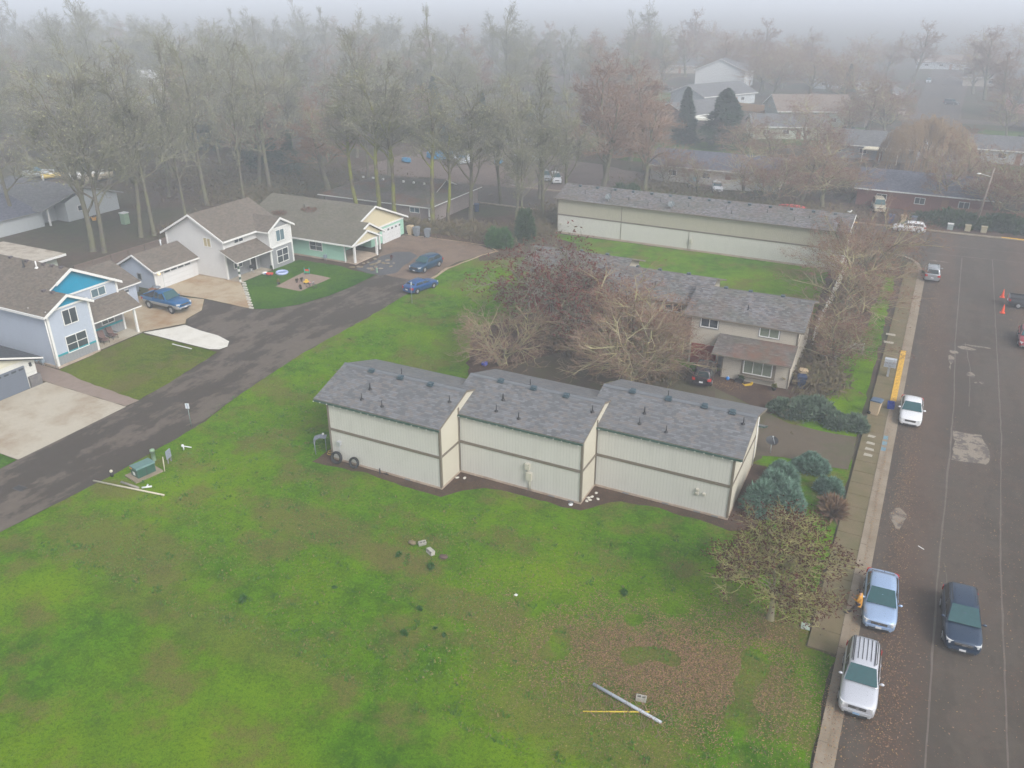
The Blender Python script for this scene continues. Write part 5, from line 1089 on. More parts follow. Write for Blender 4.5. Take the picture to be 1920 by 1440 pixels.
def shrub(name, label, seed, x, y, rx, ry, h, mat, n, leaf, lobes=5, stiff=.6, group=None, z=0):
    o = thing(name, label, 'shrub', (x, y, z), 0, group)
    mobj('foliage', bush(seed, rx, ry, h, mat, n, leaf, stiff, lobes=lobes), o)
    T = TM(); rnd = random.Random(seed)
    for i in range(9): a = rnd.random()*6.28; T.tube(Vector((0, 0, 0)), Vector((math.cos(a)*rx*.6, math.sin(a)*ry*.6, h*.6)), .035, .015, 4)
    mobj('stem', T.mesh('stem', BARK_OAK), o); return o
shrub('juniper_shrub', 'widest juniper, brownish in the middle, north of the court drive', 1, -4.9, 58.9, 2.5, 1.7, 1.25, JUN2, 9000, .28, 9)
shrub('juniper_shrub', 'lower olive juniper beside the tan bin at the pavement', 2, -2.0, 58.2, 1.75, 1.25, 1.0, JUN2, 5600, .26, 8)
shrub('juniper_shrub', 'blue juniper just south of the court drive in front of the dark dish', 3, -3.3, 51.0, 1.35, .95, .95, JUN, 5200, .30, 5, .7)
shrub('juniper_shrub', 'blue juniper against the upper right corner of the front building', 4, -4.9, 48.6, 1.3, 1.3, 1.3, JUN, 5600, .32, 5, .7)
shrub('juniper_shrub', 'largest blue-green juniper at the right front corner of the front building', 5, -4.6, 45.3, 1.75, 1.85, 1.75, JUN, 11000, .36, 7, .8)
shrub('juniper_shrub', 'round blue juniper at the pavement edge above the dead grass clump', 6, -1.5, 48.7, 1.05, .95, .95, JUN, 4600, .28, 5, .7)
EVER = leafy('bright_evergreen', [(.3, (.02, .06, .015)), (.55, (.06, .15, .035)), (.75, (.12, .24, .06))], 2)
IVY = leafy('dark_ivy', [(.3, (.018, .04, .015)), (.55, (.045, .085, .03)), (.75, (.09, .14, .05))], 2)
BRAM = leafy('bramble', [(.3, (.07, .055, .035)), (.5, (.12, .09, .05)), (.65, (.10, .11, .04)), (.8, (.17, .12, .07))], 1.2)
shrub('evergreen_shrub', 'bright green round shrub at the top edge of the field', 11, -46.0, 88.2, 1.6, 1.4, 2.2, EVER, 5200, .4, 6)
o = shrub('ivy_clump', 'tall dark ivy-covered stump right of the bright green shrub', 12, -43.6, 91.6, 1.4, 1.3, 4.4, IVY, 5200, .45, 5)
shrub('dead_grass_clump', 'tan withered grass clump beside the pavement below the round juniper', 13, -1.2, 46.2, .75, .7, .4, leafy('straw', [(.3, (.12, .07, .045)), (.7, (.26, .17, .10))]), 420, .7, 2, 1.2)
shrub('laurel_shrub', 'small dark shrub left of the white car in the trees behind the long roof', 14, -39.5, 116.5, 2.6, 2.2, 3.0, IVY, 4200, .6, 4)
for i, (x, y, rx, ry, h, lab) in enumerate([(3.4, 124.6, 4.2, 1.3, 1.9, 'dark clipped hedge left of the leaning utility pole'), (11.2, 124.8, 4.4, 1.5, 2.0, 'dark hedge right of the leaning utility pole'), (19.5, 125.2, 4, 1.4, 2.0, 'dark hedge at the right edge across the street'), (24, 205.5, 8, 1.2, 1.8, 'long dark hedge in the mist right of the far street')]):
    o = thing('hedge', lab, 'hedge', (x, y, 0)); mobj('foliage', bush(20+i, rx*1.35, ry*1.3, h, IVY, 5200, .5, .5, lobes=12), o)
    T = TM(); [T.tube(Vector((q, 0, 0)), Vector((q, 0, h*.6)), .05, .03, 4) for q in (-rx*.6, 0, rx*.6)]; mobj('stem', T.mesh('stem', BARK_OAK), o)
# low growth under the trees, nobody could count it
rnd = random.Random(8); U = TM()
zones = [(-50.5, 92.5, 8, 3.2, 5200), (-60, 91.2, 6, 1.6, 2600), (-44.5, 96, 3, 5, 2600), (-71, 91.4, 7, 1.2, 1500), (-92, 96, 9, 9, 4200), (-110, 100, 12, 12, 3500), (-5.2, 76, 1.9, 13, 5200), (-4.3, 65.5, 1.6, 3.0, 2800), (-25.5, 63.5, 3.6, 2.2, 2600), (-18.0, 60.5, 2.6, 1.6, 2600), (-46.6, 105, 3, 6, 2200), (-86, 76, 2.5, 3, 1500), (-100, 112, 26, 9, 6500), (-75, 152, 26, 8, 4500), (-20, 124, 14, 3, 5200), (-12, 140, 9, 7, 3200), (-36, 128, 9, 5, 2600)]
for (cx, cy, sx, sy, n_) in zones:
    for i in range(n_):
        x = cx+rnd.gauss(0, .5)*sx; y = cy+rnd.gauss(0, .5)*sy; h = rnd.random()**1.5*1.1; l = rnd.uniform(.25, .8)
        d = Vector((rnd.gauss(0, 1), rnd.gauss(0, 1), rnd.gauss(.5, .6))).normalized(); p = Vector((x, y, h)); w = d.orthogonal().normalized()*(.03 if i % 3 else .09)
        U.tri((p+w)[:], (p-w)[:], (p+d*l)[:])
mobj('undergrowth', U.mesh('undergrowth', BRAM), kind='stuff')
# fallen leaves lying on turf, street and soil
rnd = random.Random(4); Lf = TM(); 
zl = [(-5.2, 30.4, 5.0, 3.0, 6500), (-8.0, 28.2, 6.5, 3.4, 5200), (-3, 34, 2.6, 1.8, 1300), (-11, 30, 6, 3, 1200), (3.0, 34, .9, 9, 700), (2.6, 52, .7, 14, 900), (3.2, 88, 1.0, 12, 700), (1.15, 60, .16, 40, 700), (-16, 33, 10, 3.5, 500), (7.5, 45, 4, 16, 600), (11, 86, 1.4, 9, 500), (-50, 86.5, 5, 2, 900), (-54, 90, 6, 2, 900), (-11.2, 61.4, 1.3, .8, 250), (-30, 60, 3, 4, 500)]
for (cx, cy, sx, sy, n_) in zl:
    for i in range(int(n_*2.6)):
        x = cx+rnd.gauss(0, .6)*sx; y = cy+rnd.gauss(0, .6)*sy
        if x > -.75 and x < .95 and y > 33.8 and rnd.random() < .75: continue
        if mn.noise(Vector((x*.55, y*.55, 2))) < -.30 and x < 0: continue
        z = .07 if x < .5 or x > 1.4 else .17
        if x < -.8 or y < 33.8 and x < .5: z = .05+rnd.random()*.05
        if -61 < x < -45: z = .075
        Lf.leaf(Vector((x, y, z)), rnd.uniform(.05, .105), rnd, 0 if rnd.random() < .6 else 1 if rnd.random() < .7 else 2, flat=.92)
mobj('fallen_leaves', Lf.mesh('fallen_leaves', [plain('leaf_tan', (.27, .155, .085), .85, .45, 20), plain('leaf_brown', (.13, .065, .04), .85, .4, 20), plain('leaf_yellow', (.36, .24, .08), .85, .3, 20)]), kind='stuff')
# tussocks of the field
rnd = random.Random(6); Gt = TM()
for i in range(46000):
    if i % 5: y = 22+rnd.random()**1.3*26; x = -42+rnd.random()*41
    else: y = 38+rnd.random()*55; x = -45.5+rnd.random()*14
    if -34.2 < x < -4.5 and 36.3+max(0, (x+24)/8.6)*2.4 < y < 60: continue
    nz = mn.noise(Vector((x*.35, y*.35, 5))); n2 = mn.noise(Vector((x*1.3, y*1.3, 9)))
    if nz+n2*.8 < -.15: continue
    big = n2 > .38; h = rnd.uniform(.03, .07)*(2.0 if big else 1); m = 1 if (rnd.random() < (.5 if big else .15)) else 0 if rnd.random() < .75 else 2
    for k in range(4 if big else 3):
        a = rnd.random()*6.283; w = rnd.uniform(.018, .035)*(1.3 if big else 1); ox = rnd.gauss(0, .035); oy = rnd.gauss(0, .035)
        Gt.tri((x+ox-w*math.sin(a), y+oy+w*math.cos(a), .022), (x+ox+w*math.sin(a), y+oy-w*math.cos(a), .022), (x+ox+math.cos(a)*h*.8, y+oy+math.sin(a)*h*.8, .02+h), m)
mobj('grass_tussocks', Gt.mesh('grass_tussocks', [leafy('blade_green', [(.3, (.05, .12, .006)), (.6, (.10, .215, .010)), (.8, (.18, .29, .02))], .8, .95), leafy('blade_dark', [(.3, (.03, .09, .006)), (.7, (.06, .15, .012))], 2, .95), leafy('blade_straw', [(.3, (.15, .13, .04)), (.7, (.24, .22, .08))], 2, .95)]), kind='stuff')
# low dark green weeds standing out of the turf
Wd = bush(71, .35, .3, .22, leafy('weed_green', [(.3, (.03, .10, .015)), (.7, (.06, .17, .03))], 4), 150, .2, .6, lobes=2)
proto = None
for i in range(9):
    while True:
        x, y = rnd.uniform(-40, -6), rnd.uniform(24, 34.5)
        if mn.noise(Vector((x*.3, y*.3, 1))) > -.05: break
    o = thing('weed_clump', 'small dark green weed clump in the rough part of the field', 'weed', (x, y, .02), rnd.random()*6, 'dark weed clumps of the rough field'); s = rnd.uniform(.35, .75); o.scale = (s, s, s)
    mobj('foliage', Wd, o)
# ================================================================ VEHICLES
TYRE = plain('tyre_rubber', (.02, .02, .022), .85); RIM = plain('alloy_rim', (.42, .43, .45), .35, .05, metal=.5); RIM_DARK = plain('steel_rim', (.09, .09, .10), .5)
CARGLASS = glassy('car_glass', (.020, .032, .036), .06); WINDSH = glassy('windscreen_glass', (.016, .070, .078), .06); BLACKTRIM = plain('black_trim', (.018, .018, .02), .6)
HEADL = glassy('headlight_glass', (.62, .64, .66), .1); TAILL = glassy('taillight_red', (.45, .02, .02), .15); CHROME = plain('chrome', (.6, .61, .63), .2, .05, metal=.8); PLATE = plain('licence_plate', (.62, .63, .66), .5); PLATE_B = plain('licence_plate_blue', (.22, .34, .5), .5)
def car(label, loc, heading, paint, L=4.5, Wd=1.78, H=1.48, hood=.92, belt=.98, deck=1.02, nose=.70, tail=.85, xa=.20, xb=.02, xc=-.33, xd=-.46, wr=.60, r=.33, wb=.60, cat='car', name='parked_car', rack=False, strips=False, bed=None, clear=.2, plate=None, two_tone=None, rim=None, group=None, grille=True, lamp_small=False, open_bed_mat=None, glass_front=None, classic=False):
    """x forward; fractions of the length: xa windscreen base, xb its top, xc rear end of the roof, xd rear glass base"""
    o = thing(name, label, cat, (loc[0], loc[1], loc[2] if len(loc) > 2 else .03), R(heading), group)
    hw = Wd/2; XA, XB, XC, XD = xa*L, xb*L, xc*L, xd*L
    b = MB(); st_ = [-.5, -.49, -.46, -.40, -.32, -.2, -.05, .1, .2, .3, .38, .44, .475, .495, .5]
    rows = []
    for f in st_:
        x = f*L; e = abs(f)/.5
        w = hw*(1-.13*max(0, (e-.7)/.3)**2.0) * (.93 if e > .995 else 1)
        if x > XA: t = (x-XA)/(L/2-XA); top = belt+(hood-belt)*min(1, t*2.2)-(hood-nose)*max(0, (t-.35)/.65)**2.2
        elif x < XD: t = (XD-x)/(L/2+XD) if L/2+XD > .01 else 1; top = deck-(deck-tail)*t**2.2
        else: top = belt+(deck-belt)*(XA-x)/(XA-XD)
        if e > .995: top -= .04
        cl = clear+(.10 if e > .96 else .0)
        mid = cl+(top-cl)*.55
        half = [(w*.86, cl), (w*.97, cl+.08), (w, mid), (w*.985, top-.17), (w*.93, top-.05), (w*.72, top-.0), (w*.35, top+.022), (0, top+.03)]
        rows.append([(x, y, z) for y, z in half]+[(x, -y, z) for y, z in half[-2::-1]])
    K = len(rows[0]); base = len(b.v)
    for r_ in rows: b.v += r_
    for i in range(len(rows)-1):
        for j in range(K-1): b.face((base+i*K+j, base+i*K+j+1, base+(i+1)*K+j+1, base+(i+1)*K+j), (1 if two_tone and (j < 2 or j > K-4) else 0), True)
    b.face([base+j for j in range(K)][::-1], 0); b.face([base+(len(rows)-1)*K+j for j in range(K)], 0)
    b.face([base+j*K for j in range(len(rows))]+[base+j*K+K-1 for j in range(len(rows))][::-1], 0)
    # cabin
    wbt = hw*.93; wrf = hw*wr/.62*.74
    cab = []
    for (x, z, w) in ((XA, belt+.0, wbt), (XA*.45+XB*.55, belt+(H-belt)*.62, wbt*.45+wrf*.55), (XB, H-.035, wrf*1.02), (XB-.18*(XB-XC), H, wrf*1.03), ((XB+XC)/2, H+.008, wrf*1.03), (XC+.1*(XB-XC), H-.015, wrf*1.0), (XC, H-.06, wrf*.98), (XC*.5+XD*.5, deck+(H-deck)*.55, wbt*.45+wrf*.55), (XD, deck, wbt*.95)):
        bz = belt-.02 if x > XD else deck
        half = [(wbt, bz-.02), (w+.035*(0 if z < H-.2 else 1), max(bz, z-.10)), (w-.05, z-.015), (w*.5, z+.012), (0, z+.02)]
        cab.append([(x, y, zz) for y, zz in half]+[(x, -y, zz) for y, zz in half[-2::-1]])
    base = len(b.v); K = len(cab[0])
    for r_ in cab: b.v += r_
    for i in range(len(cab)-1):
        for j in range(K-1): b.face((base+(i+1)*K+j, base+(i+1)*K+j+1, base+i*K+j+1, base+i*K+j), 0, True)
    # flip check is left to the renderer: both sides are shaded
    mats = [paint]+([two_tone] if two_tone else [])
    # wheel arches
    body = b.build('body', mats, o, uv=False)
    wbx = wb*L/2
    def quad_panel(nm, pts, mat, off=.012, par=o):
        q = [Vector(p) for p in pts]; nn = (q[1]-q[0]).cross(q[2]-q[0]).normalized(); c = sum(q, Vector())/len(q)
        ref = c-Vector((0, 0, belt*.9)); ref = Vector((c.x-(XB+XC)/2, c.y, c.z-belt*.8))
        if nn.dot(ref) < 0: nn = -nn; q = q[::-1]
        m = MB(); n_ = len(q); m.v += [tuple(p+nn*off) for p in q]+[tuple(p-nn*.02) for p in q]
        m.face(range(n_)); m.face([n_+i for i in range(n_)][::-1])
        for i in range(n_): j = (i+1) % n_; m.face((i, n_+i, n_+j, j))
        return m.build(nm, mat, par, uv=False)
    zt = H-.075
    fx = lambda t, x0, x1: x0+(x1-x0)*t
    quad_panel('windscreen', [(XA+.02, wbt*.93, belt+.045), (XA+.02, -wbt*.93, belt+.045), (XB+.03, -wrf*.96, zt+.02), (XB+.03, wrf*.96, zt+.02)], glass_front or WINDSH, .05)
    if not bed: quad_panel('rear_window', [(XD+.04, wbt*.78, deck+.05), (XD+.04, -wbt*.78, deck+.05), (XC-.03, -wrf*.82, zt-.04), (XC-.03, wrf*.82, zt-.04)], CARGLASS, .04)
    else: quad_panel('rear_window', [(XD-.0, wbt*.7, deck+.12), (XD-.0, -wbt*.7, deck+.12), (XC-.0, -wrf*.75, zt-.06), (XC-.0, wrf*.75, zt-.06)], CARGLASS, .04)
    def sidep(x, z, s):      # point of the side plane
        t = (z-belt)/(H-.1-belt); y = wbt+(wrf+.035-wbt)*t; return (x, s*(y+.004), z)
    zb, zz = belt+.05, H-.14
    for s in (1, -1):
        xm = (XA+XD)/2+.1
        fr = (zz-belt)/(H-belt)
        xf0, xf1 = XA-.22, fx(fr, XA, XB)-.13; xr0, xr1 = XD+.25, fx(fr, XD, XC)+.13
        if bed: xm = xr0+.35*(xf0-xr0)
        quad_panel('side_window', [sidep(xf0, zb, s), sidep(xm+.06, zb, s), sidep(xm+.03, zz, s), sidep(xf1, zz, s)], CARGLASS)
        quad_panel('side_window', [sidep(xm-.04, zb, s), sidep(xr0, zb, s), sidep(xr1, zz, s), sidep(xm-.05, zz, s)], CARGLASS)
    for s in (1, -1):
        for xw in (wbx, -wbx):
            m = MB(); m.lathe((xw, s*(hw-.19), r), [(0, -.02), (r+.065, -.02), (r+.065, .185), (r+.0, .197), (0, .197)] if s > 0 else [(0, .02), (r+.065, .02), (r+.065, -.185), (r, -.197), (0, -.197)], 18, axis='y')
            # arches are dark rings of the body
            m.v = [(v[0], (hw*0+v[1]) if False else v[1], v[2]) for v in m.v]
            m2 = MB(); yy = s*(hw-.02)
            m2.lathe((xw, s*(hw-.10), r), [(.0, -.09), (r*.8, -.11), (r, -.08), (r, .08), (r*.8, .112), (r*.66, .112), (0, .10)], 18, axis='y')
            w_ = m2.build('wheel', TYRE, o, uv=False)
            m3 = MB(); m3.lathe((xw, s*(hw+.0), r), [(0, .03), (r*.2, .03), (r*.62, .005), (r*.66, -.02)] if s < 0 else [(0, -.03), (r*.2, -.03), (r*.62, -.005), (r*.66, .02)], 16, axis='y')
            for k in range(5):
                a = k*1.2566; m3.box(-.02, r*.6-.02, -.012, .012, -.025, .025, M=Matrix.Translation((xw, s*(hw+.018), r)) @ Matrix.Rotation(a, 4, 'Y'))
            m3.build('rim', rim or RIM, w_, uv=False)
            m4 = MB(); N = 14
            for k in range(N):
                a0, a1 = math.pi*k/N, math.pi*(k+1)/N
                ro, ri = r+.07, r+.005
                p = [(xw+ro*math.cos(a0), r+ro*math.sin(a0)), (xw+ro*math.cos(a1), r+ro*math.sin(a1)), (xw+ri*math.cos(a1), r+ri*math.sin(a1)), (xw+ri*math.cos(a0), r+ri*math.sin(a0))]
                m4.prism(p, 'y', min(s*(hw-.06), s*(hw+.012)), max(s*(hw-.06), s*(hw+.012)))
            m4.build('wheel_arch', BLACKTRIM, o, uv=False)
    xf = L/2
    for s in (1, -1):
        m = MB(); hs = .5 if lamp_small else 1
        m.prism([(xf-.36*hs-.06, s*hw*.60), (xf-.02, s*hw*.52), (xf+.012, s*hw*.78), (xf-.12, s*hw*.90), (xf-.42*hs-.06, s*hw*.945)], 'z', nose-.17, nose+.015); m.build('headlight', HEADL, o, uv=False)
        m = MB(); m.prism([(-xf-.015, s*hw*.62), (-xf-.015, s*hw*.86), (-xf+.05, s*hw*.965), (-xf+.22, s*hw*1.0), (-xf+.22, s*hw*.9)], 'z', tail-.26, tail-.02); m.build('taillight', TAILL, o, uv=False)
        m = MB(); m.ball((XA-.30, s*(hw+.09), belt+.07), .10, 8, sq=(.7, 1.15, .75)); m.tube((XA-.30, s*(hw-.08), belt+.02), (XA-.30, s*(hw+.05), belt+.05), .025, .025, 5); m.build('wing_mirror', paint if not classic else BLACKTRIM, o, uv=False)
        m = MB(); [m.box(x_, x_+.17, s*hw*.985-.015, s*hw*.985+.02, belt-.19, belt-.16) for x_ in (XA-1.05, XA-2.0)]; m.build('door_handle', CHROME if classic else paint, o, uv=False)
    m = MB(); m.box(xf-.04, xf+.018, -hw*.46, hw*.46, nose-.20, nose-.05); gr = m.build('grille', BLACKTRIM, o, uv=False)
    m = MB(); m.box(xf+.0, xf+.028, -hw*.47, hw*.47, nose-.13, nose-.11); m.box(xf, xf+.03, -hw*.5, hw*.5, nose-.045, nose-.025); m.box(xf, xf+.03, -.08, .08, nose-.16, nose-.08); m.build('trim', CHROME, gr, uv=False)
    m = MB(); m.prism([(xf-.25, -hw*.93), (xf+.035, -hw*.72), (xf+.07, 0), (xf+.035, hw*.72), (xf-.25, hw*.93)], 'z', clear+.06, clear+.25); m.build('front_bumper', two_tone or (CHROME if classic or lamp_small and bed else paint), o, uv=False)
    m = MB(); m.prism([(-xf+.25, -hw*.93), (-xf-.03, -hw*.74), (-xf-.06, 0), (-xf-.03, hw*.74), (-xf+.25, hw*.93)], 'z', clear+.10, clear+.30); m.build('rear_bumper', two_tone or (CHROME if bed else paint), o, uv=False)
    m = MB(); m.box(xf+.03, xf+.085, -hw*.6, hw*.6, clear+.02, clear+.13); m.build('lower_intake', BLACKTRIM, o, uv=False)
    m = MB(); m.box(xf+.06, xf+.09, -.16, .16, clear+.13, clear+.24); m.build('licence_plate', plate or PLATE, o, uv=False)
    m = MB(); m.box(-xf-.075, -xf-.03, -.16, .16, clear+.32, clear+.45); m.build('licence_plate', plate or PLATE, o, uv=False)
    m = MB(); m.tube((XA+.03, .25, belt+.06), (XA-.10, -.35, belt+.13), .012, .012, 4); m.tube((XA+.03, -.35, belt+.06), (XA-.10, -.75*hw, belt+.12), .012, .012, 4); m.build('wiper', BLACKTRIM, o, uv=False)
    m = MB()
    for s in (1, -1):      # shut lines of bonnet and doors
        m.box(XA-.02, xf-.30, s*hw*.70-.006, s*hw*.70+.006, (belt+hood)/2-.05, (belt+hood)/2-.0) if False else None
    if rack:
        for s in (1, -1):
            m = MB()
            m.tube((XB-.25, s*wrf*.93, H+.07), (XC+.2, s*wrf*.93, H+.05), .022, .022, 6)
            for x_ in (XB-.25, (XB+XC)/2, XC+.2): m.tube((x_, s*wrf*.93, H-.03), (x_, s*wrf*.93, H+.07), .02, .02, 5)
            m.build('roof_rail', BLACKTRIM if rack == 'black' else GALV, o, uv=False)
    if strips:
        for i in range(6):
            y = -.5+i*.2; m = MB(); m.box(XC+.15, XB-(.35 if 0 < i < 5 else .1), y*wrf/.62-.014, y*wrf/.62+.014, H+.0, H+.045); m.build('roof_strip', BLACKTRIM, o, uv=False)
    if not bed and not classic:
        m = MB(); m.prism([(XC-.25, H-.02), (XC-.02, H+.02), (XC-.03, H+.07)], 'y', -.012, .012); m.build('antenna', BLACKTRIM, o, uv=False)
    if bed:
        m = MB(); x0, x1 = -L/2+.06, XD-.06
        for s in (1, -1): m.box(x0, x1, s*hw*.98, s*hw*.80, deck-.12, deck+.14)
        m.box(x0, x0+.07, -hw*.8, hw*.8, deck-.12, deck+.13); m.box(x1-.05, x1, -hw*.8, hw*.8, deck-.1, deck+.14); m.build('bed_wall', paint, o, uv=False)
        m = MB(); m.box(x0+.07, x1-.05, -hw*.8, hw*.8, deck+.0, deck+.045); m.build('bed_floor', BLACKTRIM, o, uv=False)
        m = MB()
        for s in (1, -1): m.box(x0, x1, s*hw*.99, s*hw*.79, deck+.141, deck+.165)
        m.build('bed_rail', BLACKTRIM, o, uv=False)
    o.scale = (.9, .9, .9)
    return o
SILVER = carpaint('silver_paint', (.58, .60, .66)); ICE = carpaint('ice_blue_paint', (.33, .45, .66)); NAVY = carpaint('navy_paint', (.016, .040, .085)); WHITE_P = carpaint('white_paint', (.70, .71, .74), .0)
SILV2 = carpaint('grey_silver_paint', (.33, .35, .38)); BLUE_T = carpaint('truck_blue_paint', (.001, .11, .30)); BLUE_S = carpaint('royal_blue_paint', (.002, .075, .27)); SLATE_P = carpaint('slate_paint', (.012, .065, .14)); BLACK_P = carpaint('black_plum_paint', (.020, .014, .020)); RED_P = carpaint('red_paint', (.40, .02, .035)); TAN_P = carpaint('tan_paint', (.45, .40, .30), 0); DKG = carpaint('dark_grey_paint', (.06, .065, .075)); SILVLOW = plain('silver_cladding', (.34, .35, .37), .5)
SUVK = dict(L=4.45, Wd=1.76, H=1.70, hood=1.02, belt=1.06, deck=1.06, nose=.84, tail=1.0, xa=.20, xb=.035, xc=-.445, xd=-.485, clear=.24, r=.35, wb=.585)
car('silver wagon SUV with black roof strips, nearest the camera at the kerb', (1.75, 32.2), -88.5, SILVER, **{**SUVK, 'H': 1.68}, rack='black', strips=True, plate=PLATE_B, two_tone=SILVLOW, lamp_small=True)
car('light blue sedan parked at the kerb with a person leaning on its front corner', (2.13, 38.5), -87.5, ICE, L=4.60, Wd=1.80, H=1.44, hood=.93, belt=.95, deck=1.03, nose=.72, tail=.95, xa=.235, xb=.01, xc=-.30, xd=-.42)
car('dark navy SUV driving down the middle of the street', (5.85, 38.65), -87.0, NAVY, L=4.75, Wd=1.86, H=1.66, hood=1.03, belt=1.05, deck=1.08, nose=.84, tail=1.0, xa=.225, xb=.02, xc=-.40, xd=-.475, clear=.24, r=.36, rack='black', name='car')
car('white sedan parked at the kerb beside the bins', (2.40, 62.3), -89, WHITE_P, L=4.40, Wd=1.72, H=1.38, hood=.88, belt=.92, deck=.98, nose=.70, tail=.88, xa=.22, xb=.01, xc=-.26, xd=-.38)
car('silver SUV with roof rails parked near the street corner, seen from behind', (2.72, 99.2), 91, SILV2, **{**SUVK, 'L': 4.4}, rack='grey')
car('white hatchback parked across the far kerb of the cross street', (-.65, 119.1), 184, WHITE_P, L=4.3, Wd=1.72, H=1.50, hood=.96, belt=.98, deck=1.08, nose=.74, tail=1.0, xa=.27, xb=.08, xc=-.40, xd=-.475)
car('lifted dark blue crew-cab pickup on the shared drive between the left houses', (-65.6, 54.15, .05), -3, BLUE_T, L=6.0, Wd=2.05, H=2.2, hood=1.42, belt=1.40, deck=1.30, nose=1.22, tail=1.25, xa=.19, xb=.09, xc=-.13, xd=-.155, clear=.62, r=.46, wb=.60, bed=True, cat='pickup truck', name='pickup_truck', two_tone=SILVLOW, lamp_small=True)
car('royal blue sedan parked at the end of the lane', (-45.95, 70.4, .04), 76, BLUE_S, L=4.45, Wd=1.74, H=1.38, hood=.90, belt=.93, deck=1.02, nose=.70, tail=.9, xa=.20, xb=.03, xc=-.27, xd=-.38)
car('dark slate SUV parked on the leafy apron facing the lane', (-49.3, 76.9, .05), -96, SLATE_P, L=4.95, Wd=1.92, H=1.68, hood=1.03, belt=1.08, deck=1.1, nose=.84, tail=1.0, xa=.21, xb=.06, xc=-.37, xd=-.465, clear=.24, r=.37)
car('black-plum SUV parked before the nearest red garage door, seen from behind', (-13.15, 61.9, .05), 96, BLACK_P, L=4.45, Wd=1.74, H=1.68, hood=1.02, belt=1.05, deck=1.06, nose=.84, tail=1.0, xa=.19, xb=.075, xc=-.43, xd=-.48, clear=.24, r=.35, rack='black')
car('red car cut by the right edge of the picture across the street', (11.15, 82.6), -92, RED_P, L=4.6, Wd=1.8, H=1.45, hood=.92, belt=.95, deck=1.0, nose=.74, tail=.9, classic=True)
car('dark pickup bed with leaf debris at the right edge between the orange cones', (12.2, 92.9), 0, DKG, L=5.2, Wd=1.85, H=1.75, hood=1.15, belt=1.2, deck=1.08, nose=1.0, tail=1.05, xa=.24, xb=.14, xc=-.05, xd=-.08, clear=.3, r=.36, bed=True, cat='pickup truck', name='pickup_truck')
car('white sedan half hidden by trees behind the long roof', (-29.4, 132.2), -72, WHITE_P, L=4.6, Wd=1.8, H=1.45)
car('dark car left of the white sedan behind the long roof', (-33.6, 133.2), -72, DKG, **SUVK)
car('white wagon on the brown lot at the right, beside the oak trunk', (-54.9, 126.5), -60, WHITE_P, **SUVK)
car('silver wagon on the brown lot, left of the white wagon', (-57.3, 127.3), -55, SILV2, **SUVK)
car('old white sedan on the brown lot in front of the tan storage building', (-69.3, 142.3), -65, WHITE_P, L=4.8, Wd=1.8, H=1.4, lamp_small=True)
car('grey-white car right of the old white sedan on the brown lot', (-66.2, 143.4), -60, SILVER, L=4.6, Wd=1.8, H=1.42)
car('tan camper truck beyond the corner, left of the white hatchback', (-5.3, 129.6), -80, TAN_P, L=4.8, Wd=1.85, H=2.0, hood=1.1, belt=1.15, deck=1.15, nose=.95, tail=1.1, xa=.24, xb=.18, xc=-.42, xd=-.46, clear=.3)
car('pale van in the far street above the willow', (-8.6, 240), -90, WHITE_P, **SUVK); car('faint white car highest up the far street', (-5.5, 330), -90, SILVER, **SUVK); car('faint grey car in the mist right of the far street', (2.4, 268), -30, DKG, **SUVK)
car('white car under the right side of the golden willow', (-1.0, 186), -20, WHITE_P, **SUVK); car('dark car on the lawn by the farthest tall gable house', (-79, 268), 10, DKG, **SUVK)
car('dark car by the larger brown-roofed house', (-17, 203), -10, DKG, **SUVK); car('white car in front of the dark car by the brown-roofed house', (-15.5, 197.5), -10, WHITE_P, **SUVK)
# ================================================================ SMALLER THINGS
def gpt(px, py, z=0): x, y = gp(px, py, z); return (x, y, z)
BIN_TAN = plain('bin_tan', (.48, .37, .24), .6, .1); BIN_GREY = plain('bin_grey', (.17, .19, .22), .6); BIN_BLUE = plain('bin_navy', (.02, .04, .10), .6); BIN_ROYAL = plain('bin_royal', (.01, .04, .30), .6); BIN_LID = plain('bin_lid', (.07, .11, .17), .55)
def wheelie(label, loc, rz, m, lid, s=1.0, group=None):
    o = thing('wheeled_bin', label, 'bin', loc, R(rz), group); o.scale = (s, s, s)
    b = MB(); k = [(-.24, -.26, 0), (.24, -.26, 0), (.24, .26, 0), (-.24, .26, 0)]; t = [(-.30, -.34, .95), (.30, -.34, .95), (.30, .34, .95), (-.30, .34, .95)]
    b.v += k+t; [b.face(q) for q in ((0, 3, 2, 1), (4, 5, 6, 7), (0, 1, 5, 4), (1, 2, 6, 5), (2, 3, 7, 6), (3, 0, 4, 7))]; b.box(-.32, .32, -.36, .36, .93, .98); b.build('body', m, o, uv=False, bevel=.02)
    b = MB(); b.prism([(-.38, .985), (.36, .985), (.30, 1.06), (-.2, 1.08), (-.36, 1.03)], 'x', -.33, .33); b.build('lid', lid, o, uv=False)
    for s_ in (-1, 1): b = MB(); b.lathe((s_*.25, .27, .11), [(0, -.03), (.11, -.03), (.11, .03), (0, .03)], 12, axis='x'); b.build('wheel', TYRE, o, uv=False)
    b = MB(); b.tube((-.24, .38, .95), (.24, .38, .95), .02, .02, 6); b.build('handle', lid, o, uv=False)
    return o
wheelie('tan wheeled bin with a dark blue lid standing on the pavement', (-.05, 61.3, .13), 80, BIN_TAN, BIN_LID, 1.12)
wheelie('tan wheeled bin beside the mint garage', (-58.9, 88.4, .05), 90, BIN_TAN, BIN_TAN, 1.1)
wheelie('grey wheeled bin, middle of the three by the mint garage', (-57.8, 88.2, .05), 90, BIN_GREY, BIN_GREY, 1.1); wheelie('grey wheeled bin farthest right of the three by the mint garage', (-56.2, 88.3, .05), 100, BIN_GREY, BIN_GREY, 1.05)
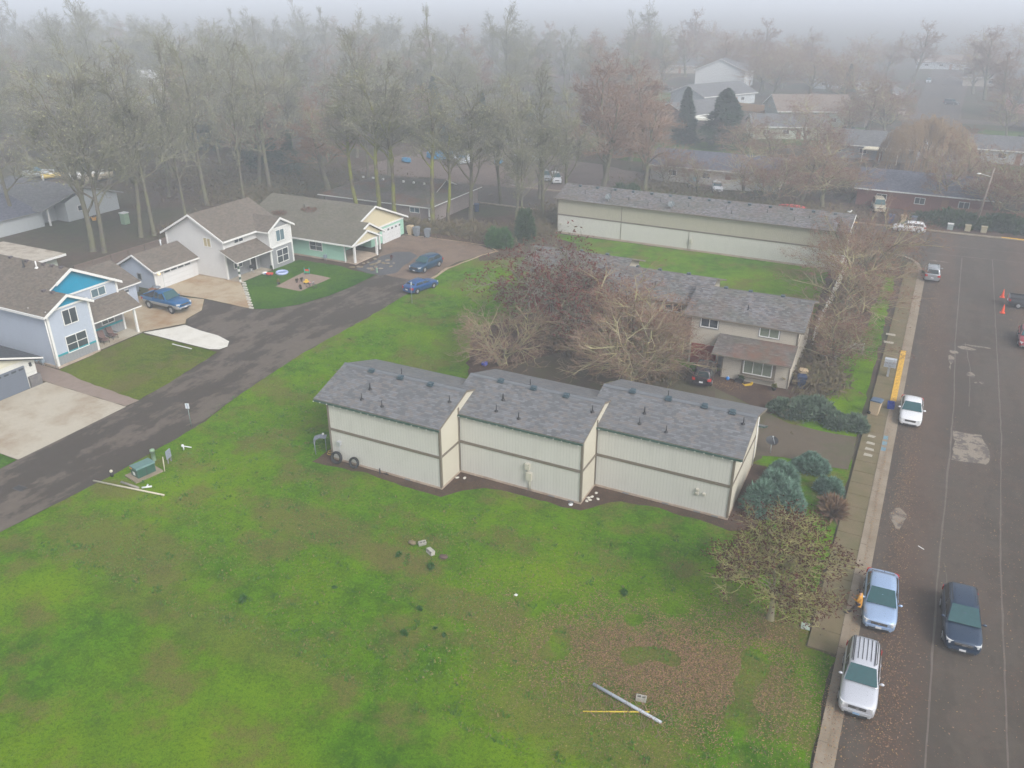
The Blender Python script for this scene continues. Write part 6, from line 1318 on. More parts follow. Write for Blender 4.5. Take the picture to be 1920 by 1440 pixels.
wheelie('tan-lidded bin at the right corner of the rear apartments', (-5.85, 64.9, .05), 100, BIN_TAN, BIN_TAN); wheelie('navy wheeled bin at the right corner of the rear apartments', (-5.75, 63.7, .05), 100, BIN_BLUE, BIN_BLUE)
wheelie('navy bin by the oaks right of the old taupe house', (-57.1, 103.2, 0), 30, BIN_BLUE, BIN_BLUE, 1.1)
wheelie('navy wheeled bin left of the white hatchback', (-3.1, 122.6, .03), 0, BIN_BLUE, BIN_BLUE, 1.15); wheelie('tan bin behind the white hatchback', (-1.6, 122.9, .03), 0, BIN_TAN, BIN_TAN, 1.15); wheelie('grey-lidded bin behind the white hatchback', (-.3, 123.2, .03), 0, BIN_GREY, BIN_LID, 1.1)
wheelie('dark bin at the left wall of the white house garage', (-72.6, 56.3, .05), 10, BIN_GREY, BIN_GREY); wheelie('blue-grey bin under the left garage eave of the blue-grey house', (-68.6, 55.1, .05), 10, BIN_BLUE, BIN_GREY)
o = thing('crate', 'small royal blue open recycling crate on the pavement by the kerb', 'crate', (.98, 62.9, .15), .1)
b = MB(); [b.box(*q) for q in ((-.22, .22, -.3, .3, 0, .03), (-.24, -.21, -.32, .32, 0, .4), (.21, .24, -.32, .32, 0, .4), (-.21, .21, -.32, -.29, 0, .4), (-.21, .21, .29, .32, 0, .4))]; b.build('body', BIN_ROYAL, o, uv=False)
# mailboxes
def cluster_box(label, loc, rz, s=1.0):
    o = thing('mailbox', label, 'mailbox', loc, R(rz)); o.scale = (s, s, s)
    b = MB(); b.prism([(-.22, 0), (.22, 0), (.22, .52), (0, .60), (-.22, .56)], 'x', -.36, .36); b.v = [(v[0], v[1], v[2]+.72) for v in b.v]; b.build('box', plain('mailbox_grey', (.40, .43, .48), .5), o, uv=False)
    b = MB(); [b.box(-.33+i*.23, -.13+i*.23, -.24, -.222, .78+j*.17, .92+j*.17) for i in range(3) for j in range(2)]; b.build('doors', plain('mailbox_doors', (.30, .33, .38), .5), o, uv=False)
    b = MB(); b.box(-.07, .07, -.07, .07, 0, .73); b.build('post', plain('post_grey', (.30, .31, .33), .6), o, uv=False); return o
cluster_box('grey cluster mailbox on a post at the pavement beside the yellow kerb', (.35, 68.9, .13), 0, 1.25)
o = thing('mail_stand', 'bent grey metal stand beside the left end wall of the front building', 'stand', (-33.75, 38.2, .02), .5)
b = MB(); b.prism([(-.42, 1.22), (.0, 1.36), (.42, 1.30), (.42, 1.25), (0, 1.30), (-.42, 1.10)], 'y', -.25, .25); b.prism([(-.42, 1.22), (-.42, .80), (-.38, .80), (-.38, 1.22)], 'y', -.25, .25); b.build('top', IRON, o)
for x_, y_ in ((-.38, -.2), (.3, .15)): b = MB(); b.tube((x_, y_, 0), (x_, y_, 1.2), .03, .03, 6); b.build('leg', IRON, o)
b = MB(); b.ball((.2, .1, 1.44), .08, 8); b.build('cap', TRIM_WHITE, o)
def tyre(label, loc, r, lean):
    o = thing('old_tyre', label, 'tyre', loc, 0); b = MB(); N, K = 20, 8; k0 = len(b.v)
    for i in range(N):
        a = 2*math.pi*i/N
        for j in range(K): c = 2*math.pi*j/K; rr = r*.80+r*.22*math.cos(c)*(.9); b.v.append((rr*math.cos(a), .28*r*math.sin(c), rr*math.sin(a)))
    for i in range(N):
        for j in range(K): i2, j2 = (i+1) % N, (j+1) % K; b.face((i*K+j, i*K+j2, i2*K+j2, i2*K+j), 0, True)
    m = Matrix.Translation((0, 0, r*.97)) @ Matrix.Rotation(R(lean), 4, 'X'); b.v = [tuple(m @ Vector(v)) for v in b.v]; b.build('rubber', TYRE, o, uv=False); return o
tyre('larger old tyre leaning on the left front corner of the front building', (-31.95, 37.55, .03), .45, -16); tyre('smaller old tyre leaning on the wall right of the larger tyre', (-30.55, 37.6, .03), .40, -16)
o = thing('yellow_hose_coil', 'coil of yellow and black hose on the soil at the left wall corner', 'hose', (-33.1, 38.4, .03)); b = MB()
for q in range(3):
    for i in range(14):
        a0, a1 = i*.449, (i+1)*.449; rr = .26-.03*q; b.tube((rr*math.cos(a0), rr*math.sin(a0), .05+.06*q), (rr*math.cos(a1), rr*math.sin(a1), .05+.06*q), .03, .03, 5, q % 2)
b.build('coil', [plain('hose_yellow', (.55, .36, .05)), BLACKTRIM], o, uv=False)
# satellite dish on a pole in front of the blue juniper
o = thing('satellite_dish', 'dark satellite dish on a short pole behind the right corner of the front building', 'satellite dish', (-5.95, 52.0, .03)); b = MB(); dish(b, (0, 0, .95), .42, (.1, -.35, 1)); b.build('dish', [plain('dish_black', (.03, .032, .036), .5), GALV], o, uv=False)
b = MB(); b.tube((0, 0, 0), (0, 0, .92), .03, .03, 8); b.build('pole', GALV, o, uv=False)
# signs
def pole_sign(label, loc, h, w, hh, mat, rz=0, post=None):
    o = thing('street_sign', label, 'sign', loc, R(rz)); b = MB(); b.tube((0, 0, 0), (0, 0, h), .03, .03, 6); b.build('post', post or plain('sign_post', (.20, .25, .25), .5), o, uv=False)
    b = MB(); b.box(-w/2, w/2, -.055, -.035, h-hh, h); b.build('panel', mat, o, uv=False); return o
sg_ = pole_sign('small white and blue-grey sign on a green post at the edge of the lane', (-44.7, 36.95, .02), 1.95, .30, .42, plain('sign_white', (.60, .63, .68)), 20)
b = MB(); b.box(-.02, .02, -.062, -.056, 1.56, 1.92); b.build('symbol', plain('sign_blue', (.15, .22, .36)), sg_, uv=False)
pole_sign('thin pale sign post in front of the royal blue sedan', (-44.5, 66.4, .02), 2.3, .12, .3, plain('sign_grey', (.45, .48, .5)), 60)
# transformer group by the lane
o = thing('transformer_box', 'green utility transformer box on a concrete pad beside the lane', 'transformer', (-42.55, 30.75, .02), R(78)); b = MB(); b.box(-.62, .62, -.42, .42, .1, .72); b.build('cabinet', plain('transformer_green', (.025, .085, .06), .6), o, uv=False)
b = MB(); b.prism([(-.46, .72), (.46, .72), (.42, .80), (-.42, .83)], 'x', -.66, .66); b.build('lid', plain('transformer_lid', (.10, .19, .18), .6), o, uv=False); b = MB(); b.box(-.95, .95, -.72, .72, 0, .1); b.build('pad', CONC, o, uv=False)
b = MB(); b.box(-.645, -.625, -.1, .16, .22, .45); b.build('notice', TRIM_WHITE, o, uv=False); b = MB(); b.box(-.66, -.63, .2, .42, .6, .74); b.build('warning_label', plain('warning_orange', (.65, .28, .03)), o, uv=False)
b = MB(); b.box(-.02, .02, -.43, -.42, .12, .7); b.build('door_seam', DARK, o, uv=False)
o = thing('utility_pedestal', 'pale green round utility pedestal behind the transformer box', 'pedestal', (-43.35, 32.3, .02)); b = MB(); b.lathe((0, 0, 0), [(.14, 0), (.14, .72), (.17, .72), (.16, .85), (.08, .9), (0, .9)], 14); b.build('body', plain('pedestal_green', (.22, .33, .22)), o, uv=False)
o = thing('real_estate_sign', 'small grey-blue notice board stuck in the ground beside the pedestal', 'sign', (-42.2, 32.6, .02), .3); b = MB(); b.box(-.04, .04, -.25, .25, .35, .95); b.build('panel', plain('notice_grey', (.26, .29, .36)), o, uv=False); b = MB(); b.box(-.03, .03, -.2, -.14, 0, .5); b.box(-.03, .03, .14, .2, 0, .5); b.build('leg', TRIM_GREY, o, uv=False)
def bar(name, label, cat, a, c, r, m, square=True):
    a, c = Vector(a), Vector(c); o = thing(name, label, cat, a); b = MB(); b.tube((0, 0, 0), c-a, r, r, 4 if square else 8); b.build('length', m, o, uv=False); return o
WOOD_P = plain('pale_timber', (.50, .46, .36)); PVC = plain('white_pvc', (.62, .64, .66))
bar('timber_plank', 'long thin pale timber lying on the grass near the transformer', 'plank', (-44.75, 28.6, .1), (-39.3, 29.45, .08), .06, WOOD_P)
bar('wooden_stake', 'white stake leaning beside the small notice board', 'stake', (-41.6, 31.6, 0), (-41.9, 31.9, .9), .035, WOOD_P)
bar('timber_plank', 'short grey board lying above the long thin timber', 'plank', (-43.0, 29.3, .1), (-41.4, 29.3, .1), .08, plain('grey_board', (.28, .26, .22)))
o = thing('pvc_pipe_joint', 'white plastic pipe joint on the grass near the long timber', 'pipe', (-41.0, 29.6, .06), .7); b = MB(); b.tube((-.3, 0, .04), (.3, 0, .06), .06, .06, 8); b.tube((0, 0, .05), (.02, .3, .05), .055, .055, 8); b.build('joint', PVC, o, uv=False)
o = thing('pvc_pipe_bend', 'white bent pipe standing at the lane edge above the pedestal', 'pipe', (-42.6, 34.2, .05), .4); b = MB(); b.tube((0, 0, 0), (.05, 0, .3), .05, .05, 8); b.tube((.05, 0, .3), (.5, .2, .1), .04, .04, 8); b.ball((-.02, 0, .33), .11, 8); b.build('bend', PVC, o, uv=False)
o = thing('valve_stake', 'small pale cap and dark post left of the transformer box', 'marker', (-44.2, 29.6, .0)); b = MB(); b.tube((0, 0, 0), (0, 0, .35), .09, .1, 7); b.build('post', BLACKTRIM, o, uv=False); b = MB(); b.ball((0, 0, .42), .11, 8); b.build('cap', plain('cap_cream', (.55, .52, .42)), o, uv=False)
# block rubble and things on the field
def block(label, loc, rz, tilt=0, s=1):
    o = thing('concrete_block', label, 'block', loc, R(rz)); o.rotation_euler = (R(tilt), 0, R(rz)); b = MB(); l, w, h, t = .40*s, .20*s, .20*s, .035*s
    for q in ((0, l, 0, t), (0, l, w-t, w), (0, t, t, w-t), (l-t, l, t, w-t), (l/2-t/2, l/2+t/2, t, w-t)): b.box(q[0], q[1], q[2], q[3], 0, h)
    b.build('body', plain('block_grey', (.36, .35, .31), .9, .2, 8) if not bpy.data.materials.get('block_grey') else bpy.data.materials['block_grey'], o, uv=False); return o
block('single two-hole concrete block on the leafy grass near the bottom edge', (-7.15, 26.85, .04), 10, 0, 1.15)
block('upright concrete block of the small rubble pile in the field', (-21.25, 32.1, .05), -25, 80, 1.3); block('flat concrete block left in the small rubble pile of the field', (-22.0, 32.15, .05), 50, 20, 1.1)
o = thing('brown_stone', 'brown stone left of the rubble pile in the field', 'stone', (-22.5, 32.2, .05)); b = MB(); b.ball((0, 0, .1), .2, 8, sq=(1.3, .8, .6), jit=.3); b.build('rock', plain('brown_rock', (.18, .14, .08)), o, uv=False)
o = thing('dark_stone', 'dark reddish stone right of the rubble pile in the field', 'stone', (-20.2, 31.9, .05)); b = MB(); b.ball((0, 0, .08), .2, 8, sq=(1.3, .9, .5), jit=.3); b.build('rock', plain('dark_rock', (.10, .06, .05)), o, uv=False)
bar('metal_pipe', 'long grey metal pipe lying on the grass at the bottom edge', 'pipe', (gp(1112, 1291)[0], gp(1112, 1291)[1], .28), (gp(1240, 1357)[0], gp(1240, 1357)[1], .06), .075, plain('pipe_galv', (.38, .42, .47), .5, .15), False)
bar('yellow_tape', 'straight yellow and black tape lying under the long metal pipe', 'tape', (gp(1093, 1336)[0], gp(1093, 1336)[1], .07), (gp(1218, 1337)[0], gp(1218, 1337)[1], .07), .03, plain('tape_yellow', (.62, .48, .04), .6, .4, 6), False)
tr = TM(); rnd = random.Random(77)
for i in range(60):
    a = Vector((rnd.uniform(-11, -5), rnd.uniform(25.2, 26.6), .02)); q = a
    d = Vector((rnd.gauss(0, .5), rnd.gauss(0, .5), .8)).normalized()
    for s_ in range(3): e = q+d*.33; tr.tube(q, e, .014-.004*s_, .010-.004*s_); d = (d+Vector((rnd.gauss(0, .3), rnd.gauss(0, .3), 0))).normalized(); q = e
mobj('brushwood', tr.mesh('brushwood', TWIG_BROWN), kind='stuff')
o = thing('utility_cover', 'small pale green square utility cover set in the soil by the pavement end', 'cover', (-1.05, 35.25, .04), .1); b = MB(); b.box(-.21, .21, -.24, .24, 0, .05); b.build('lid', plain('cover_green', (.30, .38, .32)), o, uv=False); b = MB(); b.box(-.05, .05, -.02, .02, .05, .058); b.build('handle', TRIM_GREY, o, uv=False)
o = thing('white_litter', 'white scrap of paper on the bare earth in the middle of the field', 'litter', gpt(967, 1116, .05)); b = MB(); b.prism([(-.09, -.05), (.08, -.07), (.1, .06), (-.04, .1)], 'z', 0, .03); b.build('scrap', TRIM_WHITE, o, uv=False)
o = thing('white_litter', 'white strip of litter lying on the street asphalt', 'litter', gpt(1727, 1027, .04)); b = MB(); b.prism([(-.18, .1), (-.14, .14), (.18, -.08), (.14, -.13)], 'z', 0, .012); b.build('scrap', TRIM_WHITE, o, uv=False)
o = thing('blue_bag', 'bright blue bag on the ground left of the court', 'bag', gpt(908, 686, .03)); b = MB(); b.ball((0, 0, .2), .3, 9, sq=(1, .8, .75), jit=.35); b.ball((.2, .05, .35), .12, 6, jit=.3); b.build('bag', plain('bag_blue', (.01, .045, .42), .5), o, uv=False)
o = thing('storm_drain', 'dark slotted drain set in the lane at the left', 'drain', gpt(37, 915, .04)); b = MB(); [b.box(-.35+i*.16, -.27+i*.16, -.2, .2, 0, .012) for i in range(5)]; b.build('slot', BLACKTRIM, o, uv=False); b = MB(); b.box(-.42, .42, -.26, .26, -.01, .004); b.build('frame', plain('drain_iron', (.06, .055, .055)), o, uv=False)
o = thing('storm_drain', 'round white-capped drain at the corner between the second and third front units', 'drain', gpt(1070, 946, .035)); b = MB(); b.lathe((0, 0, 0), [(.14, 0), (.14, .06), (0, .07)], 12); b.build('cap', PVC, o, uv=False); b = MB(); b.box(-.08, .08, -.02, .02, .07, .075); b.build('slot', BLACKTRIM, o, uv=False)
for i, (px, py) in enumerate([(1103, 934), (1110, 932), (1118, 925), (1100, 940), (1106, 938), (857, 896), (871, 897), (1121, 936)]):
    o = thing('paving_stone', 'pale broken stone lying in the soil corner at the foot of the front building', 'stone', gpt(px, py, .03), i*.8, 'pale stones in the soil corners of the front building'); b = MB(); b.ball((0, 0, .03), .12, 7, sq=(1.2, .9, .4), jit=.5); b.build('rock', bpy.data.materials['edging_stone'], o, uv=False)
# cones
CONE = plain('cone_orange', (.75, .075, .02), .5)
for lab, (x, y) in (('upper orange traffic cone left of the dark pickup bed', (9.55, 95.4)), ('lower orange traffic cone left of the dark pickup bed', (9.40, 90.2))):
    o = thing('traffic_cone', lab, 'traffic cone', (x, y, .03)); b = MB(); b.lathe((0, 0, 0), [(.17, .04), (.035, .85), (.03, .86)], 12); b.build('cone', CONE, o, uv=False)
    b = MB(); b.box(-.23, .23, -.23, .23, 0, .04); b.build('base', CONE, o, uv=False); b = MB(); b.lathe((0, 0, 0), [(.118, .34), (.078, .56)], 12); b.build('band', TRIM_WHITE, o, uv=False)
for x, y in ((12.0, 93.3), (11.2, 92.4)):
    pass
# poles
o = thing('utility_pole', 'leaning wooden utility pole between the two dark hedges across the street', 'utility pole', (7.2, 124.2, 0)); b = MB(); b.tube((0, 0, 0), (.5, 0, 8.2), .16, .11, 8); b.build('pole', plain('pole_wood', (.21, .17, .14), .9, .2), o, uv=False); b = MB(); b.box(-.4, 1.4, -.06, .06, 7.4, 7.55); b.build('crossarm', bpy.data.materials['pole_wood'], o, uv=False)
b = MB(); b.tube((.45, 0, 7.0), (-1.0, -.6, 7.4), .03, .03, 5); b.ball((-1.1, -.65, 7.4), .2, 8, sq=(1.4, .8, .5)); b.build('lamp_head', TRIM_WHITE, o, uv=False)
for lab, (x, y) in (('pale green utility box in front of the hedge left of the leaning pole', (4.2, 122.6)), ('tan utility box right of the leaning pole', (8.2, 122.9)), ('small pale box standing in the leaves by the leaning pole', (6.3, 122.8))):
    o = thing('utility_box', lab, 'utility box', (x, y, .03)); b = MB(); b.box(-.35, .35, -.3, .3, 0, .75); b.build('cabinet', plain('box_tan', (.34, .30, .20)) if 'tan' in lab else plain('box_grey', (.25, .3, .3)), o, uv=False, bevel=.04); b = MB(); b.box(-.38, .38, -.33, .33, .75, .82); b.build('lid', TRIM_WHITE if 'tan' not in lab else bpy.data.materials['box_tan'], o, uv=False)
o = thing('kayak', 'red upturned canoe lying behind the right half of the long roof', 'canoe', (*gp(1487, 381, 1.2), .05), R(-2)); o.scale = (.55, .7, .8); b = MB(); N = 12; rows_ = []
for i in range(N+1):
    t = i/N*2-1; w = .55*(1-t*t)**.6+.02; rows_.append([(t*3.6, w, .7), (t*3.6, w*.9, 1.0-.1*t*t), (t*3.6, w*.4, 1.2-.25*t*t), (t*3.6, -w*.4, 1.2-.25*t*t), (t*3.6, -w*.9, 1.0-.1*t*t), (t*3.6, -w, .7)])
for r_ in rows_: b.v += r_
for i in range(N):
    for j in range(5): b.face((i*6+j, i*6+j+1, i*6+7+j, i*6+6+j), 0, True)
b.build('hull', plain('canoe_red', (.55, .06, .06)), o, uv=False); b = MB(); b.box(-2, -1.8, -.4, .4, 0, .8); b.box(1.8, 2, -.4, .4, 0, .8); b.build('trestle', RUST, o, uv=False)
# tarpaulin-covered boats and stores on the brown lot
TARP_B = plain('tarp_blue', (.02, .19, .38), .5, .25, 2); TARP_W = plain('tarp_white', (.50, .54, .60), .5, .2, 2)
for i, (x, y, s, lab, m1, m2) in enumerate([(-83.0, 135.0, 1.5, 'leftmost tarpaulin-covered boat, blue with white top', TARP_B, TARP_W), (-79.6, 136.5, 1.4, 'second covered boat with a white cover and blue end', TARP_W, TARP_B), (-76.5, 134.3, 1.5, 'half white half blue covered boat in the middle of the lot', TARP_W, TARP_B), (-70.8, 136.6, 1.1, 'small blue covered stack right of the boats', TARP_B, TARP_W), (-86.5, 129.8, .9, 'small upright blue tarpaulin bundle at the left of the lot', TARP_B, TARP_B)]):
    o = thing('covered_boat', lab, 'boat', (x, y, .05), i*.7); b = MB(); N = 9
    for q in range(N+1):
        t = q/N*2-1; w = s*.75*(1-t*t*.85); h = s*(.75+.25*math.cos(t*1.4)); b.v += [(t*s*1.5, w, .25), (t*s*1.5, w*.9, h*.75), (t*s*1.5, 0, h*1.05), (t*s*1.5, -w*.9, h*.75), (t*s*1.5, -w, .25)]
    for q in range(N):
        for j in range(4): b.face((q*5+j, q*5+j+1, q*5+6+j, q*5+5+j), 0, True)
    b.face((0, 1, 2, 3, 4)); b.face((N*5+4, N*5+3, N*5+2, N*5+1, N*5)); b.build('tarpaulin', m1, o, uv=False)
    b = MB(); b.ball((-s*.6, 0, s*.85), s*.55, 8, sq=(1.3, .9, .45), jit=.1); b.build('cover_top', m2, o, uv=False); b = MB(); b.box(-s*1.2, s*1.3, -.08, .08, .0, .3); b.build('keel', BLACKTRIM, o, uv=False)
for i, (px, py, s, lab) in enumerate([(72, 322, 1.5, 'white and blue covered boat behind the far left pale house'), (98, 325, 1.1, 'yellow-trimmed small boat right of the covered boat at far left'), (165, 325, 1.7, 'white motorboat on a trailer between the left oaks'), (188, 328, 1.5, 'tan and white boat right of the white motorboat at far left')]):
    x, y = gp(px, py, 1.0); o = thing('motorboat', lab, 'boat', (x, y, .3), .9+.2*i); b = MB(); N = 9
    for q in range(N+1):
        t = q/N; w = s*.62*(1-max(0, (t-.5)/.5)**2); b.v += [(t*s*3.2-s*1.6, w, s*.6), (t*s*3.2-s*1.6, w*.7, .1), (t*s*3.2-s*1.6, 0, -.05), (t*s*3.2-s*1.6, -w*.7, .1), (t*s*3.2-s*1.6, -w, s*.6)]
    for q in range(N):
        for j in range(4): b.face((q*5+j, q*5+5+j, q*5+6+j, q*5+j+1), 0, True)
        b.face((q*5, q*5+4, q*5+9, q*5+5), 0)
    b.face((0, 1, 2, 3, 4)); b.build('hull', [TARP_W, plain('hull_yellow', (.6, .45, .12)), TRIM_WHITE, plain('hull_tan', (.45, .38, .28))][i], o, uv=False); b = MB(); b.prism([(-.5*s, s*.6), (.3*s, s*.6), (.1*s, s*.95), (-.4*s, s*.95)], 'y', -.4*s, .4*s); b.build('cabin', [TARP_B, TRIM_WHITE, CARGLASS, TRIM_WHITE][i], o, uv=False)
    b = MB(); b.box(-s*1.3, s*1.4, -.3, .3, -.3, -.05); b.build('trailer', BLACKTRIM, o, uv=False)
o = thing('covered_boat', 'white tarpaulin mound among the trees right of the golden willow', 'boat', (*gp(1832, 290, .6), .03), .2); b = MB(); b.ball((0, 0, .5), 1.6, 12, sq=(1.7, .9, .55), jit=.1); b.build('tarpaulin', plain('mound_white', (.60, .57, .52)), o, uv=False)
o = thing('greenhouse_canopy', 'cream-white flat canopy between the two conifers', 'canopy', (*gp(1320, 222, 2.2), 0), R(5)); b = MB(); b.prism([(-2.5, 2.1), (2.5, 2.1), (2.5, 2.3), (-2.5, 2.6)], 'x', -4.4, 4.4); b.build('roof', plain('canopy_white', (.75, .74, .66)), o, uv=False)
for xx in (-4.2, 4.2):
    for yy in (-2.3, 2.3): b = MB(); b.box(xx-.07, xx+.07, yy-.07, yy+.07, 0, 2.15); b.build('post', TRIM_WHITE, o, uv=False)
# things round the houses on the left
def lounge(label, loc, rz):
    o = thing('deck_chair', label, 'chair', loc, R(rz)); m = plain('chair_brown', (.14, .085, .075)) if not bpy.data.materials.get('chair_brown') else bpy.data.materials['chair_brown']
    b = MB(); b.box(-.25, .35, -.28, .28, .33, .39); b.build('seat', m, o, uv=False); b = MB(); b.prism([(-.25, .36), (-.18, .36), (-.45, 1.05), (-.52, 1.03)], 'y', -.28, .28); b.build('backrest', m, o, uv=False)
    for x_ in (-.22, .3):
        for y_ in (-.26, .26): b = MB(); b.tube((x_, y_, 0), (x_, y_, .34), .02, .02, 5); b.build('leg', BLACKTRIM, o, uv=False)
    for y_ in (-.31, .31): b = MB(); b.box(-.35, .3, y_-.03, y_+.03, .55, .59); b.build('armrest', BLACKTRIM, o, uv=False)
lounge('left brown reclining chair on the porch of the blue-grey house', (-63.7, 45.1, .07), -6); lounge('right brown reclining chair on the porch of the blue-grey house', (-63.9, 46.2, .07), -2)
o = thing('paddling_pool', 'round pale blue paddling pool on the grass by the grey bay of the white house', 'paddling pool', (*gp(529, 514), .06)); b = MB(); b.lathe((0, 0, 0), [(.62, 0), (.72, .12), (.66, .27), (.56, .26), (.54, .08), (0, .07)], 18); b.build('ring', plain('pool_blue', (.38, .45, .72), .4), o, uv=False); b = MB(); b.lathe((0, 0, 0), [(.53, .14), (0, .14)], 16); b.build('water', glassy('pool_water', (.2, .26, .4)), o, uv=False)
o = thing('toy_swing', 'small turquoise and green toy seat on the bark play area', 'toy', (*gp(576, 515), .07), .4); b = MB(); [b.tube((x_, 0, 0), (x_, 0, .75), .035, .035, 6) for x_ in (-.28, .28)]; b.build('frame', plain('toy_turq', (.02, .30, .38)), o, uv=False); b = MB(); b.box(-.26, .26, -.2, .2, .2, .28); b.build('seat', plain('toy_green', (.03, .3, .14)), o, uv=False); b = MB(); b.box(-.26, .26, .14, .2, .3, .5); b.build('backrest', plain('toy_red', (.6, .06, .04)), o, uv=False)
o = thing('toy_tractor', 'red toy wagon lying at the edge of the porch of the white house', 'toy', (*gp(506, 517), .06), .3); b = MB(); b.box(-.35, .35, -.2, .2, .1, .28); b.build('body', bpy.data.materials['toy_red'], o, uv=False); b = MB(); [b.lathe((x_, y_, .1), [(0, -.03), (.1, -.03), (.1, .03), (0, .03)], 10, axis='y') for x_ in (-.22, .22) for y_ in (-.22, .22)]; b.build('wheel', BLACKTRIM, o, uv=False)
o = thing('toy_plane', 'white and blue toy beside the red toy wagon', 'toy', (*gp(497, 516), .06), 1); b = MB(); b.ball((0, 0, .2), .24, 8, sq=(1.4, .7, .7)); b.build('body', TRIM_WHITE, o, uv=False); b = MB(); b.box(-.1, .1, -.35, .35, .2, .24); b.build('wing', plain('toy_blue', (.05, .2, .6)), o, uv=False)
o = thing('toy_truck', 'yellow toy digger in the middle of the bark play area', 'toy', (*gp(575, 533), .07), .6); b = MB(); b.box(-.3, .3, -.16, .16, .12, .3); b.box(-.1, .15, -.13, .13, .3, .5); b.build('body', plain('toy_yellow', (.65, .42, .03)), o, uv=False); b = MB(); [b.lathe((x_, y_, .1), [(0, -.03), (.1, -.03), (.1, .03), (0, .03)], 10, axis='y') for x_ in (-.2, .2) for y_ in (-.18, .18)]; b.build('wheel', BLACKTRIM, o, uv=False)
o = thing('toy_bicycle', 'small dark bicycle with pink seat at the front edge of the play area', 'bicycle', (*gp(584, 541), .06), .2)
b = MB(); [b.lathe((x_, 0, .26), [(.26, -.02), (.26, .02), (.21, .02), (.21, -.02), (.26, -.02)], 14, axis='y') for x_ in (-.38, .38)]; b.build('wheel', BLACKTRIM, o, uv=False); b = MB(); b.tube((-.38, 0, .26), (-.1, 0, .5), .02, .02, 5); b.tube((-.1, 0, .5), (.3, 0, .55), .02, .02, 5); b.tube((.38, 0, .26), (.28, 0, .7), .02, .02, 5); b.tube((-.05, 0, .26), (-.12, 0, .6), .02, .02, 5); b.build('frame', plain('bike_navy', (.04, .06, .12)), o, uv=False); b = MB(); b.box(-.22, -.02, -.06, .06, .6, .65); b.build('saddle', plain('pink', (.6, .2, .3)), o, uv=False); b = MB(); b.tube((.28, -.22, .72), (.28, .22, .72), .018, .018, 5); b.build('handlebar', GALV, o, uv=False)
POT = plain('terracotta_pot', (.13, .09, .075))
def potted(label, loc, r, h, m, potm=None, pr=.16):
    o = thing('potted_plant', label, 'potted plant', loc); o.scale = (.7, .7, .7); b = MB(); b.lathe((0, 0, 0), [(pr*.75, 0), (pr, .3), (pr*1.05, .3), (0, .28)], 12); b.build('pot', potm or POT, o, uv=False); mobj('foliage', bush(int(r*1000+h*77), r, r, h, m, 260, .16, lobes=2), o, loc=(0, 0, .28)); return o
potted('golden-green potted shrub at the left corner of the play area', (*gp(523, 534), .06), .36, .55, leafy('gold_green', [(.3, (.10, .10, .02)), (.7, (.30, .24, .05))]), BLACKTRIM, .24); potted('dark potted plant at the near corner of the play area', (*gp(564, 543), .06), .24, .4, BRAM, BLACKTRIM, .22)
potted('small brown plant in a stone ring on the play area, left one', (*gp(557, 531), .07), .25, .3, BRAM); potted('small brown plant in a stone ring on the play area, right one', (*gp(566, 529), .07), .25, .3, BRAM)
potted('green plant pot at the right end of the bay window of the nearest rear apartment', (-7.6, 62.2, .05), .36, .45, leafy('yellow_green', [(.3, (.08, .10, .02)), (.7, (.22, .22, .05))]), BLACKTRIM, .25)
potted('red-leaved little shrub in the slate garden', (*gp(734, 488), .06), .3, .45, LEAF_RED); potted('low dark shrub at the right end of the porch of the white house', (-64.6, 68.4, .06), .4, .6, IVY)
for i in range(26):
    rnd_ = random.Random(300+i); x = -57.4+rnd_.random()*4.2; y = 73.4+rnd_.random()*4.2
    if y > 74.6+(x+57.4)*.2+2.6: continue
    o = thing('garden_stone', 'flat tan stone laid on the dark slate garden of the mint house', 'stone', (x, y, .06), rnd_.random()*3, 'flat stones of the slate garden'); b = MB(); s = rnd_.uniform(.15, .42)
    b.prism([(s*math.cos(a)*rnd_.uniform(.8, 1.2), s*.7*math.sin(a)) for a in (0, 1.1, 2.1, 3.2, 4.3, 5.3)], 'z', 0, .07); b.build('slab', bpy.data.materials['brown_rock'] if i % 3 == 0 else CONC, o, uv=False)
o = thing('small_post', 'short pale green post at the front of the slate garden', 'post', (*gp(707, 512), .05)); b = MB(); b.lathe((0, 0, 0), [(.11, 0), (.11, .5), (.13, .52), (0, .58)], 10); b.build('body', bpy.data.materials['pedestal_green'], o, uv=False)
# clutter before the bay window of the nearest rear apartment
o = thing('toy_ball', 'bright blue toy ball left of the bay window of the rear apartment', 'ball', (-11.35, 62.4, .05)); b = MB(); b.ball((0, 0, .17), .17, 10); b.build('ball', plain('ball_blue', (.01, .16, .5), .4), o, uv=False); b = MB(); b.tube((0, 0, .3), (.05, 0, .4), .03, .03, 6); b.build('valve', TRIM_WHITE, o, uv=False)
o = thing('toy_slide', 'yellow toy scoop lying below the bay window of the rear apartment', 'toy', (-9.6, 62.1, .05), .5); b = MB(); b.prism([(-.3, .02), (.25, .1), (.35, .3), (.28, .3), (.15, .16), (-.3, .08)], 'y', -.12, .12); b.build('scoop', bpy.data.materials['toy_yellow'], o, uv=False); b = MB(); b.tube((-.28, 0, .05), (-.5, 0, .22), .03, .03, 6); b.build('handle', bpy.data.materials['toy_yellow'], o, uv=False)
o = thing('planter', 'dark low planter box below the bay window of the rear apartment', 'planter', (-10.4, 62.45, .05)); b = MB(); b.box(-.35, .35, -.16, .16, 0, .28); b.build('box', BLACKTRIM, o, uv=False); mobj('foliage', bush(91, .35, .2, .25, IVY, 150, .14, lobes=2), o, loc=(0, 0, .22))
o = thing('barbecue', 'covered dark grill and wicker chair on the porch of the white house', 'grill', (-65.9, 66.6, .1)); b = MB(); b.ball((0, 0, .75), .3, 10, sq=(1, 1, .7)); b.build('kettle', BLACKTRIM, o, uv=False)
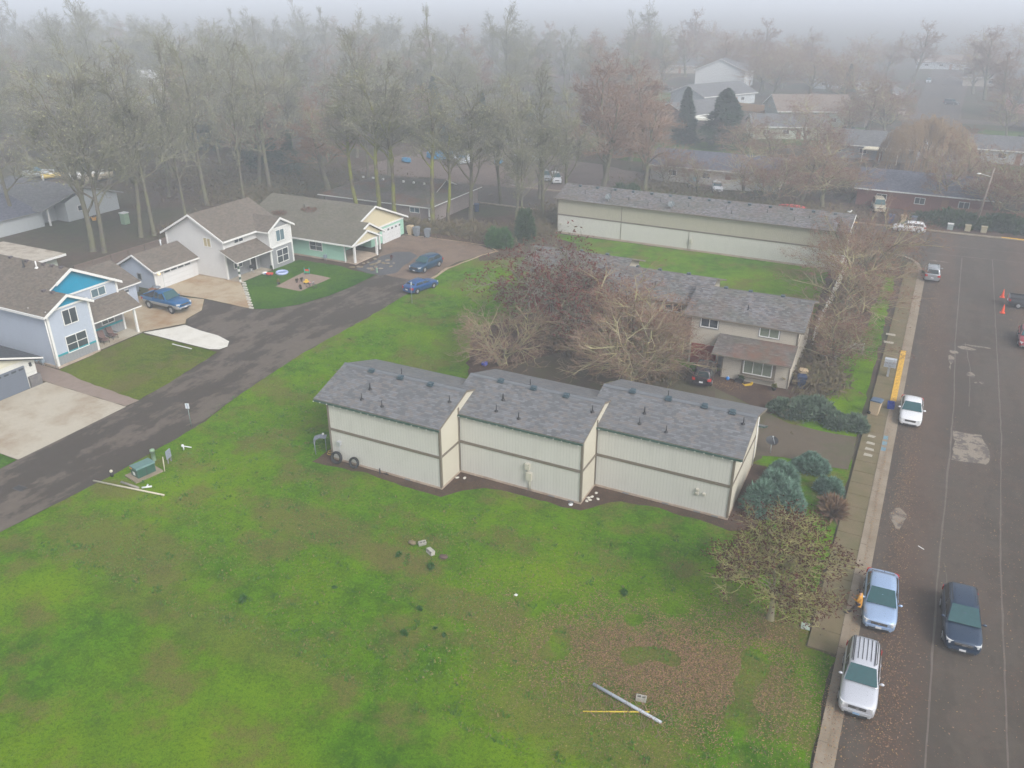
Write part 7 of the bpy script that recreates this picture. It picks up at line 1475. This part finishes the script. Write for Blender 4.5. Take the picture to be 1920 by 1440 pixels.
for a in (0, 2.1, 4.2): b = MB(); b.tube((.1*math.cos(a), .1*math.sin(a), .6), (.28*math.cos(a), .28*math.sin(a), 0), .018, .018, 5); b.build('leg', GALV, o, uv=False)
o = thing('tarp_heap', 'heap of brown boxes and a blue sheet behind the pickup between the left houses', 'heap', (-69.9, 56.6, .05)); b = MB(); b.box(-.6, .1, -.4, .4, 0, .7); b.box(-.2, .6, -.2, .6, 0, .45, M=Matrix.Rotation(.4, 4, 'Z')); b.build('box', RUST, o, uv=False, bevel=.03); b = MB(); b.ball((-.2, .3, .7), .45, 8, sq=(1.2, .8, .4), jit=.3); b.build('sheet', BIN_GREY, o, uv=False)
o = thing('pale_cabinet', 'pale green upright box between the oaks at the far side of the bare yard', 'box', (*gp(236, 420), 0)); b = MB(); b.box(-.45, .45, -.4, .4, 0, 1.5); b.build('body', bpy.data.materials['pedestal_green'], o, uv=False, bevel=.05); b = MB(); b.box(-.5, .5, -.45, .45, 1.5, 1.6); b.build('lid', TRIM_WHITE, o, uv=False)
for lab, px in (('left orange planter at the foot of the twin oaks', 165), ('right orange planter at the foot of the twin oaks', 177)):
    o = thing('planter', lab, 'planter', (*gp(px, 413), 0)); b = MB(); b.lathe((0, 0, 0), [(.25, 0), (.34, .4), (.36, .45), (0, .42)], 12); b.build('pot', plain('orange_pot', (.7, .33, .03)) if not bpy.data.materials.get('orange_pot') else bpy.data.materials['orange_pot'], o, uv=False); b = MB(); b.ball((0, 0, .5), .22, 6, jit=.3); b.build('soil', SOIL, o, uv=False)
for lab, x, y in (('left grey-blue gas meter on the side wall of the blue-grey house', -65.0, 39.3), ('right grey-blue gas meter on the side wall of the blue-grey house', -64.2, 39.3), ('gas meter at the foot of the mint house wall', -61.6, 74.2)):
    o = thing('gas_meter', lab, 'meter', (x, y, .05)); b = MB(); b.box(-.18, .18, -.14, .14, .3, .72); b.build('box', plain('meter_blue', (.22, .28, .33)) if not bpy.data.materials.get('meter_blue') else bpy.data.materials['meter_blue'], o, uv=False, bevel=.02); b = MB(); b.tube((-.1, 0, 0), (-.1, 0, .35), .025, .025, 6); b.tube((.1, 0, 0), (.1, 0, .35), .025, .025, 6); b.build('pipe', GALV, o, uv=False)
o = thing('white_board', 'thin pale board lying on the grass below the white concrete tip', 'plank', (-57.6, 47.6, .06), -.02); b = MB(); b.box(-.4, 2.0, -.04, .04, 0, .05); b.build('length', TRIM_WHITE, o, uv=False)
o = thing('bench', 'small grey garden bench under the trees between rear apartments and pavement', 'bench', (-2.5, 73.2, .03), .2); b = MB(); b.box(-.6, .6, -.2, .2, .4, .46); b.build('seat', WALL_MINTGREY, o, uv=False); b = MB(); b.box(-.6, .6, .18, .23, .5, .85); b.build('backrest', WALL_MINTGREY, o, uv=False)
for x_ in (-.5, .5): b = MB(); b.box(x_-.04, x_+.04, -.18, .18, 0, .4); b.build('leg', TRIM_GREY, o, uv=False)

# ================================================================ PERSON leaning on the light blue sedan
SKIN = plain('skin', (.45, .26, .18), .6, .05); JACKET = plain('mustard_jacket', (.52, .25, .03), .8, .12, 6); TROUS = plain('dark_trousers', (.055, .042, .045), .85, .2); SHOE = plain('dark_shoes', (.045, .035, .03), .7); CAP = plain('dark_hair', (.035, .028, .03), .8)
def skin(name, verts, edges, radii, mat, par, root=0, sub=1):
    me = bpy.data.meshes.new(name); me.from_pydata(verts, edges, []); me.materials.append(mat); o = bpy.data.objects.new(name, me); COL.objects.link(o); o.parent = par
    m = o.modifiers.new('skin', 'SKIN'); m.use_smooth_shade = True
    sv = me.skin_vertices[0].data
    for i, r in enumerate(radii): sv[i].radius = (r, r) if isinstance(r, (int, float)) else r
    sv[root].use_root = True
    if sub: s_ = o.modifiers.new('sub', 'SUBSURF'); s_.levels = sub; s_.render_levels = sub
    return o
# local frame: +x = away from the car (towards the pavement), y along the car, feet on the gutter; leaning back on the wing
pr = thing('person', 'person in mustard yellow jacket leaning on the light blue sedan and looking at a phone', 'person', (.82, 37.15, .15), R(172)); pr.scale = (.93, .93, .93)
# x forward (facing the pavement)
V_ = dict(pel=(-.34, 0, .90), sp=(-.37, 0, 1.12), ch=(-.36, 0, 1.32), nk=(-.33, 0, 1.47), hd0=(-.31, 0, 1.55), hd1=(-.27, 0, 1.66),
          hl=(-.33, .10, .86), kl=(-.13, .12, .49), al=(.08, .11, .08), tl=(.24, .13, .04), hr=(-.33, -.10, .86), kr=(-.16, -.12, .48), ar=(-.02, -.12, .08), trr=(.13, -.16, .04),
          sl=(-.34, .18, 1.40), el=(-.28, .26, 1.15), wl=(-.04, .13, 1.16), sr=(-.34, -.18, 1.40), er=(-.28, -.26, 1.15), wr=(-.04, -.12, 1.18))
ks = list(V_); ix = {k: i for i, k in enumerate(ks)}
ed = [('pel', 'sp'), ('sp', 'ch'), ('ch', 'nk'), ('nk', 'hd0'), ('hd0', 'hd1'), ('pel', 'hl'), ('hl', 'kl'), ('kl', 'al'), ('al', 'tl'), ('pel', 'hr'), ('hr', 'kr'), ('kr', 'ar'), ('ar', 'trr'), ('ch', 'sl'), ('sl', 'el'), ('el', 'wl'), ('ch', 'sr'), ('sr', 'er'), ('er', 'wr')]
rad = dict(pel=.135, sp=.12, ch=.145, nk=.055, hd0=.075, hd1=.09, hl=.095, kl=.06, al=.042, tl=.035, hr=.095, kr=.06, ar=.042, trr=.035, sl=.065, el=.045, wl=.03, sr=.065, er=.045, wr=.03)
skin('body', [V_[k] for k in ks], [(ix[a], ix[c]) for a, c in ed], [rad[k] for k in ks], SKIN, pr)
def sub_skin(name, keys, edges, radii, mat, root=0):
    skin(name, [V_[k] if isinstance(k, str) else k for k in keys], edges, radii, mat, pr, root)
sub_skin('jacket', ['pel', 'sp', 'ch', (-.335, 0, 1.44), 'sl', 'el', (-.10, .16, 1.16), 'sr', 'er', (-.10, -.15, 1.175), (-.34, 0, .84)], [(0, 1), (1, 2), (2, 3), (2, 4), (4, 5), (5, 6), (2, 7), (7, 8), (8, 9), (0, 10)], [.165, .16, .175, .075, .088, .068, .05, .088, .068, .05, .165], JACKET)
sub_skin('trousers', ['pel', 'hl', 'kl', (.06, .11, .13), 'hr', 'kr', (-.03, -.12, .13)], [(0, 1), (1, 2), (2, 3), (0, 4), (4, 5), (5, 6)], [.14, .11, .08, .06, .11, .08, .06], TROUS)
for q in (('al', 'tl'), ('ar', 'trr')):
    a, c = Vector(V_[q[0]]), Vector(V_[q[1]]); b = MB(); m_ = (a+c)/2; b.ball((m_.x+.02, m_.y, .05), .085, 10, sq=(1.65, .62, .62)); b.build('shoe', SHOE, pr, uv=False)
b = MB(); b.ball((-.29, 0, 1.665), .108, 12, sq=(1.0, .88, 1.02)); b.v = [v for v in b.v]; b.build('hair', CAP, pr, uv=False)
b = MB(); b.prism([(-.19, 1.70), (-.10, 1.665), (-.10, 1.65), (-.19, 1.68)], 'y', -.07, .07); b.build('cap_peak', CAP, pr, uv=False)
b = MB(); b.ball((-.225, 0, 1.625), .075, 10, sq=(.75, .85, 1.1)); b.ball((-.165, 0, 1.625), .018, 6, sq=(1, .7, 1.2)); b.build('face', SKIN, pr, uv=False)
b = MB(); [b.ball((-.168, s_*.03, 1.645), .010, 5) for s_ in (-1, 1)]; b.build('eyes', CAP, pr, uv=False)
for s_, wv in ((1, V_['wl']), (-1, V_['wr'])):
    w0 = Vector(wv); pv = [tuple(w0), tuple(w0+Vector((.05, -s_*.02, .01)))]; ee = [(0, 1)]; rr2 = [.028, (.04, .02)]
    skin('palm', pv, ee, rr2, SKIN, pr, 0, 1)
    for k in range(5):
        f0 = w0+Vector((.07-.004*k, -s_*(.045-.022*k)*1.0, .015+.004*k)); ln = (.03, .045, .05, .046, .038)[k]
        f1 = f0+Vector((ln*.7, -s_*.006, .012)); f2 = f1+Vector((ln*.15, -s_*.02, .02))
        skin('finger', [tuple(f0-Vector((.02, 0, 0))), tuple(f0), tuple(f1), tuple(f2)], [(0, 1), (1, 2), (2, 3)], [.009, .009, .008, .007], SKIN, pr, 0, 1)
ph = thing('phone', 'dark phone held in front of the chest by the person in the mustard jacket', 'phone', (0, 0, 0)); m_ = Matrix.Translation((.82, 37.15, .15)) @ Matrix.Rotation(R(172), 4, 'Z') @ Matrix.Scale(.93, 4); pp_ = m_ @ Vector((.06, 0, 1.21)); ph.location = pp_; ph.rotation_euler = (0, R(-35), R(172))
b = MB(); b.box(-.006, .006, -.07, .07, -.04, .04); b.build('case', BLACKTRIM, ph, uv=False); b = MB(); b.box(-.009, -.0061, -.063, .063, -.034, .034); b.build('screen', CARGLASS, ph, uv=False)

# ================================================================ THE MIST
b = MB(); b.box(-1900, 1900, -250, 2900, -1.0, 31.0)
n = NT('mist'); n.n.remove(n.b); v = n.node('ShaderNodeVolumePrincipled'); v.inputs['Color'].default_value = (.84, .90, 1.0, 1); v.inputs['Density'].default_value = HAZE; v.inputs['Anisotropy'].default_value = 0.0
n.L(v.outputs[0], n.out.inputs['Volume'])
b.build('haze', n.mat, uv=False, kind='stuff')
